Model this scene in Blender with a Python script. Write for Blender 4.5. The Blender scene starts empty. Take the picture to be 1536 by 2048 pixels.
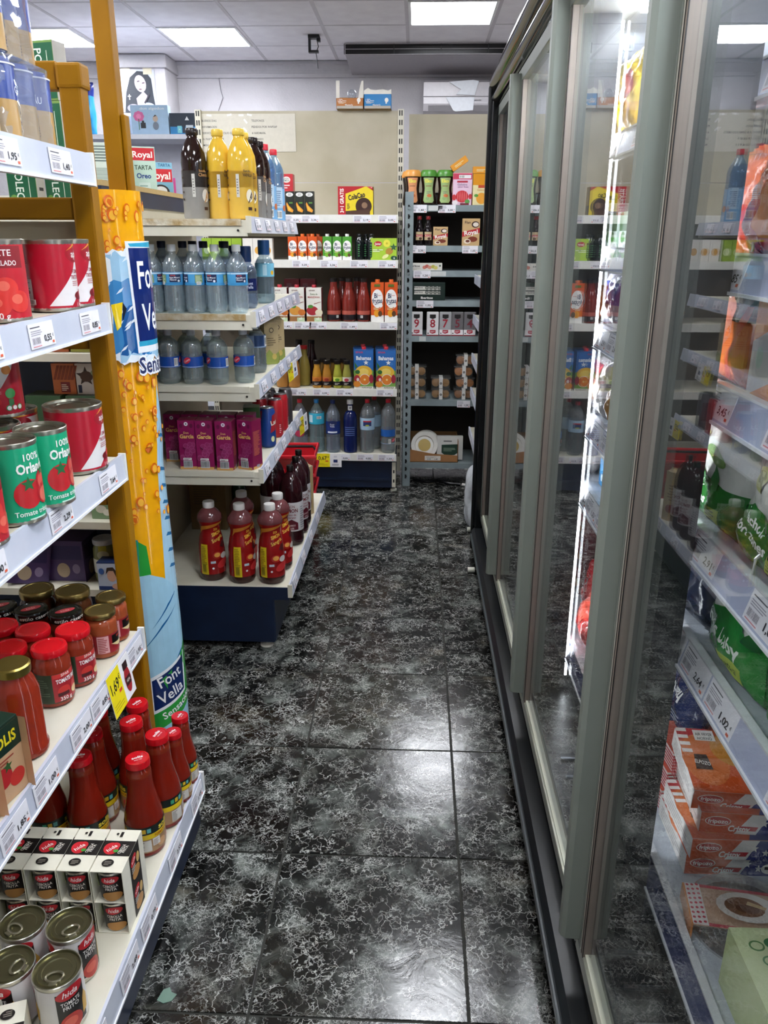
import bpy, bmesh, math, random
from mathutils import Vector, Matrix
random.seed(11)
sc = bpy.context.scene
col = sc.collection
PI = math.pi

# ---------------------------------------------------------------- camera
cam_d = bpy.data.cameras.new('camera')
cam = bpy.data.objects.new('camera', cam_d)
col.objects.link(cam)
cam_d.sensor_fit = 'VERTICAL'
cam_d.sensor_height = 36.0
cam_d.lens = 1585.0 / 2048.0 * 36.0
cam_d.clip_start = 0.02
yv = Vector((67.0, 549.0, -1585.0)).normalized()          # the aisle direction seen from the camera
up = Vector((math.sin(.016), math.cos(.016), 0))            # the phone was held slightly rolled
zv = (up - yv * up.dot(yv)).normalized()
xv = yv.cross(zv)
cam.matrix_world = Matrix.Translation((0, 0, 1.5)) @ Matrix((xv, yv, zv)).to_4x4()
sc.camera = cam

# ---------------------------------------------------------------- world, exposure
w = bpy.data.worlds.new('shop_air')
sc.world = w
w.use_nodes = True
w.node_tree.nodes['Background'].inputs[0].default_value = (0.75, 0.8, 0.9, 1)
w.node_tree.nodes['Background'].inputs[1].default_value = 0.15
vs = sc.view_settings
vs.view_transform = 'Standard'
vs.look = 'None'
vs.gamma = 1.0
vs.use_curve_mapping = False
vs.exposure = 1.55
PANEL_W = 13.0          # ceiling panel brightness
FREEZER_W = 27.0         # mullion LED strips and the added top strips inside the freezer
try:
    sc.cycles.use_denoising = True
    sc.cycles.use_adaptive_sampling = True
    sc.cycles.adaptive_threshold = 0.045
    sc.cycles.max_bounces = 8
    sc.cycles.diffuse_bounces = 4
    sc.cycles.glossy_bounces = 4
    sc.cycles.transmission_bounces = 6
    sc.cycles.transparent_max_bounces = 20
    sc.cycles.sample_clamp_indirect = 6.0
    sc.cycles.caustics_reflective = False
    sc.cycles.caustics_refractive = False
except Exception:
    pass

# ---------------------------------------------------------------- materials
def lin(h):
    h = h.lstrip('#')
    o = []
    for i in (0, 2, 4):
        c = int(h[i:i + 2], 16) / 255.0
        o.append(c / 12.92 if c <= 0.04045 else ((c + 0.055) / 1.055) ** 2.4)
    return (o[0], o[1], o[2], 1.0)

MATS = {}

def nodes_of(name):
    m = bpy.data.materials.new(name)
    m.use_nodes = True
    nt = m.node_tree
    return m, nt, nt.nodes['Principled BSDF'], nt.nodes['Material Output']

def schlick(nt, f0=0.04, k=1.0):
    lw = nt.nodes.new('ShaderNodeLayerWeight')
    lw.inputs[0].default_value = 0.5
    p = nt.nodes.new('ShaderNodeMath'); p.operation = 'POWER'; p.inputs[1].default_value = 5.0
    nt.links.new(lw.outputs['Facing'], p.inputs[0])
    a = nt.nodes.new('ShaderNodeMath'); a.operation = 'MULTIPLY_ADD'
    a.inputs[1].default_value = (1 - f0) * k
    a.inputs[2].default_value = f0
    nt.links.new(p.outputs[0], a.inputs[0])
    return a.outputs[0]

def clear_mat(name, tint, rough=0.03, f0=0.045, dif=0.0, difcol=(0.8, 0.85, 0.9, 1)):
    m, nt, b, out = nodes_of(name)
    nt.nodes.remove(b)
    tr = nt.nodes.new('ShaderNodeBsdfTransparent'); tr.inputs[0].default_value = tint
    gl = nt.nodes.new('ShaderNodeBsdfGlossy'); gl.inputs['Roughness'].default_value = rough
    gl.inputs['Color'].default_value = (1, 1, 1, 1)
    mx = nt.nodes.new('ShaderNodeMixShader')
    nt.links.new(schlick(nt, f0), mx.inputs[0])
    src = tr.outputs[0]
    if dif > 0:
        df = nt.nodes.new('ShaderNodeBsdfDiffuse'); df.inputs[0].default_value = difcol
        m2 = nt.nodes.new('ShaderNodeMixShader'); m2.inputs[0].default_value = dif
        nt.links.new(tr.outputs[0], m2.inputs[1]); nt.links.new(df.outputs[0], m2.inputs[2])
        src = m2.outputs[0]
    nt.links.new(src, mx.inputs[1]); nt.links.new(gl.outputs[0], mx.inputs[2])
    nt.links.new(mx.outputs[0], out.inputs[0])
    return m

def M(key):
    """'#rrggbb' paper; '/g' glossy; '/s' satin plastic; '/m' metal; '/c' crinkled foil bag; '/t' clear tinted; '/e4' lamp"""
    if key in MATS:
        return MATS[key]
    hx, _, mode = key.partition('/')
    c = lin(hx)
    if mode.startswith('t'):
        a = [0.35 + 0.65 * x for x in c[:3]] if mode == 't' else [0.5 + 0.5 * x for x in c[:3]]
        m = clear_mat('clear_' + hx[1:], (a[0], a[1], a[2], 1), 0.04, 0.06, 0.13 if mode == 't' else 0.04,
                      (min(1, c[0] + .1), min(1, c[1] + .1), min(1, c[2] + .1), 1))
    else:
        m, nt, b, out = nodes_of('surface_' + hx[1:] + mode)
        if mode.startswith('e'):
            b.inputs['Base Color'].default_value = c
            b.inputs['Emission Color'].default_value = c
            b.inputs['Emission Strength'].default_value = float(mode[1:])
        else:
            tc = nt.nodes.new('ShaderNodeTexCoord')
            nz = nt.nodes.new('ShaderNodeTexNoise')
            nz.inputs['Scale'].default_value = 38.0 if mode != 'c' else 26.0
            nz.inputs['Detail'].default_value = 3.0
            nt.links.new(tc.outputs['Object'], nz.inputs['Vector'])
            mr = nt.nodes.new('ShaderNodeMapRange')
            mr.inputs[3].default_value = 0.9; mr.inputs[4].default_value = 1.07
            nt.links.new(nz.outputs[0], mr.inputs[0])
            mx = nt.nodes.new('ShaderNodeMix'); mx.data_type = 'RGBA'; mx.blend_type = 'MULTIPLY'
            mx.inputs[0].default_value = 1.0
            mx.inputs[6].default_value = c
            nt.links.new(mr.outputs[0], mx.inputs[7])
            nt.links.new(mx.outputs[2], b.inputs['Base Color'])
            b.inputs['Roughness'].default_value = {'': 0.5, 'g': 0.1, 's': 0.3, 'm': 0.28, 'c': 0.2, 'x': 0.85}[mode]
            if mode == 'm':
                b.inputs['Metallic'].default_value = 0.92
            if mode == 'c':
                bp = nt.nodes.new('ShaderNodeBump'); bp.inputs['Strength'].default_value = 0.7
                bp.inputs['Distance'].default_value = 0.006
                nt.links.new(nz.outputs[0], bp.inputs['Height'])
                nt.links.new(bp.outputs[0], b.inputs['Normal'])
    MATS[key] = m
    return m

# ---------------------------------------------------------------- printed artwork
TXT = {}

def text_shape(s, bold=0.0):
    k = (s, bold)
    if k in TXT:
        return TXT[k]
    cu = bpy.data.curves.new('lettering', 'FONT')
    cu.body = s
    cu.resolution_u = 2
    cu.offset = bold
    cu.fill_mode = 'FRONT'
    ob = bpy.data.objects.new('lettering', cu)
    me = bpy.data.meshes.new_from_object(ob)
    vs_ = [(v.co.x, v.co.y) for v in me.vertices]
    fs_ = [tuple(p.vertices) for p in me.polygons]
    bpy.data.objects.remove(ob); bpy.data.curves.remove(cu); bpy.data.meshes.remove(me)
    if vs_:
        x0 = min(v[0] for v in vs_); x1 = max(v[0] for v in vs_)
        cx = (x0 + x1) / 2
        vs_ = [(x - cx, y - 0.35) for x, y in vs_]
        wd = x1 - x0
    else:
        wd = 1
    TXT[k] = (vs_, fs_, wd)
    return TXT[k]

class Art:
    """flat print in metres: u across, v up; later items lie on top"""
    def __init__(s):
        s.e = []
    def p(s, pts, c):
        s.e.append((list(pts), [tuple(range(len(pts)))], c)); return s
    def r(s, x0, y0, x1, y1, c):
        return s.p([(x0, y0), (x1, y0), (x1, y1), (x0, y1)], c)
    def e_(s, cx, cy, rx, ry, c, n=18, rot=0):
        cr, sr = math.cos(rot), math.sin(rot)
        q = [(rx * math.cos(2 * PI * i / n), ry * math.sin(2 * PI * i / n)) for i in range(n)]
        return s.p([(cx + x * cr - y * sr, cy + x * sr + y * cr) for x, y in q], c)
    def star(s, cx, cy, r, c, rot=0):
        return s.p([(cx + (r if i % 2 == 0 else r * .42) * math.sin(rot + PI * i / 5), cy + (r if i % 2 == 0 else r * .42) * math.cos(rot + PI * i / 5)) for i in range(10)], c)
    def t(s, txt, cx, cy, h, c, w=None, rot=0, b=0.012, sh=0):
        vs_, fs_, wd = text_shape(txt, b)
        k = h / 0.7
        kx = k if w is None else min(k * 1.6, w / wd)
        cr, sr = math.cos(rot), math.sin(rot)
        o = []
        for x, y in vs_:
            x = x * kx + y * k * sh; y = y * k
            o.append((cx + x * cr - y * sr, cy + x * sr + y * cr))
        s.e.append((o, fs_, c)); return s
    def lines(s, x0, y0, x1, y1, n, c, seed=1):
        rn = random.Random(seed)
        st = (y1 - y0) / n
        vv, ff = [], []
        for i in range(n):
            e = x0 + (x1 - x0) * rn.uniform(.6, 1)
            a = y0 + st * i
            k = len(vv)
            vv += [(x0, a), (e, a), (e, a + st * .45), (x0, a + st * .45)]; ff.append((k, k + 1, k + 2, k + 3))
        s.e.append((vv, ff, c)); return s
    def bars(s, x0, y0, x1, y1, n=12, c='#202020', bg='#f4f4f0'):
        s.r(x0, y0, x1, y1, bg)
        rn = random.Random(n)
        vv, ff = [], []
        st = (x1 - x0) / (n + 1)
        for i in range(n):
            a = x0 + st * (i + .6); k = len(vv)
            wd = st * rn.uniform(.3, .65)
            h0 = y0 + (y1 - y0) * .12; h1 = y0 + (y1 - y0) * .9
            vv += [(a, h0), (a + wd, h0), (a + wd, h1), (a, h1)]; ff.append((k, k + 1, k + 2, k + 3))
        s.e.append((vv, ff, c)); return s

def bisected(vv, ff, du, dv):
    bm = bmesh.new()
    bv = [bm.verts.new((x, y, 0)) for x, y in vv]
    for f in ff:
        try:
            bm.faces.new([bv[i] for i in f])
        except ValueError:
            pass
    for ax, d in ((0, du), (1, dv)):
        if not d:
            continue
        lo = min(v[ax] for v in vv); hi = max(v[ax] for v in vv)
        k = math.floor(lo / d) + 1
        while k * d < hi - 1e-6:
            co = [0, 0, 0]; no = [0, 0, 0]; co[ax] = k * d; no[ax] = 1
            bmesh.ops.bisect_plane(bm, geom=bm.verts[:] + bm.edges[:] + bm.faces[:], plane_co=co, plane_no=no, dist=1e-7)
            k += 1
    bm.verts.index_update()
    v2 = [(v.co.x, v.co.y) for v in bm.verts]
    f2 = [tuple(v.index for v in f.verts) for f in bm.faces]
    bm.free()
    return v2, f2

def prof_r(prof):
    def f(z):
        for (r0, z0), (r1, z1) in zip(prof, prof[1:]):
            if min(z0, z1) <= z <= max(z0, z1) and z1 != z0:
                return r0 + (r1 - r0) * (z - z0) / (z1 - z0)
        return prof[0][0] if z < prof[0][1] else prof[-1][0]
    return f

def wrap(rf, a0=0.0, ref=None, sy=1.0, c0=(0, 0)):
    """around a vertical body; a0 = 0 faces -Y"""
    if not callable(rf):
        R = rf; rf = lambda z: R
    R0 = ref or rf(0.05)
    def f(x, y, o):
        a = a0 + x / R0
        r = rf(y) + o
        return (c0[0] + r * math.sin(a), c0[1] - r * math.cos(a) * sy, y)
    f.du = R0 * 0.17; f.dv = 0
    return f

def flat(o, u, v):
    o = Vector(o); u = Vector(u).normalized(); v = Vector(v).normalized(); n = u.cross(v)
    def f(x, y, k):
        return tuple(o + u * x + v * y + n * k)
    f.du = 0; f.dv = 0
    return f

# ---------------------------------------------------------------- mesh builder
class MB:
    def __init__(s):
        s.v = []; s.f = []; s.m = []; s.mats = []
    def mi(s, c):
        if c not in s.mats:
            s.mats.append(c)
        return s.mats.index(c)
    def add(s, vv, ff, c):
        k = len(s.v)
        s.v += [tuple(p) for p in vv]
        i = s.mi(c)
        for f in ff:
            s.f.append(tuple(a + k for a in f)); s.m.append(i)
        return s
    def box(s, x0, x1, y0, y1, z0, z1, c, b=0.0):
        if b > 0:
            bm = bmesh.new()
            bmesh.ops.create_cube(bm, size=1)
            for v in bm.verts:
                v.co = ((x0 + x1) / 2 + v.co.x * (x1 - x0), (y0 + y1) / 2 + v.co.y * (y1 - y0), (z0 + z1) / 2 + v.co.z * (z1 - z0))
            bmesh.ops.bevel(bm, geom=bm.edges[:], offset=b, segments=2, profile=.6, affect='EDGES')
            bm.verts.index_update()
            s.add([v.co[:] for v in bm.verts], [[v.index for v in f.verts] for f in bm.faces], c)
            bm.free()
            return s
        vv = [(x0, y0, z0), (x1, y0, z0), (x1, y1, z0), (x0, y1, z0), (x0, y0, z1), (x1, y0, z1), (x1, y1, z1), (x0, y1, z1)]
        return s.add(vv, [(0, 3, 2, 1), (4, 5, 6, 7), (0, 1, 5, 4), (1, 2, 6, 5), (2, 3, 7, 6), (3, 0, 4, 7)], c)
    def lathe(s, prof, c, n=24, c0=(0, 0), sy=1.0, caps=True, sq=0.0):
        """prof (r, z) or (r, z, colour) from the bottom up; sq squares the section off"""
        def pt(r, i):
            a = 2 * PI * i / n
            k = 1.0
            if sq:
                k = 1.0 / max(abs(math.cos(a)), abs(math.sin(a)))
                k = 1 + (min(k, 1 + sq) - 1)
            return (c0[0] + r * k * math.sin(a), c0[1] - r * k * math.cos(a) * sy)
        k0 = len(s.v)
        for p in prof:
            for i in range(n):
                x, y = pt(p[0], i)
                s.v.append((x, y, p[1]))
        cc = c
        for j in range(len(prof) - 1):
            if len(prof[j]) > 2:
                cc = prof[j][2]
            mi = s.mi(cc)
            for i in range(n):
                a = k0 + j * n + i; b = k0 + j * n + (i + 1) % n
                s.f.append((a, b, b + n, a + n)); s.m.append(mi)
        if caps:
            mi = s.mi(prof[0][2] if len(prof[0]) > 2 else c)
            if prof[0][0] > 1e-5:
                s.f.append(tuple(k0 + i for i in reversed(range(n)))); s.m.append(mi)
            mi = s.mi(cc)
            e = k0 + (len(prof) - 1) * n
            if prof[-1][0] > 1e-5:
                s.f.append(tuple(e + i for i in range(n))); s.m.append(mi)
        return s
    def tube(s, pts, r, c, n=8, closed=False):
        P = [Vector(p) for p in pts]
        k0 = len(s.v)
        up = Vector((0.31, 0.17, 0.93)).normalized()
        L = len(P)
        for i, p in enumerate(P):
            a = P[i - 1] if (i > 0 or closed) else p
            b = P[(i + 1) % L] if (i < L - 1 or closed) else p
            d = (b - a).normalized()
            e1 = d.cross(up).normalized(); e2 = e1.cross(d)
            for j in range(n):
                t = 2 * PI * j / n
                s.v.append(tuple(p + (e1 * math.cos(t) + e2 * math.sin(t)) * r))
        mi = s.mi(c)
        for i in range(L if closed else L - 1):
            for j in range(n):
                a = k0 + i * n + j; b = k0 + i * n + (j + 1) % n
                a2 = k0 + ((i + 1) % L) * n + j; b2 = k0 + ((i + 1) % L) * n + (j + 1) % n
                s.f.append((a, a2, b2, b)); s.m.append(mi)
        if not closed:
            s.f.append(tuple(k0 + j for j in range(n))); s.m.append(mi)
            s.f.append(tuple(k0 + (L - 1) * n + j for j in reversed(range(n)))); s.m.append(mi)
        return s
    def prism(s, poly, z0, z1, c, axis='z'):
        """polygon extruded along an axis: 'z' (x, y), 'y' (x, z), 'x' (y, z)"""
        n = len(poly)
        def q(p, h):
            return (p[0], p[1], h) if axis == 'z' else ((p[0], h, p[1]) if axis == 'y' else (h, p[0], p[1]))
        vv = [q(p, z0) for p in poly] + [q(p, z1) for p in poly]
        ff = [tuple(range(n))[::-1], tuple(range(n, 2 * n))] + [(i, (i + 1) % n, n + (i + 1) % n, n + i) for i in range(n)]
        return s.add(vv, ff, c)
    def art(s, a, mp, lift=0.0004, step=0.00016):
        for i, (vv, ff, c) in enumerate(a.e):
            if mp.du or mp.dv:
                vv, ff = bisected(vv, ff, mp.du, mp.dv)
            o = lift + step * i
            s.add([mp(x, y, o) for x, y in vv], ff, c)
        return s
    def mesh(s, name, smooth=True, org=(0, 0, 0), ang=40):
        me = bpy.data.meshes.new(name)
        ox, oy, oz = org
        me.from_pydata([(x - ox, y - oy, z - oz) for x, y, z in s.v], [], s.f)
        for c in s.mats:
            me.materials.append(c if isinstance(c, bpy.types.Material) else M(c))
        me.polygons.foreach_set('material_index', s.m)
        if smooth:
            me.polygons.foreach_set('use_smooth', [True] * len(me.polygons))
            me.update()
            me.set_sharp_from_angle(angle=math.radians(ang))
        me.update()
        return me

def flip_fix(me):
    bm = bmesh.new(); bm.from_mesh(me)
    bmesh.ops.recalc_face_normals(bm, faces=bm.faces[:])
    bm.to_mesh(me); bm.free()
    return me

# ---------------------------------------------------------------- things
def obj(name, me, parent=None, loc=(0, 0, 0), rot=(0, 0, 0), label=None):
    o = bpy.data.objects.new(name, me)
    col.objects.link(o)
    if parent is not None:
        o.parent = parent
    o.location = loc
    o.rotation_euler = rot
    if label:
        o['label'] = label
    return o

def thing(name, label, cat, loc=(0, 0, 0), rz=0.0, group=None, kind=None, rot=None):
    o = obj(name, None, None, loc, rot or (0, 0, rz))
    o['label'] = label
    o['category'] = cat
    if group:
        o['group'] = group
    if kind:
        o['kind'] = kind
    return o

class Proto:
    """a kind of product: name, category and its parts (name, mesh, sub-parts, own label)"""
    def __init__(s, name, cat):
        s.name = name; s.cat = cat; s.parts = []
    def part(s, name, mb, label=None, subs=()):
        s.parts.append((name, mb.mesh(name) if isinstance(mb, MB) else mb, label, subs))
        return s

LEVELS = [((.178, .165), (.60, .585), (1.04, 1.027), (1.37, 1.36), (1.66, 1.654)),                     # near gondola
          ((.27, .258), (.715, .706), (1.02, 1.01), (1.265, 1.253), (1.56, 1.552)),                    # middle gondola
          ((.246, .244), (.646, .644), (1.036, 1.034), (1.38, 1.377), (1.62, 1.617)),                  # back gondola
          ((.30, .345), (.81, .84), (1.03, 1.035), (1.26, 1.275), (1.46, 1.47), (1.72, 1.73))]        # freezer

def settle(x, y, z):
    """nudge a product onto its shelf after the shelves were levelled"""
    if x > .45 and y < 3.6: lv = LEVELS[3]
    elif x < -.4 and y < 1.73: lv = LEVELS[0]
    elif -1.03 < x < -.4 and 2.7 < y < 3.9: lv = LEVELS[1]
    elif x < -.12 and 4.6 < y < 5.1: lv = LEVELS[2]
    else: lv = ()
    dz = 0.0
    for a, b in lv:
        if z >= a - .004: dz = b - a
    return x + .016 * (1.5 - z), y, z + dz

def put(p, x, y, z, rz=0.0, label='', group=None, rx=0.0, ry=0.0):
    x, y, z = settle(x, y, z)
    o = thing(p.name, label, p.cat, (x, y, z), 0, group, rot=(math.radians(rx), math.radians(ry), math.radians(rz)))
    for nm, me, lb, subs in p.parts:
        c = obj(nm, me, o, label=lb)
        for sn, sm, sl in subs:
            obj(sn, sm, c, label=sl)
    return o

ORD = ['first', 'second', 'third', 'fourth', 'fifth', 'sixth', 'seventh', 'eighth', 'ninth', 'tenth']

def struct(name, me, label=None, loc=(0, 0, 0), cat=None):
    o = obj(name, me, None, loc)
    o['kind'] = 'structure'
    if label:
        o['label'] = label
    if cat:
        o['category'] = cat
    return o
# ================================================================ the room
def noise_mat(name, c1, c2, scale=6.0, rough=0.6, bump=0.0, bscale=60.0, detail=5.0, coord='Object'):
    m, nt, b, out = nodes_of(name)
    tc = nt.nodes.new('ShaderNodeTexCoord')
    nz = nt.nodes.new('ShaderNodeTexNoise'); nz.inputs['Scale'].default_value = scale; nz.inputs['Detail'].default_value = detail
    nt.links.new(tc.outputs[coord], nz.inputs['Vector'])
    rp = nt.nodes.new('ShaderNodeValToRGB')
    rp.color_ramp.elements[0].position = 0.35; rp.color_ramp.elements[0].color = lin(c1)
    rp.color_ramp.elements[1].position = 0.68; rp.color_ramp.elements[1].color = lin(c2)
    nt.links.new(nz.outputs[0], rp.inputs[0]); nt.links.new(rp.outputs[0], b.inputs['Base Color'])
    b.inputs['Roughness'].default_value = rough
    if bump:
        n2 = nt.nodes.new('ShaderNodeTexNoise'); n2.inputs['Scale'].default_value = bscale; n2.inputs['Detail'].default_value = 4
        nt.links.new(tc.outputs[coord], n2.inputs['Vector'])
        bp = nt.nodes.new('ShaderNodeBump'); bp.inputs['Strength'].default_value = bump; bp.inputs['Distance'].default_value = 0.01
        nt.links.new(n2.outputs[0], bp.inputs['Height']); nt.links.new(bp.outputs[0], b.inputs['Normal'])
    return m

def marble():
    m, nt, b, out = nodes_of('black_marble_tile')
    N = nt.nodes.new; L = nt.links.new
    tc = N('ShaderNodeTexCoord'); oi = N('ShaderNodeObjectInfo')
    sc_ = N('ShaderNodeVectorMath'); sc_.operation = 'SCALE'; sc_.inputs['Scale'].default_value = 37.0
    cb = N('ShaderNodeCombineXYZ'); L(oi.outputs['Random'], cb.inputs[0]); L(oi.outputs['Random'], cb.inputs[1])
    L(cb.outputs[0], sc_.inputs[0])
    ad = N('ShaderNodeVectorMath'); ad.operation = 'ADD'
    L(tc.outputs['Object'], ad.inputs[0]); L(sc_.outputs[0], ad.inputs[1])
    P = ad.outputs[0]
    # cloudy ground
    n1 = N('ShaderNodeTexNoise'); n1.inputs['Scale'].default_value = 9; n1.inputs['Detail'].default_value = 7; n1.inputs['Roughness'].default_value = .66
    n1.inputs['Distortion'].default_value = .7
    L(P, n1.inputs['Vector'])
    r1 = N('ShaderNodeValToRGB')
    el = r1.color_ramp.elements
    el[0].position = .42; el[0].color = lin('#0d0d0c')
    el[1].position = .74; el[1].color = lin('#80857f')
    e = el.new(.51); e.color = lin('#222321')
    e = el.new(.61); e.color = lin('#505450')
    L(n1.outputs[0], r1.inputs[0])
    n2 = N('ShaderNodeTexNoise'); n2.inputs['Scale'].default_value = 5; n2.inputs['Detail'].default_value = 4
    L(P, n2.inputs['Vector'])
    br = N('ShaderNodeMix'); br.data_type = 'RGBA'; br.blend_type = 'MULTIPLY'
    mr = N('ShaderNodeMapRange'); mr.inputs[1].default_value = .5; mr.inputs[2].default_value = .68; L(n2.outputs[0], mr.inputs[0])
    L(mr.outputs[0], br.inputs[0]); L(r1.outputs[0], br.inputs[6]); br.inputs[7].default_value = lin('#c8b09a')
    # vein webs
    def web(scale, dist, width, mscale, lo, hi):
        acc = P
        for sc2, am in ((scale * .9, dist), (scale * 3.2, dist * .38)):
            nd = N('ShaderNodeTexNoise'); nd.inputs['Scale'].default_value = sc2; nd.inputs['Detail'].default_value = 3
            L(P, nd.inputs['Vector'])
            sb = N('ShaderNodeVectorMath'); sb.operation = 'SUBTRACT'; L(nd.outputs['Color'], sb.inputs[0]); sb.inputs[1].default_value = (.5, .5, .5)
            s2 = N('ShaderNodeVectorMath'); s2.operation = 'SCALE'; s2.inputs['Scale'].default_value = am; L(sb.outputs[0], s2.inputs[0])
            a2 = N('ShaderNodeVectorMath'); a2.operation = 'ADD'; L(acc, a2.inputs[0]); L(s2.outputs[0], a2.inputs[1])
            acc = a2.outputs[0]
        vo = N('ShaderNodeTexVoronoi'); vo.feature = 'DISTANCE_TO_EDGE'; vo.inputs['Scale'].default_value = scale; L(acc, vo.inputs['Vector'])
        q = N('ShaderNodeMapRange'); q.inputs[1].default_value = 0.0; q.inputs[2].default_value = width; q.inputs[3].default_value = 1; q.inputs[4].default_value = 0
        L(vo.outputs['Distance'], q.inputs[0])
        pw = N('ShaderNodeMath'); pw.operation = 'POWER'; pw.inputs[1].default_value = 1.15; L(q.outputs[0], pw.inputs[0])
        nm = N('ShaderNodeTexNoise'); nm.inputs['Scale'].default_value = mscale; nm.inputs['Detail'].default_value = 4; L(P, nm.inputs['Vector'])
        k = N('ShaderNodeMapRange'); k.inputs[1].default_value = lo; k.inputs[2].default_value = hi; L(nm.outputs[0], k.inputs[0])
        mu = N('ShaderNodeMath'); mu.operation = 'MULTIPLY'; L(pw.outputs[0], mu.inputs[0]); L(k.outputs[0], mu.inputs[1])
        return mu.outputs[0]
    w1 = web(15, .15, .034, 16, .40, .60); w2 = web(27, .10, .046, 12, .44, .62); w3 = web(44, .06, .05, 9, .50, .66)
    m1 = N('ShaderNodeMath'); m1.operation = 'MAXIMUM'; L(w1, m1.inputs[0]); L(w2, m1.inputs[1])
    mx = N('ShaderNodeMath'); mx.operation = 'MAXIMUM'; L(m1.outputs[0], mx.inputs[0]); L(w3, mx.inputs[1])
    fin = N('ShaderNodeMix'); fin.data_type = 'RGBA'; L(mx.outputs[0], fin.inputs[0])
    L(br.outputs[2], fin.inputs[6]); fin.inputs[7].default_value = lin('#b8b9b4')
    L(fin.outputs[2], b.inputs['Base Color'])
    b.inputs['Specular IOR Level'].default_value = .38
    rr = N('ShaderNodeMapRange'); rr.inputs[3].default_value = .10; rr.inputs[4].default_value = .22; L(n2.outputs[0], rr.inputs[0]); L(rr.outputs[0], b.inputs['Roughness'])
    bp = N('ShaderNodeBump'); bp.inputs['Strength'].default_value = .25; bp.inputs['Distance'].default_value = .004
    L(n1.outputs[0], bp.inputs['Height']); L(bp.outputs[0], b.inputs['Normal'])
    return m

MARBLE = marble()
PLASTER = noise_mat('white_plaster', '#b2afb2', '#c0bdc0', 3.0, .75, .35, 70)
CEILT = noise_mat('mineral_fibre_tile', '#ece8ec', '#f4f1f4', 9.0, .8, .25, 220)
CREAM = noise_mat('cream_enamel', '#cfcab6', '#dad6c6', 7.0, .4)
CREAMD = noise_mat('cream_panel_scuffed', '#aca48c', '#bcb5a0', 3.5, .5)
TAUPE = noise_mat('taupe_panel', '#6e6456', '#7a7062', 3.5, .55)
NAVY = noise_mat('navy_enamel', '#0b1830', '#11213c', 9.0, .42)
YELLOW = noise_mat('yellow_enamel', '#8c5e00', '#9a6a00', 7.0, .5)
YELLOW.node_tree.nodes['Principled BSDF'].inputs['Specular IOR Level'].default_value = .22
STEEL = noise_mat('grey_green_steel', '#7f8b8e', '#93a0a2', 9.0, .45)
ALU = noise_mat('grey_green_profile', '#747a72', '#80867d', 3.0, .38)
BRIGHT = noise_mat('bright_aluminium', '#b5b8a8', '#cfd1c4', 5.0, .28)
BRIGHT.node_tree.nodes['Principled BSDF'].inputs['Metallic'].default_value = .7
BLACK = noise_mat('black_lacquer', '#08090b', '#0e1013', 5.0, .16)
RAILM = noise_mat('price_rail_plastic', '#c2c7d6', '#d0d4e0', 8.0, .25)

TS = .45
X0, Y0 = .13, 1.18
mb = MB()
mb.box(-4.6, 1.5, -3.3, 7.5, -.06, -.0025, '#2a2a25/x')
FLOOR = struct('floor', mb.mesh('floor', False))
t = MB(); t.box(-TS / 2 + .0030, TS / 2 - .0030, -TS / 2 + .0030, TS / 2 - .0030, -.0025, 0, MARBLE, b=.0011)
tile_me = t.mesh('tile', False)
for i in range(-5, 2):
    for j in range(-4, 14):
        obj('tile', tile_me, FLOOR, (X0 + TS * (i + .5), Y0 + TS * (j + .5), 0))
mb = MB()
mb.box(-4.6, X0 - 5 * TS, -3.3, 7.5, -.0025, 0, MARBLE); mb.box(X0 + 2 * TS, 1.5, -3.3, 7.5, -.0025, 0, MARBLE)
mb.box(X0 - 5 * TS, X0 + 2 * TS, -3.3, Y0 - 4 * TS, -.0025, 0, MARBLE)
obj('floor_border', mb.mesh('floor_border', False), FLOOR)

CH = 2.86
CX, CY, CP, CQ = -.092, 7.35, .58, .60
mb = MB(); mb.box(-4.6, 1.5, -3.3, 7.5, CH + .03, CH + .1, '#b0aab0/x')
CEIL = struct('ceiling', mb.mesh('ceiling', False))
lamps = {(0, 2), (-3, 1), (-5, 1), (0, 6), (-3, 5), (-6, 5), (0, 10), (-3, 9), (-6, 9), (0, 14), (-3, 13), (-6, 13)}
t = MB(); t.box(-CP / 2 + .008, CP / 2 - .008, -CQ / 2 + .008, CQ / 2 - .008, CH, CH + .014, CEILT, b=.003)
ct = t.mesh('ceiling_tile', False)
for i in range(-7, 2):
    for j in range(0, 17):
        if (i, j) not in lamps:
            obj('ceiling_tile', ct, CEIL, (CX + CP * (i + .5), CY - CQ * (j + .5), 0))
t = MB(); t.box(-.012, .012, -3.0, 7.35, CH - .002, CH + .03, '#c9c4c8'); bx_ = t.mesh('grid_bar', False)
for i in range(-7, 3):
    obj('grid_bar', bx_, CEIL, (CX + CP * i, 0, 0))
t = MB(); t.box(-4.12, 1.1, -.012, .012, CH - .001, CH + .03, '#c9c4c8'); by_ = t.mesh('grid_bar', False)
for j in range(0, 18):
    obj('grid_bar', by_, CEIL, (0, CY - CQ * j, 0))
place = {(0, 2): 'square white ceiling light panel above the air diffuser, nearest the freezer',
         (-3, 1): 'square white ceiling light panel between the yellow post and the wall crack',
         (-5, 1): 'square white ceiling light panel behind the stacked beer packs'}
lf = MB()
for a in ((-CP / 2 + .012, CP / 2 - .012, -CQ / 2 + .012, -CQ / 2 + .03), (-CP / 2 + .012, CP / 2 - .012, CQ / 2 - .03, CQ / 2 - .012),
          (-CP / 2 + .012, -CP / 2 + .03, -CQ / 2 + .03, CQ / 2 - .03), (CP / 2 - .03, CP / 2 - .012, -CQ / 2 + .03, CQ / 2 - .03)):
    lf.box(a[0], a[1], a[2], a[3], -.008, .01, '#e8e8e8/s')
lfm = lf.mesh('frame', False)
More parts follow.
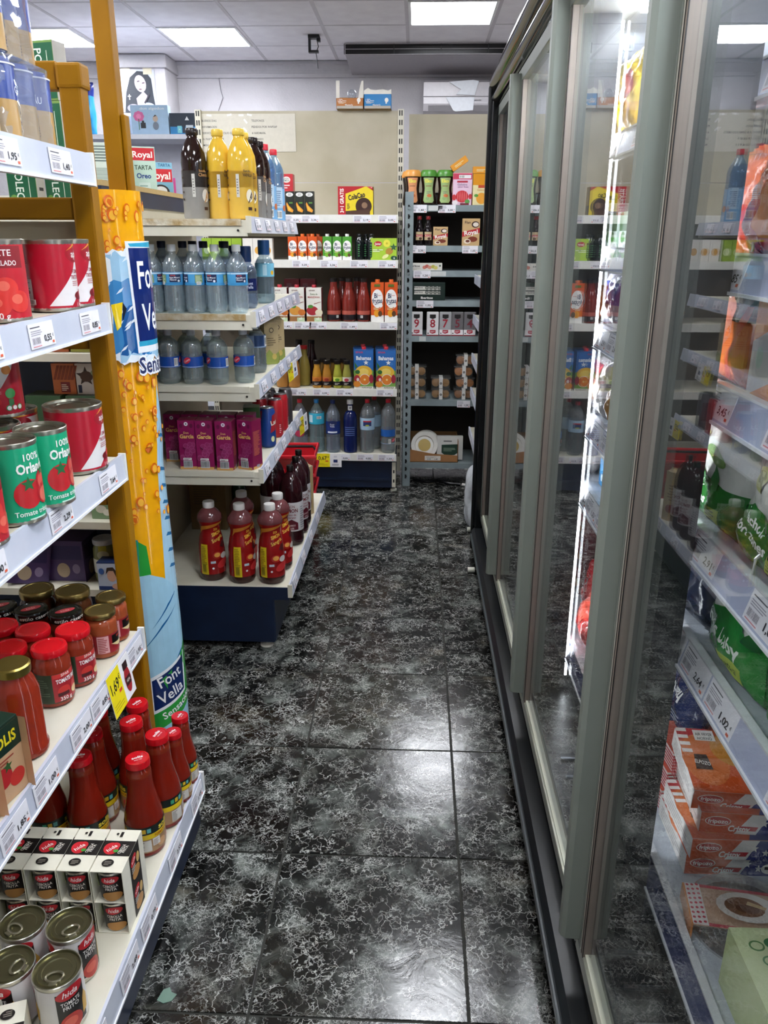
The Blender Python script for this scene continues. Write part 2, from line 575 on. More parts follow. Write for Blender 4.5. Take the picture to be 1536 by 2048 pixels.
ld = MB(); ld.box(-CP / 2 + .03, CP / 2 - .03, -CQ / 2 + .03, CQ / 2 - .03, -.004, .008, '#f6f9ff/e%g' % PANEL_W)
ldm = ld.mesh('diffuser', False)
k = 0
for i, j in sorted(lamps, key=lambda q: q[1]):
    lb = place.get((i, j)) or 'ceiling light panel outside the picture, %s row from the wall, %s' % (ORD[j // 4], {0: 'above the aisle', -3: 'above the near gondola'}.get(i, 'at the far left'))
    o = thing('ceiling_light', lb, 'ceiling light', (CX + CP * (i + .5), CY - CQ * (j + .5), CH), 0, 'square ceiling light panels')
    obj('frame', lfm, o); obj('diffuser', ldm, o)

WH = CH + .1
for nm, b in (('wall_back', (-4.5, 1.5, 7.35, 7.5)), ('wall_right', (1.36, 1.5, -3.3, 7.35)), ('wall_left', (-4.5, -4.35, -3.3, 7.35)), ('wall_front', (-4.35, 1.36, -3.3, -3.15))):
    mb = MB(); mb.box(b[0], b[1], b[2], b[3], 0, WH, PLASTER); struct(nm, mb.mesh(nm, False))
cor = [(0, 0), (0, -.11), (-.02, -.11), (-.028, -.085), (-.05, -.06), (-.07, -.028), (-.085, -.022), (-.085, 0)]
mb = MB(); mb.prism([(7.35 + a, CH - .004 + b) for a, b in cor], -4.35, 1.36, '#b4b1b4', axis='x')
struct('trim_1', flip_fix(mb.mesh('trim_1', False)))
mb = MB(); mb.box(-2.42, -2.02, 7.0, 7.35, 0, CH, PLASTER, b=.006)
mb.box(-2.44, -2.0, 6.97, 7.35, CH - .10, CH - .004, '#b4b1b4', b=.01)
pl = struct('pillar', mb.mesh('pillar', False))
# duct box with black air diffuser below the ceiling
o = thing('air_diffuser', 'long black slotted air diffuser on a grey duct box under the ceiling', 'air vent', (.3, 6.9, 2.7))
mb = MB(); mb.prism([(6.70, CH - .002), (6.70, 2.79), (6.72, 2.785), (7.33, 2.762), (7.33, CH - .002)], -.56, 1.25, '#9c979b', axis='x')
obj('duct_box', flip_fix(mb.mesh('duct_box', False, (.3, 6.9, 2.7))), o)
mb = MB(); mb.box(-.56, 1.25, 6.69, 6.70, 2.79, CH - .002, '#0b0b0c/s'); obj('grille', mb.mesh('grille', False, (.3, 6.9, 2.7)), o)
for z in (2.787, 2.822, 2.855):
    mb = MB(); mb.box(-.57, 1.25, 6.684, 6.694, z, z + .003, '#b9b4b8'); obj('slat', mb.mesh('slat', False, (.3, 6.9, 2.7)), o)
for x in (-.57, -.2, .15, .5):
    mb = MB(); mb.box(x, x + .006, 6.682, 6.692, 2.79, 2.856, '#2b2b2e'); obj('slot_divider', mb.mesh('slot_divider', False, (.3, 6.9, 2.7)), o)
# ceiling bracket
o = thing('ceiling_bracket', 'small black bracket with a dangling wire on the ceiling', 'bracket', (-.76, 6.42, CH - .012))
mb = MB(); mb.box(-.04, .04, -.03, .03, -.012, .01, '#15161a'); mb.box(-.04, -.025, -.02, .02, -.09, -.01, '#15161a'); mb.box(-.04, .03, -.02, .02, -.1, -.085, '#15161a'); mb.box(.02, .045, -.02, .02, -.03, -.005, '#15161a')
obj('clamp', mb.mesh('clamp', False), o)
mb = MB(); mb.tube([(.02, 0, -.02), (.03, 0, -.06), (.012, 0, -.1), (.02, 0, -.15), (.024, 0, -.2)], .003, '#15161a'); obj('wire', mb.mesh('wire'), o)
# wall cable
mb = MB(); mb.tube([(-1.67, 7.34, 2.76), (-1.66, 7.34, 2.66), (-1.645, 7.34, 2.6), (-1.69, 7.34, 2.5), (-1.68, 7.34, 2.1)], .003, '#6f6b70')
o = obj('wall_cable', mb.mesh('wall_cable')); o['label'] = 'thin grey cable running down the plaster wall from the ceiling'; o['category'] = 'cable'
# air conditioner
o = thing('air_conditioner', 'white wall air conditioner above the grey metal rack', 'air conditioner', (.47, 7.35, 2.45))
mb = MB(); mb.prism([(0, .0), (-.20, .02), (-.225, .07), (-.22, .225), (-.18, .245), (0, .245)], -.44, .44, '#d0ccd0/s', axis='x'); obj('housing', flip_fix(mb.mesh('housing', False)), o)
mb = MB(); mb.box(-.44, .44, -.232, -.22, .120, .124, '#8d898d'); obj('panel_seam', mb.mesh('panel_seam', False), o)
mb = MB(); mb.prism([(-.205, .018), (-.228, .055), (-.222, .058), (-.195, .022)], -.40, .42, '#9a979a', axis='x'); obj('air_flap', flip_fix(mb.mesh('air_flap', False)), o)
mb = MB(); a = Art(); a.t('Panasonic', 0, 0, .012, '#303036', w=.09); mb.art(a, flat((-.02, -.2285, .095), (1, 0, 0), (0, 0, 1)), lift=.001); obj('lettering', mb.mesh('lettering', False), o)
for nm, pts in (('paper_sheet', [(-.18, .135), (-.14, .17), (-.17, .185), (-.24, .225), (-.05, .238), (.0, .23), (-.01, .2), (-.03, .128)]),
                ('paper_sheet', [(-.26, .115), (-.20, .02), (-.18, .012), (-.04, .02), (-.035, .07), (-.03, .115)])):
    mb = MB(); mb.prism([(x, z) for x, z in pts], -.236, -.2335, '#eef2f8', axis='y'); obj(nm, flip_fix(mb.mesh(nm, False)), o, label='torn white paper stuck on the housing')

# ---------------------------------------------------------------- price tags
TAGS = {}
def tag_mesh(price, kind='w', wd=.075, ht=.04):
    k = (price, kind, wd, ht)
    if k in TAGS:
        return TAGS[k]
    mb = MB(); a = Art()
    if kind == 'w':
        mb.box(-wd / 2, wd / 2, 0, .0012, -ht / 2, ht / 2, '#eceaf0')
        a.lines(-wd * .44, ht * .32, wd * .12, ht * .42, 1, '#55535c', 3)
        a.lines(-wd * .44, ht * .02, wd * .1, ht * .26, 3, '#a09ca8', 3)
        a.bars(-wd * .44, -ht * .36, -wd * .1, -ht * .04, 12, '#5a5660', '#e4e0e8')
        a.r(-wd * .44, -ht * .44, -wd * .1, -ht * .40, '#d88a90')
        a.t(price, wd * .2, -ht * .16, ht * .26, '#1c1c22', w=wd * .3, b=.02)
        a.t('€', wd * .42, -ht * .1, ht * .12, '#1c1c22')
        a.r(wd * .36, -ht * .42, wd * .44, -ht * .32, '#e0603c')
    else:
        mb.box(-wd / 2, wd / 2, 0, .0012, -ht / 2, ht / 2, '#f2f0f0')
        a.r(-wd / 2, -ht / 2, wd * .04, ht / 2, '#f2de10')
        a.t(price, -wd * .25, ht * .16, ht * .26, '#15151a', w=wd * .34, b=.02)
        a.t('€', -wd * .03, ht * .24, ht * .12, '#15151a')
        a.lines(-wd * .44, -ht * .4, -wd * .04, -ht * .2, 3, '#c9b20c', 2)
        a.r(-wd * .14, -ht * .1, -wd * .02, -ht * .02, '#d8452c')
        if kind == 'jar':
            a.e_(wd * .28, -ht * .06, wd * .13, ht * .32, '#a8202a'); a.r(wd * .18, ht * .2, wd * .38, ht * .38, '#2a1414'); a.r(wd * .17, -ht * .2, wd * .39, ht * .02, '#3c1216'); a.t('HIDA', wd * .28, -ht * .08, ht * .07, '#e9e2d8', w=wd * .14)
        else:
            a.r(wd * .18, -ht * .16, wd * .34, ht * .06, '#1c2c60'); a.lines(wd * .12, -ht * .4, wd * .42, -ht * .24, 3, '#8a8890', 5); a.r(wd * .2, ht * .2, wd * .32, ht * .34, '#d6d4da')
    mb.art(a, flat((0, 0, 0), (1, 0, 0), (0, 0, 1)), lift=.0003, step=.00008)
    TAGS[k] = mb.mesh('price_tag', False)
    return TAGS[k]

def wpart(name, mb, root, parent=None, smooth=False, label=None):
    """a part whose shape is given in room coordinates"""
    L = root.location
    return obj(name, mb.mesh(name, smooth, (L.x, L.y, L.z)), parent or root, label=label)

def wtag(root, shelf, price, x, y, z, rz, kind='w', wd=.075, ht=.04, rx=0, ry=0):
    L = root.location
    o = obj('price_tag', tag_mesh(price, kind, wd, ht), shelf, (x - L.x, y - L.y, z - L.z), (math.radians(rx), math.radians(ry), math.radians(rz)))
    return o

# ================================================================ near gondola with the yellow frame
A = thing('shelf_unit', 'shelf unit with yellow posts stocked with tomato cans and jars', 'shelving', (-1.0, .95, 0))
AZ = [.165, .585, 1.027, 1.36, 1.654]
AX = -.664
mb = MB(); mb.box(-1.5, -.555, .12, 1.715, .012, .115, NAVY, b=.004); wpart('plinth', mb, A)
sh = []
for n, z in enumerate(AZ):
    fx = -.552 if n == 0 else AX - .006
    mb = MB()
    mb.box(-1.09, fx, .12, 1.72, z - .03, z, CREAM, b=.004)
    mb.box(-1.5, -1.10, .12, 1.72, z - .03, z, CREAM, b=.004)
    if n == 0:
        mb.box(-.62, -.5535, 1.7205, 1.745, .09, .169, NAVY, b=.003)
    s_ = wpart('shelf', mb, A); sh.append(s_)
    mb = MB(); h = .052
    mb.prism([(fx, z + .004), (fx + .006, z + .004), (fx + .010, z - h), (fx, z - h)], .12, 1.722, RAILM, axis='y')
    e = wpart('price_rail', mb, A, s_); flip_fix(e.data)
    mb = MB(); mb.box(fx - .002, fx + .0125, .12, 1.722, z - h - .005, z - h, '#f2f3f6/s'); wpart('rail_lip', mb, A, s_)
    mb = MB(); mb.box(fx - .004, fx + .012, 1.7222, 1.729, z - h - .006, z + .006, '#e9e9e6/s'); wpart('rail_end', mb, A, s_)
rows = [[('1,49', 1.66), ('2,55', 1.47), ('0,79', 1.28), ('2,49', 1.16), ('1,95', .99), ('1,10', .85)],
        [('1,95', 1.66), ('0,85', 1.44), ('2,00', 1.34), ('1,00', 1.18), ('1,85', 1.06), ('1,20', .92)],
        [('7,64', 1.62), ('2,29', 1.38), ('1,00', 1.12), ('1,35', .92)],
        [('0,85', 1.62), ('0,55', 1.40), ('0,75', 1.21), ('0,95', 1.02)],
        [('1,40', 1.57), ('1,95', 1.36), ('2,10', 1.12)]]
for n, rr in enumerate(rows):
    fx = -.552 if n == 0 else AX - .006
    for pr, y in rr:
        wtag(A, sh[n], pr, fx + .0105, y, AZ[n] - .024, 90, wd=.095, ht=.042, ry=0, rx=-4)
wtag(A, sh[1], '1,69', fx + .016, 1.545, .585 - .045, 90, 'jar', wd=.13, ht=.10, rx=-8)
# yellow frame
for x0, y0, nm in ((-.722, 1.745, 'post'), (-1.5, 1.745, 'post')):
    mb = MB(); mb.box(x0, x0 + .046, y0, y0 + .04, .0, 1.80, YELLOW, b=.006); wpart(nm, mb, A)
TP = thing('yellow_pole', 'tall thin yellow pole rising from the standee to the ceiling', 'pole', (-.694, 1.965, 0))
mb = MB(); mb.box(-.714, -.674, 1.945, 1.985, 0, CH - .004, YELLOW, b=.004); wpart('shaft', mb, TP)
mb = MB(); mb.box(-.673, -.662, 1.95, 1.98, 1.2, 1.76, YELLOW, b=.003); wpart('flange', mb, TP)
for z in (1.80, 1.555, 1.285, .92, .40):
    mb = MB(); mb.box(-1.438, -.723 if z < 1.7 else -.725, 1.750, 1.782, z - .022, z + .022 if z < 1.7 else z + .03, YELLOW, b=.004); wpart('cross_bar', mb, A)
mb = MB(); mb.box(-.724, -.672, 1.742, 1.790, 1.78, 1.826, YELLOW, b=.006); wpart('post_cap', mb, A)
mb = MB(); mb.box(-1.44, -.725, 1.784, 1.79, 1.47, 1.53, CREAMD); wpart('stiffener', mb, A)
mb = MB(); mb.box(-1.10, -1.092, .13, 1.71, .18, .30, CREAM); wpart('shelf_divider', mb, A)

# ================================================================ advertising standee on the gondola end
S = thing('bottle_standee', 'curved cardboard water standee, yellow with drops, on the yellow post', 'advertising display', (-.757, 1.965, 0))
R_ = .105
mb = MB()
n = 28
vv = []; ff = []
def bul(z):
    return R_ * (1.0 + .05 * math.sin(z * 4.0) * (z < 1.0))
zs = [i * .05 for i in range(0, 33)]
for z in zs:
    for i in range(n + 1):
        a = .12 + (2.05 - .12) * i / n
        vv.append((bul(z) * math.sin(a), -bul(z) * math.cos(a) * .9, z))
for z in zs:
    for i in range(n + 1):
        a = .12 + (2.05 - .12) * i / n
        vv.append(((bul(z) - .004) * math.sin(a), -(bul(z) - .004) * math.cos(a) * .9, z))
o2 = len(zs) * (n + 1)
for j in range(len(zs) - 1):
    for i in range(n):
        p = j * (n + 1) + i
        ff.append((p, p + 1, p + n + 2, p + n + 1)); ff.append((o2 + p, o2 + p + n + 1, o2 + p + n + 2, o2 + p + 1))
for i in range(n):
    p = (len(zs) - 1) * (n + 1) + i; ff.append((p, p + 1, o2 + p + 1, o2 + p)); ff.append((i, o2 + i, o2 + i + 1, i + 1))
for j in range(len(zs) - 1):
    p = j * (n + 1); ff.append((p, p + n + 1, o2 + p + n + 1, o2 + p)); q = p + n; ff.append((q, o2 + q, o2 + q + n + 1, q + n + 1))
mb.add(vv, ff, '#efaa10/g')
obj('board', mb.mesh('board'), S)
def smap(x, y, o):
    r = bul(y) + o; a = x / R_
    return (r * math.sin(a), -r * math.cos(a) * .9, y)
smap.du = .018; smap.dv = .05
a = Art()
rn = random.Random(5)
# orange edge and the blue bottles of the print
a.p([(.17, .0), (.236, .0), (.236, 1.15), (.19, 1.15), (.175, .9), (.20, .6)], '#d9863a/g')
a.p([(.115, .62), (.205, .10), (.205, 1.02), (.165, 1.15), (.14, 1.02), (.125, .80)], '#a9cfe4/g')
for k in range(9):
    z = .66 + .045 * k
    a.p([(.14, z), (.195, z - .012), (.198, z - .006), (.15, z + .008)], '#2f6f9f/g')
a.p([(.014, 0), (.20, 0), (.205, .30), (.20, .46), (.17, .585), (.11, .64), (.07, .66), (.05, .70), (.014, .70)], '#9fcbe2/g')
for x0, z0, x1, z1 in ((.06, .50, .17, .60), (.03, .44, .15, .55), (.10, .36, .19, .42), (.05, .1, .19, .17), (.08, .04, .19, .1), (.07, .20, .2, .26)):
    a.p([(x0, z0), ((x0 + x1) / 2, (z0 + z1) / 2 + .012), (x1, z1), ((x0 + x1) / 2, (z0 + z1) / 2 + .004)], '#1d5f96/g')
a.p([(.014, .175), (.204, .24), (.204, .44), (.1, .36), (.014, .31)], '#2c9b3c/g')
a.p([(.04, .24), (.16, .275), (.165, .40), (.04, .355)], '#eef2f6/g')
a.p([(.047, .252), (.152, .282), (.157, .388), (.047, .347)], '#14285e/g')
a.t('Font', .10, .345, .034, '#f4f6f8', w=.075, rot=.28)
a.t('Vella', .10, .295, .034, '#f4f6f8', w=.085, rot=.28)
a.t('Sensación', .125, .245, .022, '#f4f6f8', w=.12, rot=.3)
a.p([(.045, .66), (.075, .66), (.07, .74), (.045, .76)], '#2c9b3c/g')
a.p([(.014, .66), (.045, .66), (.05, .76), (.014, .77)], '#1f7fb0/g')
for k in range(130):
    x = rn.uniform(.025, .17); z = rn.uniform(.80, 1.59)
    if 1.20 < z < 1.46 and x > .04:
        continue
    r = rn.choice([.003, .004, .005, .006, .008, .011])
    a.e_(x, z, r, r * 1.25, '#d96a18/g', 10); a.e_(x + r * .12, z - r * .15, r * .72, r * .95, '#f3b53a/g', 10)
def jag(x0, x1, z0, z1, n, c, seed, am=.012):
    r2 = random.Random(seed); P_ = []
    for k in range(n): P_.append((x0 + (x1 - x0) * k / n, z0 + r2.uniform(-am, am)))
    for k in range(n // 2): P_.append((x1, z0 + (z1 - z0) * k / (n // 2)))
    for k in range(n): P_.append((x1 - (x1 - x0) * k / n, z1 + r2.uniform(-am, am)))
    for k in range(n // 2): P_.append((x0 + r2.uniform(-.3, 1) * am, z1 - (z1 - z0) * k / (n // 2)))
    a.p(P_, c)
jag(.022, .2, 1.215, 1.475, 14, '#e6eef4/g', 1); jag(.028, .2, 1.225, 1.46, 14, '#9cc6e2/g', 2); jag(.04, .2, 1.24, 1.40, 10, '#3a82bc/g', 3); jag(.055, .2, 1.24, 1.34, 10, '#1d5a9c/g', 4)
for k in range(12):
    x = rn.uniform(.02, .085); z = rn.uniform(1.23, 1.45)
    a.p([(x, z), (x + .012, z + .006), (x + .018, z + .016), (x + .008, z + .010)], '#dcebf5/g')
a.p([(.045, 1.35), (.07, 1.355), (.062, 1.30), (.052, 1.29)], '#f2d414/g'); a.p([(.07, 1.355), (.078, 1.34), (.066, 1.31)], '#1c2430/g')
a.p([(.088, 1.49), (.225, 1.49), (.225, 1.235), (.096, 1.235)], '#eef2f6/g')
a.p([(.095, 1.475), (.225, 1.475), (.225, 1.25), (.102, 1.25)], '#14286a/g')
a.p([(.095, 1.485), (.225, 1.49), (.225, 1.475), (.1, 1.478)], '#35a3c8/g')
a.p([(.1, 1.262), (.225, 1.262), (.225, 1.25), (.1, 1.25)], '#35a3c8/g')
a.t('Font', .163, 1.415, .062, '#f4f6f8', w=.098)
a.t('Vella', .170, 1.318, .062, '#f4f6f8', w=.106)
a.t('Sensación', .178, 1.205, .040, '#f4f6f8', w=.17, b=.09)
a.t('Sensación', .178, 1.205, .038, '#16265a', w=.165, b=.02)
mb = MB(); mb.art(a, smap, lift=.0006, step=.00004); obj('print', mb.mesh('print', False), S)

# ================================================================ middle gondola
B = thing('shelf_unit', 'cream gondola with navy base stocked with drinks in the middle', 'shelving', (-1.0, 3.25, 0))
BZ = [.258, .706, 1.01, 1.253, 1.552]
mb = MB(); mb.box(-1.55, -.518, 2.70, 3.85, .03, .225, NAVY, b=.004); wpart('plinth', mb, B)
mb = MB(); mb.box(-1.55, -.522, 2.694, 2.70, .03, .208, NAVY); wpart('end_panel', mb, B)
mb = MB(); mb.lathe([(.026, .0), (.026, .008), (.012, .012), (.012, .04)], '#dcd8ca/s', 16, (-.56, 2.73)); mb.lathe([(.026, .0), (.026, .008), (.012, .012), (.012, .04)], '#dcd8ca/s', 16, (-.56, 3.8))
wpart('foot', mb, B, smooth=True)
mb = MB(); mb.box(-1.048, -1.022, 2.70, 3.84, .24, 1.60, CREAMD); wpart('centre_panel', mb, B)
mb = MB(); mb.box(-1.055, -1.015, 2.70, 3.84, 1.60, 1.655, NAVY); wpart('panel_trim', mb, B)
mb = MB(); mb.box(-1.06, -1.012, 2.70, 3.84, 1.655, 1.672, '#a98f5e/x'); wpart('panel_edge', mb, B)
bs = []
RUST = noise_mat('chipped_cream_edge', '#a58a5a', '#d7d2c0', 18.0, .5, .4, 90)
for n, z in enumerate(BZ):
    fx = -.462 if n == 0 else -.550
    y1 = 3.86 if n == 0 else 3.76
    mb = MB(); mb.box(-1.02, fx, 2.70, y1, z - .012, z, CREAM)
    if n == 0:
        mb.box(-1.02, fx, 2.695, 2.70, z - .05, z, NAVY); mb.box(-1.02, fx - .004, 2.70, y1, .225, z - .012, NAVY)
    else:
        mb.box(-1.02, fx, 2.70, 2.708, z - .05, z - .012, CREAM); mb.box(-1.02, fx, y1 - .008, y1, z - .05, z - .012, CREAM)
        mb.box(-1.02, fx, 2.708, y1 - .008, z - .02, z - .012, CREAM)
    if n > 0:
        mb.box(-1.46, -1.05, 2.70, y1, z - .03, z, CREAM)
    else:
        mb.box(-1.50, -1.05, 2.70, y1, z - .03, z, CREAM)
    s_ = wpart('shelf', mb, B); bs.append(s_)
    if n > 0:
        mb = MB(); mb.box(-1.0, fx - .02, 2.6955, 2.70, z - .018, z + .003, RUST if n > 2 else CREAM); wpart('edge_strip', mb, B, s_)
        mb = MB()
        for xx in (fx - .03,):
            mb.lathe([(.004, 0), (.004, .002)], '#15120c', 8)
            mb.v = [(xx + x, 2.698 - zz, z - .032 + y) for x, y, zz in mb.v]
        wpart('peg_hole', mb, B, s_)
    mb = MB(); h = .05
    mb.prism([(fx, z + .012), (fx + .005, z + .012), (fx + .014, z - h + .01), (fx, z - h + .01)], 2.70, y1, RAILM, axis='y')
    e = wpart('price_rail', mb, B, s_); flip_fix(e.data)
    mb = MB(); mb.box(fx - .003, fx + .014, 2.694, 2.70, z - h + .01, z + .012, CREAM); wpart('rail_end', mb, B, s_)
prices = ['1,30', '0,49', '0,95', '1,15', '2,20', '1,79', '0,62']
for n in range(5):
    fx = -.462 if n == 0 else -.550
    for k in range(5 if n else 4):
        wtag(B, bs[n], prices[(k + 2 * n) % 7], fx + .0125, 2.79 + k * (.19 if n else .24) + .01 * n, BZ[n] - .012, 90, wd=.085, ht=.036, rx=-11)
wtag(B, bs[2], '0,99', -.530, 3.42, 1.01 - .055, 75, 'card', wd=.10, ht=.075, ry=-12)
wtag(B, bs[1], '1,25', -.530, 3.70, .706 - .05, 75, 'card', wd=.10, ht=.085, ry=-8)

# ================================================================ back gondola
D = thing('shelf_unit', 'cream gondola with navy base at the end of the aisle, juices and water', 'shelving', (-.7, 4.95, 0))
DZ = [.244, .644, 1.034, 1.377, 1.617]
mb = MB(); mb.box(-1.31, -.115, 4.73, 5.13, .02, .19, NAVY, b=.004); mb.box(-1.31, -.15, 4.722, 4.73, .07, .085, NAVY); wpart('plinth', mb, D)
mb = MB(); mb.lathe([(.02, 0), (.02, .01), (.01, .012), (.01, .03)], '#dcd8ca/s', 14, (-.125, 4.75)); wpart('foot', mb, D, smooth=True)
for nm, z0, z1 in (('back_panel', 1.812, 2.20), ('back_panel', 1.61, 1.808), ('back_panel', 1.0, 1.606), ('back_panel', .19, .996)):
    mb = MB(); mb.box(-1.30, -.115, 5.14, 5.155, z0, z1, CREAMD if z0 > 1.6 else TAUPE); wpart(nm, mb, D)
for x in (-1.32, -.125):
    mb = MB(); mb.box(x, x + .034, 5.115, 5.16, .02, 2.205, CREAM)
    z = .12
    while z < 2.18:
        mb.box(x + .007, x + .014, 5.1135, 5.115, z, z + .028, '#131210'); mb.box(x + .020, x + .027, 5.1135, 5.115, z, z + .028, '#131210')
        z += .05
    wpart('upright', mb, D)
mb = MB()
mb.box(-.135, -.112, 4.715, 4.72, .03, .19, CREAM); mb.box(-.128, -.119, 4.7145, 4.715, .06, .08, '#131210'); mb.box(-.128, -.119, 4.7145, 4.715, .12, .14, '#131210')
wpart('base_bracket', mb, D)
ds = []
for n, z in enumerate(DZ):
    mb = MB(); mb.box(-1.29, -.118, 4.702, 5.135, z - .028, z, CREAM, b=.003)
    if n:
        mb.prism([(4.71, z - .028), (5.135, z - .028), (5.135, z - .09), (4.75, z - .035)], -.116, -.112, CREAM, axis='x')
    s_ = wpart('shelf', mb, D); ds.append(s_)
    mb = MB(); mb.box(-1.295, -.108, 4.695, 4.7015, z - .042, z + .002, '#e6e4dc/s'); wpart('price_rail', mb, D, s_)
dp = [[('0,82', -.44), ('0,55', -.30), ('1,25', -.17), ('0,31', -.68)], [('1,79', -.70), ('0,99', -.56), ('0,98', -.42), ('1,35', -.18)],
      [('1,42', -.77), ('1,29', -.66), ('0,99', -.57), ('1,49', -.39), ('2,39', -.16)], [('2,25', -.66), ('2,26', -.50), ('1,09', -.33), ('2,05', -.17)],
      [('2,25', -.70), ('2,36', -.60), ('2,19', -.31), ('3,05', -.17)]]
for n, rr in enumerate(dp):
    for pr, x in rr:
        wtag(D, ds[n], pr, x, 4.6945, DZ[n] - .02, 0, wd=.10, ht=.036)
wtag(D, ds[0], '0,67', -.522, 4.688, .205, 0, 'card', wd=.155, ht=.085)

# notices on the back panel
o = thing('notice', 'white paper notice with the typed opening words BUENOS DIAS on the cream panel', 'notice', (-1.02, 5.139, 1.98))
mb = MB(); mb.box(-.29, .29, -.0018, 0, 0, .205, '#cfcabb/s'); obj('sheet', mb.mesh('sheet', False), o)
INK = '#3a3836'
for xs, kw, ll in ((-.265, .0079, ['BUENOS DIAS', 'INFORMACION', 'SERVICIO A DOMICILIO GRATIS', 'A PARTIR DE 60 €', 'MENOS DE 60 € 5 €']),
                   (.03, .0084, ['TELEFONOS', 'PEDIDOS POR WAPSAP', '616834606.', 'LLAMANDO', '968514042'])):
    for i, s_ in enumerate(ll):
        wd = len(s_) * kw
        mb = MB(); mb.art(Art().t(s_, xs + wd / 2, .168 - i * .033, .0115, INK, w=wd, b=.008), flat((0, -.0018, 0), (1, 0, 0), (0, 0, 1))); obj('text_line', mb.mesh('text_line', False), o)
for x, z, r in ((-.22, .197, .1), (-.10, .199, -.2), (-.03, .197, 0), (-.01, .12, .8), (-.005, .165, .9), (.02, .199, .2)):
    mb = MB(); mb.box(-.014, .014, -.0028, -.0018, -.005, .005, '#f3f3ee/g'); q = obj('adhesive_tape', mb.mesh('adhesive_tape', False), o, (x, 0, z), (0, r, 0))

# ================================================================ grey slotted rack
E_ = thing('metal_rack', 'grey-green slotted steel rack right of the back gondola', 'shelving', (.3, 5.0, 0))
EZ = [.152, .551, .941, 1.147, 1.316, 1.455, 1.675]
for x, y in ((-.077, 4.842), (.80, 4.842), (-.077, 5.2), (.80, 5.2)):
    hgt = 1.745 if y < 5 else 1.75
    mb = MB(); mb.box(x, x + .052, y, y + .004, .0, hgt, STEEL); mb.box(x, x + .004, y, y + .045, 0, hgt, STEEL)
    if y < 5:
        z = .05
        while z < 1.7:
            mb.box(x + .020, x + .030, y - .0008, y, z, z + .026, '#0c0d0e'); mb.box(x + .023, x + .033, y - .0008, y, z + .007, z + .019, '#0c0d0e')
            z += .05
    wpart('post', mb, E_)
es = []
for n, z in enumerate(EZ):
    mb = MB(); mb.box(-.07, .85, 4.853, 5.2, z - .006, z, STEEL); mb.box(-.07, .85, 4.848, 4.853, z - .034, z, STEEL)
    s_ = wpart('shelf', mb, E_); es.append(s_)
    mb = MB(); mb.lathe([(.008, 0), (.008, .004)], '#9aa5a6/m', 10); mb.v = [(-.050 + x, 4.842 - zz, z - .017 + y) for x, y, zz in mb.v]; wpart('bolt', mb, E_, s_)
mb = MB(); mb.box(-.06, .9, 5.21, 5.22, 1.76, 2.19, CREAMD); wpart('back_panel', mb, E_)
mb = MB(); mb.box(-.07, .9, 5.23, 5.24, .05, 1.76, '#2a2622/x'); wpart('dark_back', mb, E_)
for n, pr, x, wd in ((6, '1,40', .0, .10), (6, '3,00', .165, .10), (5, '2,30', .0, .10), (5, '1,05', .305, .09), (4, '1,20', .03, .1), (3, '1,05', .05, .1), (1, '1,25', .30, .08)):
    wtag(E_, es[n], pr, x, 4.8465, EZ[n] - .02, 0, wd=wd, ht=.042)
# paper scraps on the rack lips
for n, x0, x1 in ((4, .08, .17), (6, .06, .14), (2, .02, .06)):
    mb = MB(); mb.box(x0, x1, 4.8465, 4.848, EZ[n] - .03, EZ[n] - .003, '#cdd0cd'); wpart('paper_scrap', mb, E_, es[n])

# ================================================================ shelf beyond the freezer, seen edge on
F_ = thing('shelf_unit', 'narrow cream shelf unit just beyond the black freezer end', 'shelving', (.6, 4.3, 0))
mb = MB(); mb.box(.84, .86, 3.92, 4.7, .02, 1.6, CREAMD); wpart('back_panel', mb, F_)
mb = MB(); mb.box(.36, .84, 3.92, 4.7, .0, .10, NAVY); wpart('plinth', mb, F_)
for z in (.12, .42, .66, .86, 1.08, 1.30):
    mb = MB(); mb.box(.335, .84, 3.92, 4.7, z - .025, z, CREAM)
    s_ = wpart('shelf', mb, F_)
    mb = MB(); mb.box(.326, .335, 3.92, 4.7, z - .045, z + .004, RAILM); wpart('price_rail', mb, F_, s_)
# ================================================================ upright glass-door freezer
FZ = thing('glass_door_freezer', 'long black upright freezer with glass doors and grey vertical handles', 'freezer', (.75, 1.9, 0))
YN, YF = -.52, 3.80
mb = MB(); mb.box(.345, 1.28, YN, YF - .03, .03, .165, BLACK, b=.004); wpart('base', mb, FZ)
mb = MB(); mb.prism([(.312, .05), (.295, .065), (.295, .11), (.308, .125), (.355, .125), (.355, .05)], YN, YF - .05, '#191b1d/s', axis='y'); e = wpart('bumper', mb, FZ); flip_fix(e.data)
mb = MB(); mb.box(.289, .296, YN, YF - .06, .078, .098, '#4a5052/s', b=.002); wpart('bumper_strip', mb, FZ)
mb = MB(); mb.box(.34, .355, YN, YF - .05, .0, .05, '#0a0b0c/s'); wpart('kick_plate', mb, FZ)
mb = MB(); mb.box(.292, 1.29, YF - .03, YF, .0, 2.11, BLACK, b=.01); mb.box(.31, .35, YF - .06, YF - .03, .0, 2.07, BLACK, b=.004); wpart('end_panel', mb, FZ)
mb = MB(); mb.box(.345, 1.29, YN, YF - .03, 2.035, 2.15, BLACK, b=.004); wpart('header', mb, FZ)
BR = noise_mat('smoked_black_trim', '#120f0b', '#1a1611', 4.0, .10)
BR.node_tree.nodes['Principled BSDF'].inputs['Specular IOR Level'].default_value = .28
for zc, r, nm in ((2.118, .034, 'header_trim'), (2.058, .024, 'header_trim')):
    mb = MB(); pts = []
    for i in range(13):
        t_ = PI / 2 + PI * i / 12
        pts.append((.335 + r * 1.25 * math.cos(t_), zc + r * math.sin(t_)))
    mb.prism(pts, YN, YF - .03, BR, axis='y'); e = obj(nm, flip_fix(mb.mesh(nm, True, FZ.location[:], 30)), FZ)
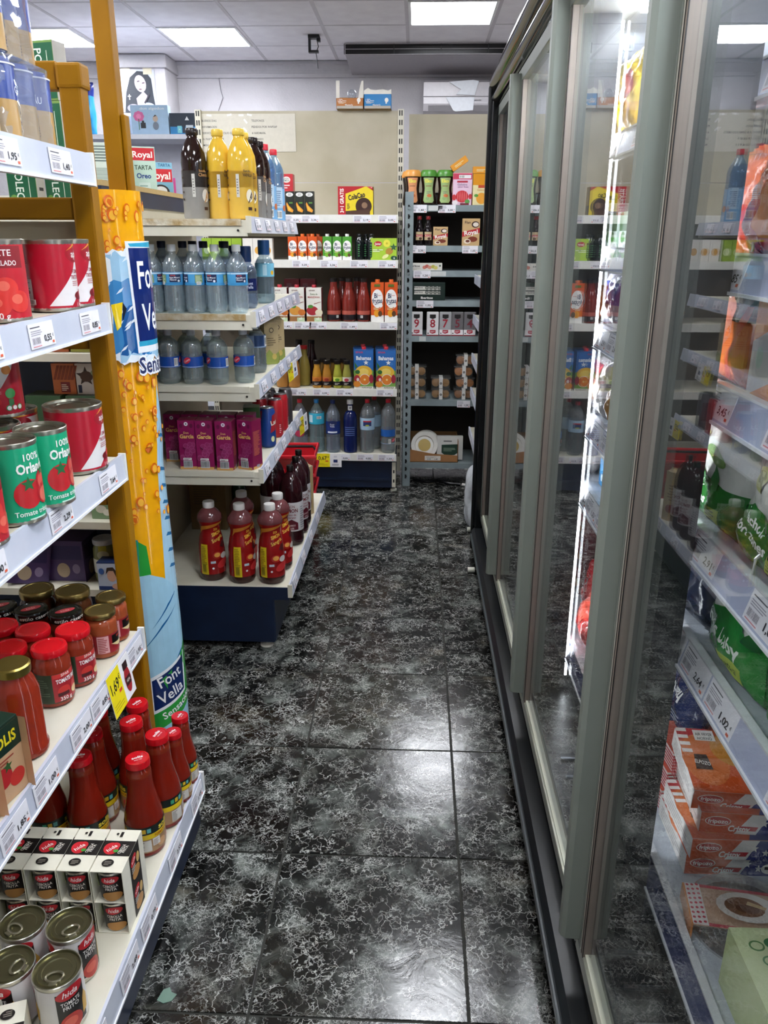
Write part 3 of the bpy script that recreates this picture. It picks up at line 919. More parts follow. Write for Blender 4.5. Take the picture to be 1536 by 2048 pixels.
mb = MB(); mb.box(1.26, 1.285, YN, YF - .03, .16, 2.0, '#c9d2dd/s'); wpart('back_wall', mb, FZ)
mb = MB(); mb.box(.36, 1.26, YN, YF - .03, 2.0, 2.03, '#d5dbe4/s'); wpart('ceiling_panel', mb, FZ)
mb = MB(); mb.box(.36, 1.26, YF - .036, YF - .03, .165, 2.0, '#2a2f36/s'); wpart('inner_side', mb, FZ)
mb = MB(); mb.box(.36, 1.26, YN, YF - .036, .165, .20, '#23262a/s'); wpart('floor_grid', mb, FZ)
for i in range(12):
    mb = MB(); mb.box(.40, .47, .95 + .075 * i, .958 + .075 * i, .2, .206, '#8c9298/m'); wpart('grid_slat', mb, FZ)
GLASS = clear_mat('door_glass', (.93, .95, .95, 1), .0, .035)
YD = [-.53, .35, 1.23, 2.11, 2.99, 3.765]
for i in range(5):
    y0, y1 = YD[i] + .004, YD[i + 1] - .004
    mb = MB()
    mb.box(.335, .368, y0, y1, 1.99, 2.03, ALU, b=.002); mb.box(.337, .368, y0, y1, .168, .20, BRIGHT, b=.002)
    mb.box(.336, .366, y0, y0 + .018, .2, 1.99, ALU); mb.box(.336, .366, y1 - .038, y1, .2, 1.99, ALU)
    mb.box(.342, .36, y0 + .018, y1 - .038, .20, .207, '#dadcc8/s')
    d = wpart('door', mb, FZ)
    mb = MB()
    for k, yy in enumerate((y1 - .039, y1 - .050)):
        mb.box(.337, .36, yy - .008, yy, .2, 1.99, '#84786e' if k else '#a9a498')
        mb.box(.3365, .338, yy - .0095, yy - .008, .2, 1.99, '#1c1a1a')
    wpart('gasket', mb, FZ, d)
    mb = MB(); mb.box(.345, .352, y0 + .012, y1 - .034, .195, 1.995, GLASS); wpart('glass_pane', mb, FZ, d)
    if i < 4:
        mb = MB()
        pts = [(.337, y1), (.312, y1), (.302, y1 - .004), (.298, y1 - .012), (.300, y1 - .022), (.308, y1 - .029), (.337, y1 - .031)]
        mb.prism(pts, .215, 2.012, ALU); e = wpart('handle', mb, FZ, d); flip_fix(e.data)
        mb = MB(); mb.box(.342, .366, y1 - .1, y1 - .08, .152, .168, '#1a1a1c/m', b=.002); wpart('door_roller', mb, FZ, d)
    # mullion behind the door joint
for y in (.38, 1.265, 2.16, 3.05):
    mb = MB(); mb.box(.375, .468, y - .018, y + .018, .2, 1.995, '#2a2c2e/s'); wpart('mullion', mb, FZ)
    mb = MB(); s_ = -1 if y > 1.5 else 1
    mb.box(.452, .459, y - .003, y + .003, .24, 1.98, '#f4f8ff/e%g' % (FREEZER_W * .6 if y > 1.5 else FREEZER_W * .45))
    if y < 1.5:
        mb.v = [(a - .02, b + .024, c) for a, b, c in mb.v]
    else:
        mb.v = [(a + .0165, b - .014, c) for a, b, c in mb.v]
    wpart('led_strip', mb, FZ)
for y in (.9, 1.8, 2.7):
    mb = MB(); mb.box(.50, .53, y - .3, y + .3, 1.985, 1.999, '#f4f8ff/e%g' % (FREEZER_W * 1.5)); wpart('led_strip', mb, FZ)  # unseen strips added behind the header to brighten the frozen goods
ZF = [.345, .84, 1.035, 1.275, 1.47, 1.73]
fs = []
for n, z in enumerate(ZF):
    mb = MB(); mb.box(.49, 1.20, .0, 3.74, z - .015, z, '#b9bfc8/s')
    s_ = wpart('shelf', mb, FZ); fs.append(s_)
    mb = MB(); h = .045
    mb.prism([(.49, z + .006), (.482, z + .006), (.468, z - h), (.49, z - h)], .0, 3.74, '#3c4672/s' if n < 1 else '#b4b9d2/s', axis='y'); e = wpart('price_rail', mb, FZ, s_); flip_fix(e.data)
    mb = MB(); mb.box(.464, .492, .0, 3.74, z - h - .005, z - h, '#f4f5f8/g'); wpart('rail_lip', mb, FZ, s_)
    mb = MB(); mb.box(.478, .492, .0, 3.74, z + .006, z + .010, '#d8dade/g'); wpart('rail_lip', mb, FZ, s_)
fp = ['2,99', '1,69', '0,89', '1,02', '2,64', '2,91', '3,45', '1,85']
rt = random.Random(8)
for n in range(6):
    k = 0
    y = .80 + .03 * n
    while y < 2.75:
        if n > 0 and rt.random() < .78 or n == 0 and k in (0, 5):
            wtag(FZ, fs[n], fp[(k + n) % 8], .4745, y, ZF[n] - .019, -90, wd=.112, ht=.046, rx=-14)
        y += .118; k += 1
# ================================================================ product kinds
def can(name, cat, r, h, art, a0=0.0, pull=False, base='#b9b6a8/m', lidc='#8d8a7c/m', ribs=False):
    p = Proto(name, cat)
    mb = MB()
    prof = [(r * .9, 0), (r * 1.0, .002), (r * 1.01, .005), (r * .975, .009)]
    if ribs:
        for i in range(10):
            z = .02 + (h - .04) * i / 10
            prof += [(r * .975, z), (r * .955, z + (h - .04) / 20)]
    prof += [(r * .975, h - .01), (r * 1.01, h - .006), (r * 1.01, h - .001), (r * .985, h), (r * .96, h - .001)]
    mb.lathe(prof, base, 32, caps=False)
    p.part('body', mb)
    mb = MB(); mb.lathe([(r * .96, h - .001), (r * .93, h - .006), (r * .80, h - .006), (r * .77, h - .004), (r * .62, h - .004), (r * .59, h - .006), (r * .40, h - .006), (0.0001, h - .006)], lidc, 32, caps=False)
    me = mb.mesh('lid')
    subs = []
    if pull:
        m2 = MB()
        m2.tube([(r * .36 * math.cos(t_), -r * .35 + r * .24 * math.sin(t_), h - .002) for t_ in [2 * PI * k / 14 for k in range(14)]], r * .05, '#b5b09a/m', 6, True)
        m2.box(-r * .16, r * .16, -r * .78, -r * .56, h - .005, h - .001, '#b5b09a/m', b=.001)
        m2.box(-r * .28, r * .28, -r * .62, -r * .52, h - .005, h - .002, '#a8a38d/m')
        subs = [('pull_tab', m2.mesh('pull_tab'), None)]
    p.part('lid', me, None, subs)
    if art:
        mb = MB(); mb.art(art, wrap(r * .975, a0), lift=.0004, step=.00007); p.part('label', mb.mesh('label', True, ang=60))
    return p

def lbg(a, r, z0, z1, c):
    k = r * .975 * PI
    a.r(-k, z0, k, z1, c); return a

def apis(r, h):
    a = Art(); lbg(a, r, .0075, h - .0085, '#b3142c/s')
    a.p([(-.03, .012), (-.075, .012), (-.02, h * .55), (.01, h - .014), (.055, h - .014), (.045, h * .7), (.02, h * .45)], '#e6e2e2/s')
    a.p([(.10, h * .3), (.135, h - .03), (.145, .012), (.085, .012)], '#e6e2e2/s')
    a.e_(-.005, h * .80, .030, .016, '#a01828/s'); a.p([(-.032, h * .84), (-.005, h * .94), (.02, h * .92), (-.005, h * .91)], '#e8a030/s'); a.t('apis', -.005, h * .80, .013, '#f2ece8')
    a.t('TOMATE', -.004, h * .56, .0075, '#a02030', w=.036); a.t('TRITURADO', -.004, h * .48, .0075, '#a02030', w=.046)
    a.lines(-.024, h * .36, .02, h * .44, 3, '#c08080', 2)
    a.e_(.034, h * .70, .009, .009, '#e08a2a/s'); a.e_(.036, h * .36, .010, .010, '#3f8f4a/s'); a.r(.031, h * .18, .041, h * .28, '#2f6a38')
    a.e_(-.006, h * .22, .016, .008, '#7a1420/s'); a.e_(.006, h * .25, .012, .008, '#c42a34/s')
    for i, c in enumerate(('#3f8f5a', '#b83040', '#4f8a3a')):
        x = .030 + .011 * i; a.e_(x, h * .15, .006, .006, c, 12); a.e_(x, h * .15, .0042, .0042, '#efeaea', 12)
        x = .105 + .011 * i; a.e_(x, h * .16, .006, .006, c, 12); a.e_(x, h * .16, .0042, .0042, '#efeaea', 12)
    a.t('1 kg', -.01, h * .10, .007, '#f0d8d8')
    # back of the label with ingredients
    a.r(-.155, .012, -.105, h * .46, '#bfb6b4/s'); a.lines(-.15, h * .50, -.11, h * .86, 14, '#d9707a', 4); a.lines(-.15, h * .2, -.11, h * .43, 9, '#6a6062', 5)
    a.r(-.15, h * .26, -.112, h * .30, '#8a2030'); a.bars(-.125, .014, -.10, h * .18, 9)
    return a

def orlando(r, h):
    a = Art(); lbg(a, r, .0075, h - .0085, '#16a678/s')
    for s in (-.075, .055):
        a.t('100%', s, h * .82, .012, '#f4f4f0'); a.t('Orlando', s + .002, h * .69, .017, '#f6f6f2', w=.066, b=.03)
        a.e_(s - .014, h * .38, .026, .026, '#c1272d/s'); a.e_(s + .018, h * .50, .017, .020, '#b01f28/s'); a.e_(s + .018, h * .50, .012, .015, '#d8584e/s'); a.e_(s + .02, h * .34, .019, .019, '#b01f28/s'); a.e_(s + .02, h * .33, .014, .014, '#dd6a58/s')
        a.star(s - .014, h * .50, .014, '#1c6b3a'); a.star(s + .018, h * .62, .010, '#1c6b3a')
        a.t('Tomate triturado', s, h * .15, .009, '#f2f6f2', w=.085)
        a.lines(s - .02, h * .06, s + .03, h * .10, 1, '#bfe8d8', 3)
    return a

CAN_APIS = can('tomato_can', 'can', .047, .134, apis(.047, .134))
CAN_APIS_BIG = can('tomato_can', 'can', .059, .142, apis(.059, .142))
CAN_ORL = can('tomato_can', 'can', .046, .145, orlando(.046, .145))

def strawb(r, h):
    a = Art(); lbg(a, r, .0075, h - .0085, '#c02330/s'); a.r(-.05, h * .66, .05, h * .92, '#8a1420'); a.t('TOMATE', 0, h * .84, .010, '#f2e8e4', w=.06); a.t('ENTERO PELADO', 0, h * .72, .008, '#f2e8e4', w=.075)
    for x, y in ((-.02, .38), (.015, .42), (.0, .22), (.035, .26), (-.035, .2)):
        a.e_(x, h * y, .020, .018, '#d93a34/s'); a.e_(x - .004, h * y + .004, .010, .008, '#e86a58/s')
    a.t('390 g', .0, h * .09, .010, '#f6eeea'); return a
CAN_ENT = can('tomato_can', 'can', .045, .135, strawb(.045, .135))

def hida_can(r, h):
    a = Art(); lbg(a, r, .008, h - .01, '#d9d6d4/s')
    for s in (-.065, .03):
        a.r(s - .026, .012, s + .026, h - .018, '#14120f/s')
        a.e_(s, h * .80, .026, .013, '#c0202a/s', rot=.12); a.t('hida', s, h * .80, .012, '#f6f2ee', sh=.25)
        a.t('TOMATE', s - .002, h * .62, .008, '#f2efe8', w=.034); a.t('FRITO', s - .002, h * .53, .008, '#f2efe8', w=.028)
        a.p([(s + .018, h * .2), (s + .030, h * .24), (s + .033, h * .48), (s + .026, h * .62), (s + .020, h * .48)], '#d8a83a/s')
        a.e_(s - .004, h * .22, .020, .020, '#b83028/s'); a.e_(s - .006, h * .24, .012, .010, '#d85a4a/s')
    return a
CAN_HIDA = can('fried_tomato_can', 'can', .049, .115, hida_can(.049, .115), pull=True, base='#c5c2b6/m', lidc='#8f8b6c/m', ribs=True)

def jar(name, cat, r, h, lid, lidh, body, art, lr=None, lart=None, neck=.85, a0=0.0):
    p = Proto(name, cat); lr = lr or r * .93
    b = h - lidh
    prof = [(r * .80, 0), (r * .96, .004), (r, .012), (r, b * .80), (r * .97, b * .87), (r * neck, b * .95), (r * neck, b)]
    mb = MB(); mb.lathe(prof, body, 32); p.part('glass', mb)
    mb = MB(); mb.lathe([(lr, b - .002), (lr * 1.02, b + .002), (lr * 1.02, h - .004), (lr * .97, h - .0008), (lr * .80, h), (lr * .78, h - .0012), (0.0001, h - .0012)], lid, 32, caps=False)
    subs = []
    if lart:
        m2 = MB(); m2.art(lart, flat((0, 0, h - .0010), (1, 0, 0), (0, 1, 0)), lift=.0004); subs = [('lid_print', m2.mesh('lid_print', False), None)]
    p.part('lid', mb.mesh('lid'), None, subs)
    if art:
        mb = MB(); mb.art(art, wrap(r, a0), lift=.0005, step=.0001); p.part('label', mb.mesh('label', True, ang=60))
    return p

def spar_jar():
    a = Art(); r = .044; h = .125
    a.r(-.105, .012, .105, .078, '#2d3b28/s'); a.r(-.022, .014, .045, .077, '#a3242c/s')
    a.r(-.020, .068, .030, .077, '#c8342e'); a.t('SPAR', .006, .0725, .006, '#f4e8e0', w=.02)
    a.t('TOMATE FRITO', .013, .060, .009, '#f6f2ee', w=.056, b=.03)
    a.e_(.0, .036, .014, .012, '#c83a34/s'); a.e_(.028, .040, .013, .014, '#b82a28/s'); a.e_(.026, .030, .010, .008, '#e0c08a/s'); a.r(-.014, .026, .01, .034, '#4a1418')
    a.t('350 g', .002, .020, .008, '#f4efe8'); a.lines(-.06, .03, -.028, .07, 8, '#5a6a54', 2); a.bars(.055, .02, .085, .05, 9)
    return a
JAR_RED = jar('tomato_jar', 'jar', .0375, .128, '#c8141f/g', .0135, '#8a2f1c/g', spar_jar())
a = Art(); a.e_(0, 0, .022, .010, '#a83038'); a.t('hida', 0, 0, .008, '#e8b0b0')
al = Art(); al.r(-.09, .012, .09, .075, '#161412/s'); al.r(-.026, .014, .04, .073, '#7a1a22/s'); al.t('hida', .006, .062, .012, '#f2e8e4'); al.e_(.01, .035, .018, .014, '#b8382e/s'); al.t('estilo casero', -.02, .022, .006, '#e8e4dc')
JAR_BLK = jar('sauce_jar', 'jar', .0385, .128, '#171513/g', .017, '#7c2a1a/g', al, lart=a)
ab = Art(); ab.t('estilo casero', .0, .1185, .008, '#d8d4cc', w=.07)
mb = MB(); mb.art(ab, wrap(.0372, 0), lift=.0006); JAR_BLK.parts.append(('lid_lettering', mb.mesh('lid_lettering', False), None, ()))
al = Art(); al.r(-.075, .014, .075, .060, '#94242a/s'); al.r(-.03, .016, -.004, .058, '#d8a0a0'); al.lines(-.028, .018, -.006, .056, 9, '#94242a'); al.r(.004, .036, .045, .056, '#15100e/s'); al.t('SPAR', .025, .050, .005, '#e04030'); al; al.p([(.0, .036), (.02, .026), (.045, .03), (.045, .036)], '#e6cf98/s')
JAR_GOLD = jar('sauce_jar', 'jar', .0345, .112, '#a08b54/m', .011, '#9c4a2a/g', al, neck=.74, lr=.034)
JAR_GOLD2 = jar('sauce_jar', 'jar', .041, .135, '#8f7b48/m', .016, '#4e2a18/g', None, neck=.86)
al = Art(); al.r(-.05, .03, .05, .075, '#e8e6d8'); al.r(-.012, .075, .012, .12, '#a8a02c'); al.t('Y', .0, .055, .014, '#2a2a20'); al.e_(.0, .09, .018, .014, '#b8b890')
JAR_OLIVE = jar('olive_jar', 'jar', .036, .135, '#b9bcc0/s', .014, '#8c8f5e/g', al)

def solis():
    p = Proto('tomato_sauce_bottle', 'bottle')
    prof = [(.040, 0), (.048, .004), (.050, .014), (.050, .080), (.0495, .088), (.046, .110), (.038, .140), (.033, .165), (.0315, .190), (.0315, .208), (.030, .214), (.026, .220), (.026, .228)]
    prof = [(r_, z_, '#7d1d10/g') for r_, z_ in prof]
    prof[9] = (.0315, .200, '#7c2a18/g')
    mb = MB(); mb.lathe(prof, '#7d1d10/g', 32); p.part('glass', mb)
    mb = MB(); mb.lathe([(.0285, .222), (.031, .224), (.031, .236), (.0295, .240), (.025, .2405), (.0245, .2395), (.0001, .2395)], '#c2141e/g', 28, caps=False)
    a = Art(); a.t('solis', 0, .002, .009, '#f4e4e4', w=.028, b=.03); a.t('desde 1961', 0, -.009, .004, '#f0d0d0', w=.02)
    m2 = MB(); m2.art(a, flat((0, 0, .2397), (1, 0, 0), (0, 1, 0)), lift=.0004)
    p.part('lid', mb.mesh('lid'), None, [('lid_print', m2.mesh('lid_print', False), None)])
    a = Art(); k = .157
    a.r(-k, .014, k, .062, '#a9835c/s'); a.r(-k, .050, k, .063, '#e8c81c/s'); a.r(-k, .063, k, .084, '#15211f/s')
    for s in (-.085, .05):
        a.t('solis', s, .0735, .013, '#f0d84a', w=.045, b=.03); a.t('FORMATO AHORRO', s, .0565, .007, '#b03018', w=.07)
        a.e_(s + .02, .032, .012, .010, '#c8403a/s'); a.e_(s - .015, .03, .014, .010, '#d8a878/s')
    for i, c in enumerate(('#3fa078', '#d8b02a', '#5fb0b0')):
        a.r(-.030 + .013 * i, .068, -.020 + .013 * i, .079, c)
    a.r(-.03, .018, .004, .048, '#d8d4cc'); a.lines(-.028, .02, -.012, .046, 8, '#6a6660', 3); a.r(.008, .03, .028, .05, '#e4e0da'); a.lines(.01, .032, .026, .047, 5, '#8a6a60', 7)
    mb = MB(); mb.art(a, wrap(.050, 0), lift=.0005, step=.00008); p.part('label', mb.mesh('label', True, ang=60))
    return p
SOLIS = solis()

def tallsauce():
    p = Proto('tomato_sauce_bottle', 'bottle')
    mb = MB(); mb.lathe([(.036, 0), (.042, .004), (.043, .012), (.043, .016), (.040, .02), (.040, .13), (.034, .15), (.028, .162), (.027, .172)], '#8a2a16/g', 28); p.part('glass', mb)
    mb = MB(); mb.lathe([(.031, .168), (.032, .172), (.032, .183), (.029, .186), (.0001, .1855)], '#a8954e/m', 28, caps=False); p.part('lid', mb)
    a = Art(); a.r(-.03, .03, .03, .10, '#e0d8c0/s'); a.e_(0, .06, .02, .02, '#b8342a'); a
    mb = MB(); mb.art(a, wrap(.040, -2.2)); p.part('label', mb)
    return p
TALLSAUCE = tallsauce()

def carton(name, cat, w, d, h, front=None, side=None, top=None, c='#eeeeea', sidec=None, topc=None, gable=False, cap=None, capc='#e06010/s', back=None, bev=0.0015):
    """box standing on its base; front looks to -Y; origin in the middle of the base"""
    p = Proto(name, cat)
    mb = MB(); mb.box(-w / 2, w / 2, -d / 2, d / 2, 0, h, c, b=bev)
    if sidec or topc:
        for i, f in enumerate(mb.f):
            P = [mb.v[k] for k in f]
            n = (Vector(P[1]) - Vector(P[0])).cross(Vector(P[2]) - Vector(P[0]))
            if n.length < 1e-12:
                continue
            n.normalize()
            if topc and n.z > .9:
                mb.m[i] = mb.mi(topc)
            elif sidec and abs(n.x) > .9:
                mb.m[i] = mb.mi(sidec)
    p.part('box', mb.mesh('box', False))
    mb = MB()
    if front: mb.art(front, flat((0, -d / 2, 0), (1, 0, 0), (0, 0, 1)))
    if back: mb.art(back, flat((0, d / 2, 0), (-1, 0, 0), (0, 0, 1)))
    if side: mb.art(side, flat((w / 2, 0, 0), (0, 1, 0), (0, 0, 1))); 
    if side: mb.art(side, flat((-w / 2, 0, 0), (0, -1, 0), (0, 0, 1)))
    if top: mb.art(top, flat((0, 0, h), (1, 0, 0), (0, 1, 0)))
    if mb.f: p.part('print', mb.mesh('print', False))
    if gable:
        g = MB(); g.box(-w / 2 + .002, w / 2 - .002, -.002, .002, h, h + .012, c); g.prism([(-d / 2 + .002, h), (d / 2 - .002, h), (.004, h + .006), (-.004, h + .006)], -w / 2 + .003, w / 2 - .003, sidec or c, axis='x')
        p.part('folded_top', flip_fix(g.mesh('folded_top', False)))
    if cap:
        g = MB(); g.lathe([(cap, h - .001), (cap, h + cap * 1.1), (cap * .9, h + cap * 1.25), (.0001, h + cap * 1.25)], capc, 18, (0, -d * .18), caps=False); p.part('cap', g)
    return p

def pet(name, r, h, body, capc, label=None, art=None, capr=.0145, caph=.018, style='water', inner=None, a0=0.0, ribs=True, sq=0.0):
    """plastic bottle"""
    p = Proto(name, 'bottle')
    zb = h - caph
    sh = {'water': .70, 'cola': .72, 'sport': .74, 'wide': .66}[style]
    prof = [(r * .55, 0.004), (r * .80, 0), (r * .96, .010), (r, .024)]
    z = .03; top = zb * sh
    n = 9
    for i in range(n):
        q = z + (top - z) * i / n
        if ribs and not (label and label[0] - .005 < q < label[1] + .005):
            prof += [(r, q), (r * .955, q + (top - z) / n * .5)]
        else:
            prof += [(r * .985, q)]
    prof += [(r, top)]
    for t_ in (.15, .3, .45, .6, .75, .9, 1.0):
        k = math.cos(t_ * PI / 2) ** (.75 if style != 'water' else 1.0)
        prof.append((capr * .92 + (r - capr * .92) * k, top + (zb - .010 - top) * t_))
    prof += [(capr * .92, zb)]
    mb = MB(); mb.lathe(prof, body, 24, sq=sq, caps=False); p.part('body', mb)
    if inner:
        mb = MB(); ip = [(rr * .955, max(zz, .003)) for rr, zz in prof if zz < top + (zb - top) * .62]; ip = [(.0001, .003)] + ip; ip.append((.0001, ip[-1][1])); mb.lathe(ip, inner, 24, sq=sq, caps=False); p.part('drink', mb)
    mb = MB(); mb.lathe([(capr, zb - .004), (capr * 1.03, zb), (capr * 1.03, h - .002), (capr * .94, h), (.0001, h)], capc, 20, caps=False)
    p.part('cap', mb)
    if label:
        mb = MB(); mb.lathe([(r * 1.012, label[0]), (r * 1.014, label[0] + .001), (r * 1.014, label[1] - .001), (r * 1.012, label[1])], label[2], 28, caps=False, sq=sq)
        if art: mb.art(art, wrap(r * 1.016, a0), lift=.0004, step=.0001)
        p.part('label', mb.mesh('label', True, ang=60))
    return p

def glassb(name, prof, body, cap, capc, label=None, art=None, cat='bottle', a0=0.0, seg=24):
    p = Proto(name, cat)
    if art is not None and not art.e: art = None
    mb = MB(); mb.lathe(prof, body, seg); p.part('glass', mb)
    r0, z0, z1 = cap
    mb = MB(); mb.lathe([(r0, z0), (r0 * 1.04, z0 + .001), (r0 * 1.04, z1 - .002), (r0 * .95, z1), (.0001, z1)], capc, 20, caps=False); p.part('cap', mb)
    if label or art:
        mb = MB()
        rf = prof_r([(q[0], q[1]) for q in prof])
        if label:
            for z_0, z_1, c in label:
                zz = [z_0 + (z_1 - z_0) * i / 4 for i in range(5)]
                mb.lathe([(rf(q) + .0008, q) for q in zz], c, 28, caps=False)
        if art: mb.art(art, wrap(rf, a0, ref=rf((art.e[0][0][0][1]))), lift=.0013, step=.0001)
        p.part('label', mb.mesh('label', True, ang=60))
    return p

# ---- frozen bags
def bag(name, cat, w, h, t_, zones, art=None, seed=1, mode='/c', crimp=True):
    """pillow bag standing upright, front to -Y; zones: [(v_to, colour)] from the bottom up"""
    p = Proto(name, cat)
    rn = random.Random(seed); ph = [rn.uniform(0, 6) for _ in range(6)]
    def thick(u, v):
        k = max(0.0, (1 - abs(2 * u) ** 3.2)) ** .55 * max(0.0, (1 - abs(2 * v - 1) ** 4)) ** .6
        return t_ / 2 * k * (1 + .14 * math.sin(9 * u + ph[0]) * math.sin(8 * v + ph[1])) + .004 * math.sin(23 * u + ph[2]) * math.sin(19 * v + ph[3]) * k
    NU, NV = 24, 30
    def P(u, v, s, o=0.0):
        x = u * w * (1 - .06 * math.sin(PI * v)) + .004 * math.sin(11 * v + ph[4])
        return (x, s * (thick(u, v) + o) , v * h + .004 * math.sin(10 * u + ph[5]) * v)
    mb = MB()
    for s in (-1, 1):
        vv = [P(-.5 + i / NU, j / NV, s) for j in range(NV + 1) for i in range(NU + 1)]
        for zi, (zt, c) in enumerate(zones):
            z0 = zones[zi - 1][0] if zi else -1
            ff = []
            for j in range(NV):
                vm = (j + .5) / NV
                if not (z0 < vm <= zt): continue
                for i in range(NU):
                    a = j * (NU + 1) + i
                    q = (a, a + 1, a + NU + 2, a + NU + 1)
                    ff.append(q if s < 0 else q[::-1])
            mb.add(vv, ff, c + mode)
    p.part('bag', mb.mesh('bag', True, ang=80))
    if art:
        mb = MB()
        def mp(x, y, o):
            return P(x / w, max(0, min(1, y / h)), -1, o)
        mp.du = w / 20; mp.dv = h / 20
        mb.art(art, mp, lift=.0022, step=.0002); p.part('print', mb.mesh('print', True, ang=80))
    if crimp:
        mb = MB()
        for k in range(2):
            v = .0 if k == 0 else 1.0
            n = 22; vv = []; ff = []
            for i in range(n + 1):
                u = -.5 + i / n
                x, y, z = P(u, v, -1)
                yy = .0025 * (1 if i % 2 else -1)
                vv += [(x, yy, z), (x, yy, z + (.012 if k else -.001)), (x, yy + .001, z), (x, yy + .001, z + (.012 if k else -.001))]
            for i in range(n):
                a = i * 4; ff += [(a, a + 4, a + 5, a + 1), (a + 2, a + 3, a + 7, a + 6), (a + 1, a + 5, a + 7, a + 3)]
            mb.add(vv, ff, zones[-1][1] + '/s' if k else zones[0][1] + '/s')
        p.part('sealed_edge', mb.mesh('sealed_edge', False))
    return p
# ================================================================ goods on the near gondola
g = 'tomato cans on the near shelves'
put(CAN_APIS, -.715, 1.585, 1.371, 106, 'red and white tomato can in front, its barcode turned to the camera', g)
put(CAN_APIS, -.722, 1.6795, 1.371, 104, 'red and white can half hidden behind the barcode can, beside the yellow post', g)
put(CAN_APIS, -.775, 1.500, 1.371, 150, 'red and grey tomato can showing its ingredients, second from the camera', g)
put(CAN_ENT, -.712, 1.375, 1.371, 20, 'red can with whole peeled tomatoes printed on it, at the left edge', g)
put(CAN_ENT, -.70, 1.20, 1.371, 40, 'red peeled-tomato can standing nearer than the picture shows', g)
put(CAN_APIS_BIG, -.725, 1.615, 1.041, 100, 'large red and white tomato can alone at the yellow post end', g)
put(CAN_ORL, -.690, 1.389, 1.041, 8, 'bright green tomato can nearer the large red can', g)
put(CAN_ORL, -.702, 1.292, 1.041, 5, 'bright green tomato can at the left picture edge', g)
put(CAN_APIS, -.815, 1.46, 1.041, 40, 'red tomato can in the lower layer behind the green cans', g)
put(CAN_APIS, -.845, 1.60, 1.041, 40, 'red tomato can in the lower layer beside the large can', g)
put(CAN_APIS, -.832, 1.53, 1.041 + .1345, 12, 'red tomato can stacked on top, its white swoosh and logo facing out', g)
put(CAN_ENT, -.71, 1.175, 1.041, 50, 'reddish can cut off by the picture edge beside the green cans', g)

# beer packs
def beer():
    a = Art(); r = .033; h = .122
    k = r * PI
    a.r(-k, .004, k, .058, '#b08a4c/s'); a.r(-k, .058, k, .112, '#1d3a8c/s'); 
    for s in (-.05, .05):
        a.t('GOLDBRAU', s, .074, .011, '#e8ecf4', w=.062); a.e_(s, .052, .014, .013, '#e8e0d8'); a.e_(s, .052, .010, .009, '#c0342c'); a.p([(s - .024, .048), (s, .036), (s + .024, .048), (s, .040)], '#24408c')
        a.lines(s - .02, .012, s + .02, .03, 4, '#6a5a8a', 3); a.r(s - .016, .088, s - .010, .102, '#b8975a'); a.r(s - .002, .088, s + .004, .102, '#b8975a'); a.r(s + .012, .088, s + .018, .102, '#b8975a')
    a.r(-k, .110, k, .1125, '#d8d8e0')
    body = MB(); body.lathe([(r * .8, 0), (r, .006), (r, .108), (r * .82, .118), (r * .84, .121), (r * .8, .122), (r * .76, .119), (.0001, .119)], '#1f3d94/s', 24, caps=False)
    body.art(a, wrap(r, 0), lift=.0004, step=.00008)
    me = body.mesh('can', True, ang=50)
    p = Proto('beer_pack', 'beer pack')
    film = MB(); NX, NZ = 26, 10
    vv = []; ff = []; rn = random.Random(3)
    for j in range(NZ + 1):
        for i in range(NX):
            t_ = 2 * PI * i / NX
            cx = math.copysign(abs(math.cos(t_)) ** .42, math.cos(t_)); cy = math.copysign(abs(math.sin(t_)) ** .42, math.sin(t_))
            z = .002 + .125 * j / NZ
            k2 = 1 + rn.uniform(0, .035)
            vv.append((.0665 * cx * k2, .1005 * cy * k2, z))
    for j in range(NZ):
        for i in range(NX):
            q = j * NX + i; q2 = j * NX + (i + 1) % NX
            ff.append((q, q2, q2 + NX, q + NX))
    ff.append(tuple(NZ * NX + i for i in range(NX)))
    film.add(vv, ff, '#e8eef8/t')
    p.part('plastic_film', film.mesh('plastic_film', True, ang=25))
    return p, me
BEER, BEERCAN = beer()
def beer_pack(x, y, z, rz, label, knot=False):
    o = put(BEER, x, y, z, rz, label, 'beer packs on the top shelf')
    for i in (-1, 1):
        for j in (-1, 0, 1):
            obj('can', BEERCAN, o, (.033 * i, .0668 * j, .001), (0, 0, 1.0 + .3 * j + i * .2 - math.radians(rz)))
    if knot:
        mb = MB(); mb.lathe([(.03, .125), (.014, .135), (.008, .142), (.016, .155), (.018, .165), (.006, .172)], '#44546e/s', 14, (.01, -.03)); mb.box(.0, .09, -.034, -.028, .134, .138, '#cfd8e6/t'); mb.box(-.08, .0, -.034, -.028, .132, .136, '#2a4a8c/s')
        obj('film_knot', mb.mesh('film_knot'), o)
beer_pack(-.736, 1.515, 1.661, 0, 'blue and gold beer can pack standing on the top shelf')
beer_pack(-.752, 1.52, 1.661 + .13, 6, 'blue and gold beer can pack lying on top of the other, film knotted', True)
beer_pack(-.736, 1.305, 1.661, 0, 'blue and gold beer can pack cut by the left picture edge')

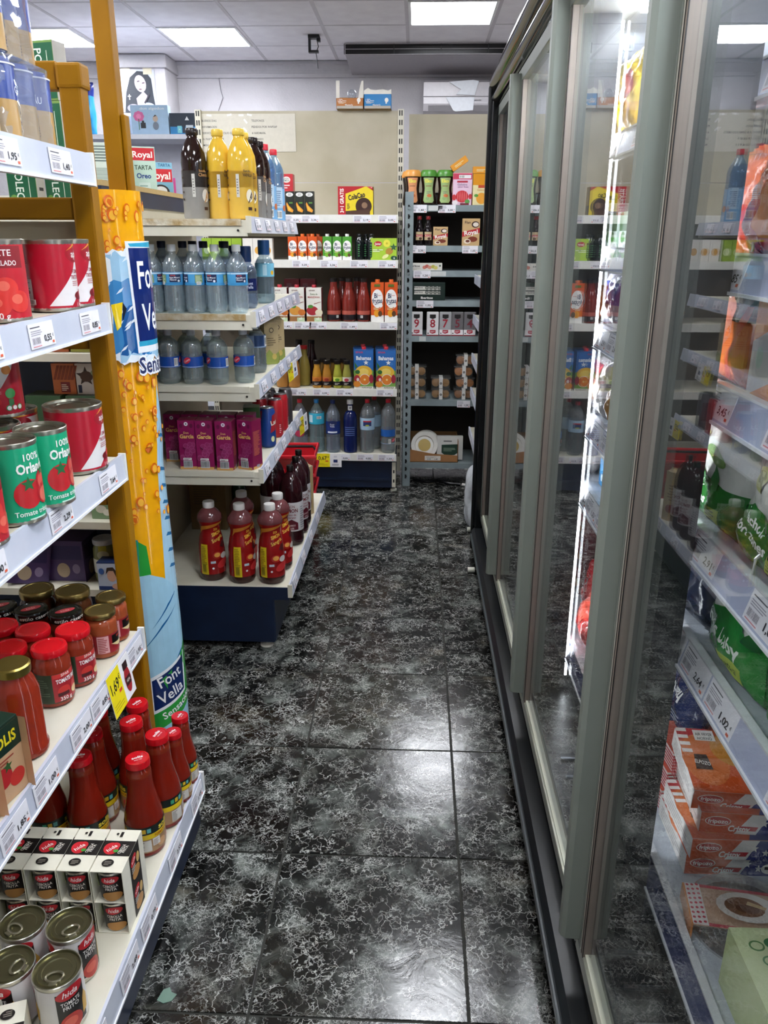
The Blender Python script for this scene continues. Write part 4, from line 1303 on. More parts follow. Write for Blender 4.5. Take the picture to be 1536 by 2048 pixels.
# jars
gj = 'sauce jars on the jar shelf'
for (x, y), lb in zip([(-.752, 1.408), (-.735, 1.485), (-.818, 1.478), (-.832, 1.400), (-.895, 1.492), (-.91, 1.41)],
                      ['red-lidded tomato jar frontmost on its shelf, label facing out', 'red-lidded tomato jar right behind the frontmost red jar',
                       'red-lidded jar in the second row with only its lid showing', 'red-lidded tomato jar left of the frontmost red jar',
                       'red lid of a jar showing behind at the picture edge', 'red-lidded jar deepest in the shelf beside the picture edge']):
    put(JAR_RED, x, y, .601, 55, lb, gj)
for (x, y), lb in zip([(-.866, 1.572), (-.785, 1.565), (-.944, 1.584)],
                      ['black-lidded sauce jar, middle of the three black lids', 'black-lidded sauce jar nearest the gold-lidded jars', 'black-lidded sauce jar at the left picture edge']):
    put(JAR_BLK, x, y, .601, 40, lb, gj)
for (x, y), lb in zip([(-.728, 1.682), (-.725, 1.606)], ['small gold-lidded sauce jar against the yellow post', 'small gold-lidded sauce jar in front of the one by the post']):
    put(JAR_GOLD, x, y, .601, 50, lb, gj)
for (x, y), lb in zip([(-.808, 1.66), (-.895, 1.665)], ['brown jar with a dull gold lid behind the black lids', 'brown jar with a dull gold lid below the purple boxes']):
    put(JAR_GOLD2, x, y, .601, 30, lb, gj)
put(TALLSAUCE, -.735, 1.235, .601, 60, 'tall tomato sauce bottle with a gold lid at the picture edge', 'sauce jars on the jar shelf')
a = Art(); a.r(-.04, .0, .04, .14, '#c9a27c/s'); a.r(-.04, .09, .04, .14, '#183026/s'); a.t('SOLIS', 0, .115, .020, '#e8d020', w=.06, b=.03); a.e_(-.012, .05, .020, .020, '#b8242a/s'); a.e_(.018, .035, .018, .016, '#c8342e/s'); a.star(.0, .066, .012, '#2f5a2a'); a.lines(-.03, .074, .02, .086, 2, '#a04030')
SBOX = carton('tomato_carton', 'carton', .08, .05, .145, a, a, None, '#183026/s')
put(SBOX, -.718, 1.105, .601, 78, 'dark green carton with tomatoes and yellow lettering at the picture edge')
put(SBOX, -.718, 1.015, .601, 90, 'dark green tomato carton just outside the left picture edge')

# tomato sauce bottles on the bottom shelf
SOL_S = Proto('tomato_sauce_bottle', 'bottle')
def rescale(p, q, kx, kz):
    for nm, me, lb, subs in p.parts:
        m2 = me.copy(); m2.transform(Matrix.Diagonal((kx, kx, kz, 1)))
        s2 = []
        for sn, sm, sl in subs:
            m3 = sm.copy(); m3.transform(Matrix.Diagonal((kx, kx, kz, 1))); s2.append((sn, m3, sl))
        q.parts.append((nm, m2, lb, s2))
    return q
SOL_B = rescale(SOLIS, Proto('tomato_sauce_bottle', 'bottle'), .87, 1.0)
SOL_S = rescale(SOLIS, SOL_S, .68, .80)
gs = 'red-capped tomato sauce bottles'
for (x, y, pr, rz), lb in zip([(-.625, 1.462, SOL_B, 30), (-.757, 1.465, SOL_B, 20), (-.610, 1.553, SOL_B, 75), (-.768, 1.556, SOL_B, 60), (-.688, 1.603, SOL_B, 50), (-.600, 1.632, SOL_S, 60), (-.602, 1.701, SOL_S, 80), (-.700, 1.680, SOL_B, 60), (-.79, 1.648, SOL_B, 60), (-.85, 1.47, SOL_B, 40), (-.855, 1.33, SOL_B, 30)],
                              ['red-capped tomato bottle frontmost at the shelf edge, nutrition panel showing', 'red-capped tomato bottle behind the white tomato packs',
                               'red-capped tomato bottle second along the shelf edge', 'red-capped tomato bottle in the shade, second in the inner row',
                               'red-capped tomato bottle mostly hidden between its neighbours', 'smaller red-capped tomato bottle, third along the shelf edge',
                               'smaller red-capped tomato bottle farthest along the shelf edge', 'red-capped tomato bottle at the foot of the yellow post',
                               'red-capped tomato bottle below the yellow price card', 'dark tomato bottle deep in the shade behind the white packs', 'dark tomato bottle left in the shade at the picture edge']):
    put(pr, x, y, .179, rz, lb, gs)

# two-can cartons
def twinpack():
    p = Proto('can_twin_pack', 'can pack')
    w_, d_, h_ = .064, .118, .078
    W = '#e9e4d2'
    mb = MB()
    mb.box(-w_ / 2, w_ / 2, -d_ / 2, d_ / 2, h_ - .0015, h_, W); mb.box(-w_ / 2, w_ / 2, -d_ / 2, d_ / 2, 0, .0015, W)
    mb.box(-w_ / 2, -w_ / 2 + .0012, -d_ / 2, d_ / 2, .0015, h_ - .0015, W); mb.box(w_ / 2 - .0012, w_ / 2, -d_ / 2, d_ / 2, .0015, h_ - .0015, W)
    p.part('sleeve', mb.mesh('sleeve', False))
    a = Art(); a.r(-w_ / 2, -.016, w_ / 2, .026, '#15110e'); a.e_(-.012, .004, .015, .017, '#c8202c', rot=.5); a.e_(-.006, .011, .010, .010, '#c8202c'); a.t('hida', -.011, .005, .009, '#f6efe8', rot=.9, w=.022); a.t('CEBOLLA', .010, .003, .006, '#eee8dc', rot=1.4, w=.026); a.t('FRITA', .017, .003, .006, '#eee8dc', rot=1.4, w=.02); a.e_(.0, -.003, .005, .004, '#3f9a3a')
    a.e_(-.004, -.036, .012, .010, '#15110e'); a.lines(-.011, -.042, .004, -.03, 3, '#8a8378'); a.r(-.006, .036, .0, .05, '#15110e'); a.e_(-.012, .044, .003, .003, '#15110e', 8)
    b = Art(); b.r(-.02, .0, .035, h_, '#15110e'); b.e_(.0, h_ * .7, .016, .010, '#c8202c', rot=.4); b.t('hida', .0, h_ * .7, .008, '#f6efe8', rot=.3); b.e_(.008, .02, .02, .014, '#c08a4a'); b.e_(.022, .045, .008, .012, '#d8b06a'); b.lines(-.014, .03, .008, .046, 3, '#d8d2c6')
    mb = MB(); mb.art(a, flat((0, 0, h_), (1, 0, 0), (0, 1, 0))); mb.art(b, flat((w_ / 2, 0, 0), (0, 1, 0), (0, 0, 1))); p.part('print', mb.mesh('print', False))
    r = .0285; hh = .07
    c = MB(); c.lathe([(r * .95, .002), (r, .004), (r, .008)] + [q for i in range(8) for q in ((r * .98, .01 + i * .007), (r * .955, .0135 + i * .007))] + [(r, hh - .004), (r, hh), (r * .9, hh - .001), (.0001, hh - .002)], '#cfccc4/m', 24, (0, -.0285), caps=False)
    a = Art(); a.r(-.020, .008, .030, hh - .008, '#15110e/s'); a.e_(.004, hh * .78, .018, .009, '#c8202c', rot=.1); a.t('hida', .004, hh * .78, .009, '#f6efe8', sh=.2); a.t('CEBOLLA', .004, hh * .58, .006, '#eee8dc', w=.03); a.t('FRITA', .005, hh * .47, .006, '#eee8dc', w=.022); a.e_(.006, hh * .22, .02, .011, '#b88446'); a.e_(-.034, .04, .012, .012, '#8fa05a')
    c.art(a, wrap(r, 0, c0=(0, -.0285)), lift=.0005, step=.0001)
    p.part('can', c.mesh('can', True, ang=50))
    c2 = MB(); c2.lathe([(r * .95, .002), (r, .004), (r, hh - .004), (r, hh), (r * .9, hh - .001), (.0001, hh - .002)], '#cfccc4/m', 20, (0, .0285), caps=False)
    p.part('can', c2)
    return p
TWIN = twinpack()
for k, x in enumerate((-.613, -.6795, -.746, -.8125)):
    o4 = ['beside the shelf edge', 'second from the shelf edge', 'third from the shelf edge', 'deepest in the shade']
    put(TWIN, x, 1.275, .179, 0, 'white fried-onion can pack in the lower layer, ' + o4[k], 'fried onion can packs')
    put(TWIN, x + .002, 1.273, .2575, 0, 'white fried-onion can pack in the upper layer, ' + o4[k], 'fried onion can packs')
put(TWIN, -.690, .935, .179, 200, 'plain white back of a can pack at the bottom picture edge', 'fried onion can packs')
put(TWIN, -.765, .95, .179, 170, 'white can pack cut by the lower left picture corner', 'fried onion can packs')
CAN_HIDA2 = can('fried_tomato_can', 'can', .042, .113, hida_can(.042, .113), pull=True, base='#c5c2b6/m', lidc='#8f8b6c/m', ribs=True)
for (x, y, rz), lb in zip([(-.655, 1.130, 35), (-.637, 1.034, 10), (-.745, 1.130, 330), (-.724, 1.040, 80)],
                      ['ring-pull tomato can right behind the frontmost ring-pull can', 'frontmost ring-pull tomato can, label and red logo facing out',
                       'ring-pull tomato can farther back at the left edge', 'ring-pull tomato can left of the frontmost one']):
    put(CAN_HIDA2, x, y, .179, rz, lb, 'ring-pull fried tomato cans')

# ================================================================ unit behind the yellow frame
C_ = thing('shelf_unit', 'dark navy shelf unit of tea and biscuits seen through the yellow frame', 'shelving', (-1.25, 2.35, 0))
mb = MB(); mb.box(-1.66, -.86, 2.50, 2.52, .02, 1.6, NAVY); wpart('back_panel', mb, C_)
mb = MB(); mb.box(-.868, -.86, 2.14, 2.50, .02, 1.54, NAVY); wpart('side_panel', mb, C_)
for z in (.50, .715, .98, 1.20, 1.55):
    mb = MB(); mb.box(-1.66, -.87, 2.13, 2.50, z - .022, z, CREAM); wpart('shelf', mb, C_)
a = Art(); a.r(-.036, .005, .036, .127, '#1d5a3c/s'); a.t('POLEO', -.006, .075, .020, '#dfe8dc', rot=-PI / 2, w=.08); a.t('MENTA', -.006, .02, .012, '#dfe8dc', rot=-PI / 2, w=.03); a.r(.018, .02, .020, .11, '#c8d4c0'); a.e_(-.024, .03, .012, .02, '#5f8a3c')
b = Art(); b.r(-.02, .01, .02, .122, '#d5d1c8'); b; b.r(-.012, .06, .012, .068, '#202020')
POLEO = carton('tea_box', 'box', .075, .05, .133, a, b, None, '#6f9048/s', '#d8d4cc')
lb = ['bottom', 'middle', 'top']
for k in range(3):
    put(POLEO, -.918, 2.185, 1.551 + .1335 * k, -14, 'green mint tea box, %s of the stack right behind the yellow elbow' % lb[k], 'mint tea boxes')
    put(POLEO, -1.012, 2.175, 1.551 + .1335 * k, 0, 'green mint tea box, %s of the stack behind the beer packs' % lb[k], 'mint tea boxes')
a = Art(); a.r(-.032, .0, .032, .085, '#c9703c/s')
for k in range(6): a.p([(-.03 + k * .010, .04), (-.022 + k * .010, .04), (-.008 + k * .010, .08), (-.016 + k * .010, .08)], '#8f3f20')
a.r(-.01, .005, .016, .034, '#7a1c20'); a.lines(-.008, .01, .012, .03, 4, '#f0e0d0')
b = Art(); b.r(-.03, .0, .03, .085, '#dcdad8/s'); b.star(-.002, .05, .028, '#3a2820'); b.e_(0, .05, .018, .015, '#52382a'); b.r(-.026, .004, -.016, .026, '#202a4a'); b.e_(.02, .06, .007, .007, '#9ab08a')
BISC1 = carton('biscuit_box', 'box', .064, .03, .085, a, None, None, '#a04028/s'); BISC2 = carton('biscuit_box', 'box', .060, .03, .085, b, None, None, '#d8d6d4/s')
GB = carton('tea_box', 'box', .10, .08, .10, None, None, None, '#3d5a3c/s', None, '#24301f')
put(GB, -.93, 2.19, .981, 0, 'dark green box under the chocolate biscuit box')
put(GB, -1.045, 2.19, .981, 0, 'dark green box under the orange biscuit box')
put(BISC1, -.987, 2.19, 1.0815, 0, 'small orange striped biscuit box seen through the yellow frame')
put(BISC2, -.922, 2.19, 1.0815, 0, 'small white box with a chocolate biscuit seen through the yellow frame')
YB = carton('tea_box', 'box', .085, .05, .11, Art().r(-.03, .01, .03, .03, '#c8c4d8').e_(.01, .08, .015, .015, '#a03038').lines(-.03, .04, .0, .1, 8, '#4a4a30'), None, None, '#7c7a30/s')
OB = carton('tea_box', 'box', .085, .05, .11, Art().r(-.03, .01, .03, .03, '#8a6a8a'), None, None, '#8f4a24/s')
put(YB, -.905, 2.18, 1.201, 0, 'olive yellow box under the can shelf, by the yellow post')
put(OB, -.995, 2.18, 1.201, 0, 'brownish orange box under the can shelf')
a = Art(); a.r(-.034, .0, .034, .165, '#75906a/s'); a.r(-.028, .07, .022, .15, '#14120f'); a.t('SPAR', .0, .12, .008, '#c8302c', rot=PI / 2); a.t('TE VERDE', .0, .115, .012, '#e0ddd0', rot=PI / 2, w=.07); a.e_(.012, .075, .010, .010, '#e0ddd0'); a.e_(-.005, .03, .016, .012, '#c9c6b4'); a.e_(.012, .02, .012, .010, '#d6d2c2')
put(carton('tea_box', 'box', .07, .06, .165, a, None, None, '#5f7c52/s'), -.92, 2.19, .716, 0, 'pale green tea box lettered TE VERDE')
put(JAR_OLIVE, -.955, 2.215, .501, 10, 'small olive jar with a white lid behind the sauce jars')
a = Art(); a.r(-.038, .0, .038, .085, '#b9c4d8/s'); a.r(-.038, .0, .038, .012, '#1f3a78'); a.e_(.004, .045, .014, .018, '#d8a88c'); a.p([(-.014, .05), (-.008, .072), (.01, .074), (.02, .06), (.018, .04), (.010, .062), (-.004, .062)], '#3a2418'); a.e_(.02, .012, .018, .010, '#d8a88c'); a.e_(-.026, .06, .008, .010, '#2f5aa0')
BW = carton('tea_box', 'box', .078, .05, .088, a, None, None, '#16264e/s')
put(BW, -.912, 2.155, .501, 0, 'navy tea box with a resting woman printed on it')
a = Art(); a.r(-.06, .0, .06, .13, '#4a3668/s'); a.r(-.05, .07, .05, .115, '#33285a'); a; a.e_(-.01, .035, .02, .024, '#b8a48c'); a.e_(.03, .04, .012, .016, '#8a7aa0')
PURP = carton('coffee_box', 'box', .12, .10, .13, a, a, None, '#4a3668/s')
put(PURP, -1.20, 2.21, .501, 18, 'purple coffee capsule box, tilted, behind the jar lids', ry=10)
put(PURP, -1.07, 2.24, .501, 0, 'purple coffee capsule box standing upright beside the olive jar')
# ================================================================ goods on the middle gondola
def shake(c1, c2, txtc, brand, name2, capc):
    prof = [(.034, 0), (.040, .004), (.042, .012), (.042, .150), (.0405, .160), (.0412, .175), (.038, .205), (.028, .232), (.0185, .248), (.0165, .256), (.0165, .262)]
    pr = [(r_, z_, c2 if z_ < .10 else c1) for r_, z_ in prof]
    pr.insert(4, (.042, .10, c1))
    a = Art()
    a.r(-.006, .07, .004, .14, '#c9c6be'); a.lines(-.004, .08, .002, .13, 6, '#7a7672')
    a.t(brand, .032, .150, .008, txtc, w=.026); a.t(name2, .034, .138, .010, txtc, w=.036, b=.02); a.e_(.038, .075, .013, .02, '#d8d4cc' if c1[1:3] < '60' else '#efe6cc'); a.p([(.03, .05), (.05, .07), (.046, .09), (.034, .06)], txtc); a.r(.03, .03, .045, .04, '#3a1c10')
    for k in range(5): a.r(-.044, .06 + k * .022, -.036, .066 + k * .022, '#3a2a14')
    return glassb('milkshake_bottle', pr, c1, (.0185, .258, .278), capc, None, a)
CHOC = shake('#22110d/g', '#8d8a86/g', '#b98a54', 'Batido', 'Choco', '#1c0f0d/s')
VANI = shake('#dcb23a/g', '#d9b04a/g', '#4a3414', 'Batido', 'VAINILLA', '#e6c24a/s')
g = 'milkshake bottles on the top shelf'
put(CHOC, -.736, 2.80, 1.561, 10, 'dark chocolate milkshake bottle in front, grey below', g)
put(VANI, -.660, 2.83, 1.561, 10, 'yellow vanilla milkshake bottle between the chocolate one and another yellow', g)
put(VANI, -.586, 2.81, 1.561, 0, 'yellow vanilla milkshake bottle nearest the shelf corner', g)
put(VANI, -.592, 2.91, 1.561, 0, 'yellow milkshake bottle hidden behind the corner one', g)
put(CHOC, -.588, 3.05, 1.561, 40, 'chocolate milkshake bottle first behind the yellow ones', g)
put(CHOC, -.590, 3.17, 1.561, 40, 'chocolate milkshake bottle beside the blue water bottles', g)
a = Art(); a.r(-.02, .06, .02, .14, '#b8cfe0'); a.lines(-.015, .07, .015, .13, 8, '#5a7090'); a.bars(-.012, .02, .014, .05); a.e_(.03, .06, .01, .012, '#c06a3a')
BLUEW = pet('water_bottle', .041, .285, '#9fcbea/t', '#d02a3a/s', (.012, .135, '#7fb2dc/g'), a, inner='#6fa8d8/tt')
put(BLUEW, -.596, 3.33, 1.561, 30, 'blue tinted water bottle with a red cap, first of two', 'red-capped blue water bottles')
put(BLUEW, -.594, 3.52, 1.561, 30, 'blue tinted water bottle with a red cap, second and farther', 'red-capped blue water bottles')

def spar_w():
    a = Art(); k = .034 * PI
    a.r(-k, .128, k, .132, '#bfe0f2'); a.r(-k, .095, k, .099, '#2f8ac4')
    for s in (-.07, .03):
        a.r(s - .018, .102, s + .020, .127, '#12244e'); a.t('SPAR', s - .006, .1235, .004, '#e04a3c', w=.016); a.t('Agua Mineral', s - .001, .117, .005, '#f2f4f8', w=.034); a.t('Natural', s - .006, .110, .005, '#f2f4f8', w=.02); a.e_(s + .012, .106, .004, .004, '#dfe8f4', 10)
    a.r(-.026, .10, .0, .126, '#7f9a6a'); a.lines(-.024, .106, -.002, .124, 5, '#d0d8b0'); a.bars(-.022, .094, -.006, .104, 7)
    return a
SMALLW = pet('water_bottle', .0338, .222, '#e3eef2/t', '#dfe3e4/s', (.092, .133, '#4f9fd2/g'), spar_w(), inner='#d5e6ee/tt')
SMALLN = pet('water_bottle', .0338, .232, '#cfdce8/t', '#141c34/s', (.092, .133, '#26436e/g'), None, inner='#8fa6bc/tt')
g = 'small water bottles with white caps'
for k, x in enumerate((-.972, -.900, -.828, -.755, -.682, -.609)):
    put(SMALLW, x, 2.765, 1.266, (20, 25, -25, 60, 100, 150)[k], '%s small water bottle of the white-capped front row counting from the standee' % ORD[k], g)
for k, x in enumerate((-.955, -.883, -.810, -.738, -.665)):
    put(SMALLN, x, 2.84, 1.266, 40 * k, '%s navy-capped water bottle of the second row counting from the standee' % ORD[k], 'small water bottles with navy caps')
for k, x in enumerate((-.91, -.80, -.69)):
    put(SMALLN, x, 2.93, 1.266, 50 * k, '%s navy-capped water bottle of the rearmost row counting from the standee' % ORD[k], 'small water bottles with navy caps')
a = Art(); a.t('Font', .01, .088, .010, '#c8d0e8'); a.t('Vella', .01, .075, .010, '#c8d0e8')
KIDS = pet('water_bottle', .040, .215, '#9fb6d2/t', '#1c3c70/s', (.062, .104, '#141f52/g'), a, capr=.022, caph=.05, style='sport', inner='#8fa9c8/tt')
AQUA = pet('water_bottle', .037, .235, '#bcd2de/t', '#2b5f9c/s', (.10, .15, '#7fc4e0/g'), Art().r(-.02, .105, -.004, .145, '#bfe4f2').e_(.02, .115, .008, .008, '#e8b020'), capr=.022, caph=.05, style='sport', inner='#a8c0cc/tt')
put(KIDS, -.625, 2.98, 1.266, 15, 'squat navy-labelled sports water bottle behind the small bottles', 'sports-cap water bottles')
put(AQUA, -.600, 3.22, 1.266, 30, 'sports water bottle with a light blue label and blue cap at the rail', 'sports-cap water bottles')
put(KIDS, -.70, 3.15, 1.266, 15, 'navy sports water bottle deeper in, its dark cap showing', 'sports-cap water bottles')

def casera():
    a = Art(); k = .037 * PI
    a.r(-k, .060, k, .062, '#9fb8e0')
    for s in (-.05, .055):
        a.e_(s, .083, .015, .010, '#c8283c', rot=.5); a.t('Casera', s, .083, .007, '#f2e8ee', rot=.5, w=.024)
    a; a.bars(.02, .063, .036, .090, 8)
    return a
CASERA = pet('soda_bottle', .037, .188, '#d7e2e4/t', '#c9d2da/s', (.058, .095, '#1f4a9c/g'), casera(), style='cola', ribs=False, inner='#b9c8cc/tt')
g = 'clear soda bottles with blue labels'
for k, (x, y, rz) in enumerate([(-.955, 2.775, 40), (-.872, 2.775, 10), (-.790, 2.775, 60), (-.700, 2.77, 30), (-.615, 2.81, 45)]):
    put(CASERA, x, y, 1.021, rz, '%s clear blue-labelled soda bottle of the front row counting from the standee' % ORD[k], g)
for k, x in enumerate((-.915, -.83, -.745)):
    put(CASERA, x, 2.862, 1.021, 20, '%s clear blue-labelled soda bottle of the rear row counting from the standee' % ORD[k], g)
a = Art(); a.r(-.02, .10, .02, .14, '#24406e'); a.bars(.024, .10, .044, .135)
put(pet('water_bottle', .036, .19, '#c2ccd2/t', '#3a4a6a/s', (.095, .14, '#8fa4c4/g'), a, inner='#9fb0b8/tt'), -.612, 3.03, 1.021, 30, 'ribbed water bottle with a navy label behind the soda bottles')
a = Art(); a.e_(.0, .135, .010, .010, '#4a4234'); a.e_(0, .135, .007, .007, '#c9b48c'); a.p([(-.03, .0), (.03, .0), (.03, .05), (.01, .035), (-.012, .06), (-.03, .04)], '#8f9a4c'); a.lines(-.02, .075, .02, .11, 4, '#7a6a4c'); a.e_(.01, .03, .01, .012, '#c8b060')
OAT = carton('drink_carton', 'carton', .062, .06, .165, a, a, None, '#b7a27a/s', gable=True)
put(OAT, -.606, 3.25, 1.021, 35, 'beige oat drink carton first along the rail', 'beige drink cartons')
put(OAT, -.600, 3.36, 1.021, 35, 'beige oat drink carton farther along the rail', 'beige drink cartons')

def garcia():
    a = Art(); a.t('Don', -.002, .133, .008, '#e8c06a', w=.018); a.t('Garcia', .0, .120, .014, '#ecc46c', w=.050, b=.03)
    a.e_(0, .165, .007, .007, '#e8e4ea'); a.star(0, .165, .004, '#3a1030'); a.e_(-.018, .158, .006, .008, '#6a1040'); a.e_(.018, .158, .006, .008, '#6a1040')
    rn = random.Random(2)
    for k in range(14): 
        x = rn.uniform(-.022, .022); y = rn.uniform(.04, .092); a.e_(x, y, .009, .009, '#a8447a', 10); a.e_(x, y, .0072, .0072, '#942a62', 10)
    a.r(-.03, .0, .03, .010, '#c99a58'); a.r(-.017, .034, .013, .042, '#ece8e8'); a.lines(-.015, .035, .01, .041, 2, '#3a2a34'); a.bars(-.017, .006, .015, .032, 10, '#2a2a2a', '#b9bcc0')
    return a
def garcia_s():
    a = Art(); a.lines(-.022, .05, .022, .14, 18, '#c86a50', 3); a.r(-.03, 0, .03, .010, '#c99a58'); a.r(-.008, .004, .010, .014, '#8a8aa0'); return a
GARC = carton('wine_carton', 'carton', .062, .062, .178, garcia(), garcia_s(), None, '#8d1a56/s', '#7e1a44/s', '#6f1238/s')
g = 'magenta wine cartons'
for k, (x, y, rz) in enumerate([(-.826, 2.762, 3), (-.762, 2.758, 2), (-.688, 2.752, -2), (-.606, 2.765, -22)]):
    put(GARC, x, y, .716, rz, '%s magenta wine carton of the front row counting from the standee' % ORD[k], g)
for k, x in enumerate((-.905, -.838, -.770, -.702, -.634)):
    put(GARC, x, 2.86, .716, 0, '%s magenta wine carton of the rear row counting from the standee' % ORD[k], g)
put(carton('wine_carton', 'carton', .062, .062, .185, Art().r(-.02, .03, .02, .12, '#a8b07a').e_(0, .08, .014, .02, '#c8b060'), Art().lines(-.02, .03, .02, .14, 12, '#9ab08a'), None, '#3c5a34/s', '#34502c/s'), -.634, 2.96, .716, 10, 'green wine carton behind the magenta cartons')
def softcan(c, art):
    r, h = .031, .160
    p = Proto('drink_can', 'can')
    mb = MB(); mb.lathe([(r * .78, 0), (r * .98, .008), (r, .012), (r, h - .016), (r * .84, h - .004)], c, 24); p.part('body', mb)
    mb = MB(); mb.lathe([(r * .84, h - .004), (r * .86, h - .001), (r * .84, h), (r * .78, h - .003), (.0001, h - .003)], '#c2c6ca/m', 24, caps=False); p.part('lid', mb)
    mb = MB(); mb.art(art, wrap(r, 0)); p.part('label', mb.mesh('label', True, ang=60))
    return p
a = Art()
for s in (-.055, .04): a.p([(s - .03, .06), (s + .02, .08), (s + .035, .15), (s - .02, .13)], '#a8242c/s'); a.t('Laser', s, .105, .018, '#f0e8d8', rot=.22, w=.056, b=.03); a.e_(s + .01, .03, .011, .016, '#e0c020/s'); a.e_(s - .02, .036, .008, .012, '#d8d8a0')
LASER = softcan('#1d3f86/s', a)
a = Art()
for s in (-.06, .03): a; a.lines(s - .02, .02, s - .01, .06, 5, '#e8c0c0')
COLA = softcan('#b01c26/s', a)
g = 'drink cans behind the wine cartons'
put(LASER, -.596, 3.07, .716, 10, 'blue lemon beer can nearest the wine cartons', g)
put(LASER, -.665, 3.10, .716, 10, 'blue lemon beer can inside the shelf, half hidden', g)
put(COLA, -.594, 3.24, .716, 20, 'red drink can first along the rail', g)
put(COLA, -.592, 3.36, .716, 60, 'red drink can second along the rail', g)
put(COLA, -.662, 3.26, .716, 60, 'red drink can inside the shelf behind the first', g)
SILV = softcan('#8a8486/m', Art().r(-.02, .04, .02, .12, '#6a3038'))
for k, (x, y) in enumerate([(-.66, 3.37), (-.66, 3.47), (-.59, 3.48)]):
    put(SILV, x, y, .716, 0, 'silvery drink can %s' % ['beside the second red can', 'deep in the far corner', 'last along the rail'][k], g)

def sangria():
    prof = [(.030, .004), (.042, 0), (.049, .012), (.050, .03), (.050, .10), (.0475, .14), (.043, .17), (.038, .19), (.037, .205), (.040, .222), (.0465, .238), (.047, .246), (.044, .258), (.030, .276), (.020, .284), (.0185, .292)]
    pr = []
    for r_, z_ in prof:
        pr.append((r_, z_, '#3a1c18/g' if z_ < .028 else ('#8f1616/g' if z_ < .236 else '#6a3a3c/g')))
    a = Art(); k = .15
    a.r(-.040, .03, -.010, .15, '#d8bc22/s'); a.lines(-.037, .07, -.014, .145, 12, '#8a6a10', 2); a.bars(-.034, .036, -.018, .075, 9, '#2a2a10', '#b8a020')
    a.t('DON', .032, .206, .010, '#e8b03a', w=.02); a.t('SIMON', .034, .190, .013, '#e8b03a', w=.048, rot=.2, b=.03); a.t('Sangria', .036, .170, .014, '#e8b84a', w=.056, rot=.3)
    a.e_(.026, .105, .018, .015, '#a82018/s'); a.e_(.026, .107, .012, .009, '#e0a04a'); a.e_(.055, .10, .016, .012, '#c8c0b8'); a.p([(.04, .14), (.06, .13), (.07, .16), (.052, .158)], '#4a1014'); a.r(.0, .075, .018, .084, '#b8c0c8'); a.e_(.05, .07, .028, .016, '#c83030', rot=.4); a; a.e_(.008, .055, .004, .004, '#e8e0e0')
    a.p([(-.05, .19), (-.04, .22), (.06, .235), (.06, .226), (-.035, .205)], '#c87a20')
    rf = prof_r(prof)
    p = Proto('sangria_bottle', 'bottle')
    mb = MB(); mb.lathe(pr, '#8f1616/g', 28); p.part('glass', mb)
    mb = MB(); mb.lathe([(.021, .285), (.0215, .289), (.0215, .305), (.020, .308), (.0001, .308)], '#d8d5d0/s', 22, caps=False); p.part('cap', mb)
    mp = wrap(rf, 0, ref=.05); mp.dv = .02
    mb = MB(); mb.art(a, mp, lift=.0008, step=.0001); p.part('label', mb.mesh('label', True, ang=60))
    return p
SANG = sangria()
g = 'red sangria bottles on the lowest deck'
for (x, y, rz), lb in zip([(-.786, 2.785, 8), (-.667, 2.765, 22), (-.553, 2.765, 0), (-.545, 2.895, 18), (-.690, 2.915, 25)],
                          ['standing alone nearest the standee', 'in the middle of the front three', 'nearest the deck corner', 'behind the corner one', 'behind the middle one']):
    put(SANG, x, y, .271, rz, 'red sangria bottle with a white cap, ' + lb, g)
def tinto():
    a = Art(); a.t('DON', .0, .178, .012, '#6a1420', w=.03); a.t('SIMON', .0, .160, .015, '#6a1420', w=.056, b=.03); a.t('Tinto de', .0, .142, .009, '#8a3040', w=.04); a.t('Verano', .0, .130, .009, '#8a3040', w=.036); a.p([(-.03, .075), (.028, .075), (.028, .105), (.0, .122), (-.03, .105)], '#5a1624/s'); a.t('CLASICO', 0, .095, .007, '#e0c8c8', w=.034); a.t('0,0%', 0, .082, .007, '#e0c8c8'); a.lines(.04, .08, .07, .18, 10, '#8a8a90')
    return pet('summer_wine_bottle', .049, .345, '#2a0d12/g', '#15100f/s', (.068, .195, '#c9c6c6/s'), a, style='cola', ribs=False, capr=.0145)
TINTO = tinto()
g = 'dark summer wine bottles'
for (x, y, rz), lb in zip([(-.535, 3.16, 8), (-.632, 3.24, 20), (-.533, 3.30, 60), (-.64, 3.36, 20), (-.535, 3.41, 40)],
                          ['frontmost, label facing out', 'left behind the frontmost one', 'right behind the frontmost one', 'deeper behind the left one', 'last before the beige carton']):
    put(TINTO, x, y, .271, rz, 'dark summer wine bottle, ' + lb, g)
put(carton('wine_carton', 'carton', .075, .06, .235, Art().r(-.03, .02, .03, .2, '#b9a070').e_(0, .06, .02, .02, '#8a2a28').lines(-.02, .1, .02, .18, 6, '#7a5a30'), Art().r(-.025, .02, .025, .12, '#9a8a50').e_(0, .05, .015, .02, '#6a7a30'), None, '#b79f78/s', None, '#dedad0/s', gable=True), -.535, 3.53, .271, 60, 'tall beige carton with a white top at the deck end')
KB = carton('cardboard_box', 'box', .16, .20, .26, Art().lines(-.06, .12, .05, .22, 9, '#4f3f26'), None, None, '#6f5836/x')
put(KB, -.93, 3.40, .271, 0, 'brown cardboard box deep on the lowest deck, under the magenta cartons', 'cardboard boxes on the lowest deck')
put(KB, -.80, 3.62, .271, 0, 'brown cardboard box at the far end of the lowest deck', 'cardboard boxes on the lowest deck')
put(glassb('green_bottle', [(.03, 0), (.034, .01), (.034, .15), (.03, .17), (.014, .21), (.013, .25)], '#1d3a24/g', (.015, .245, .262), '#c8ccc8/s'), -.82, 3.44, .271, 0, 'green glass bottle between the brown cardboard boxes')

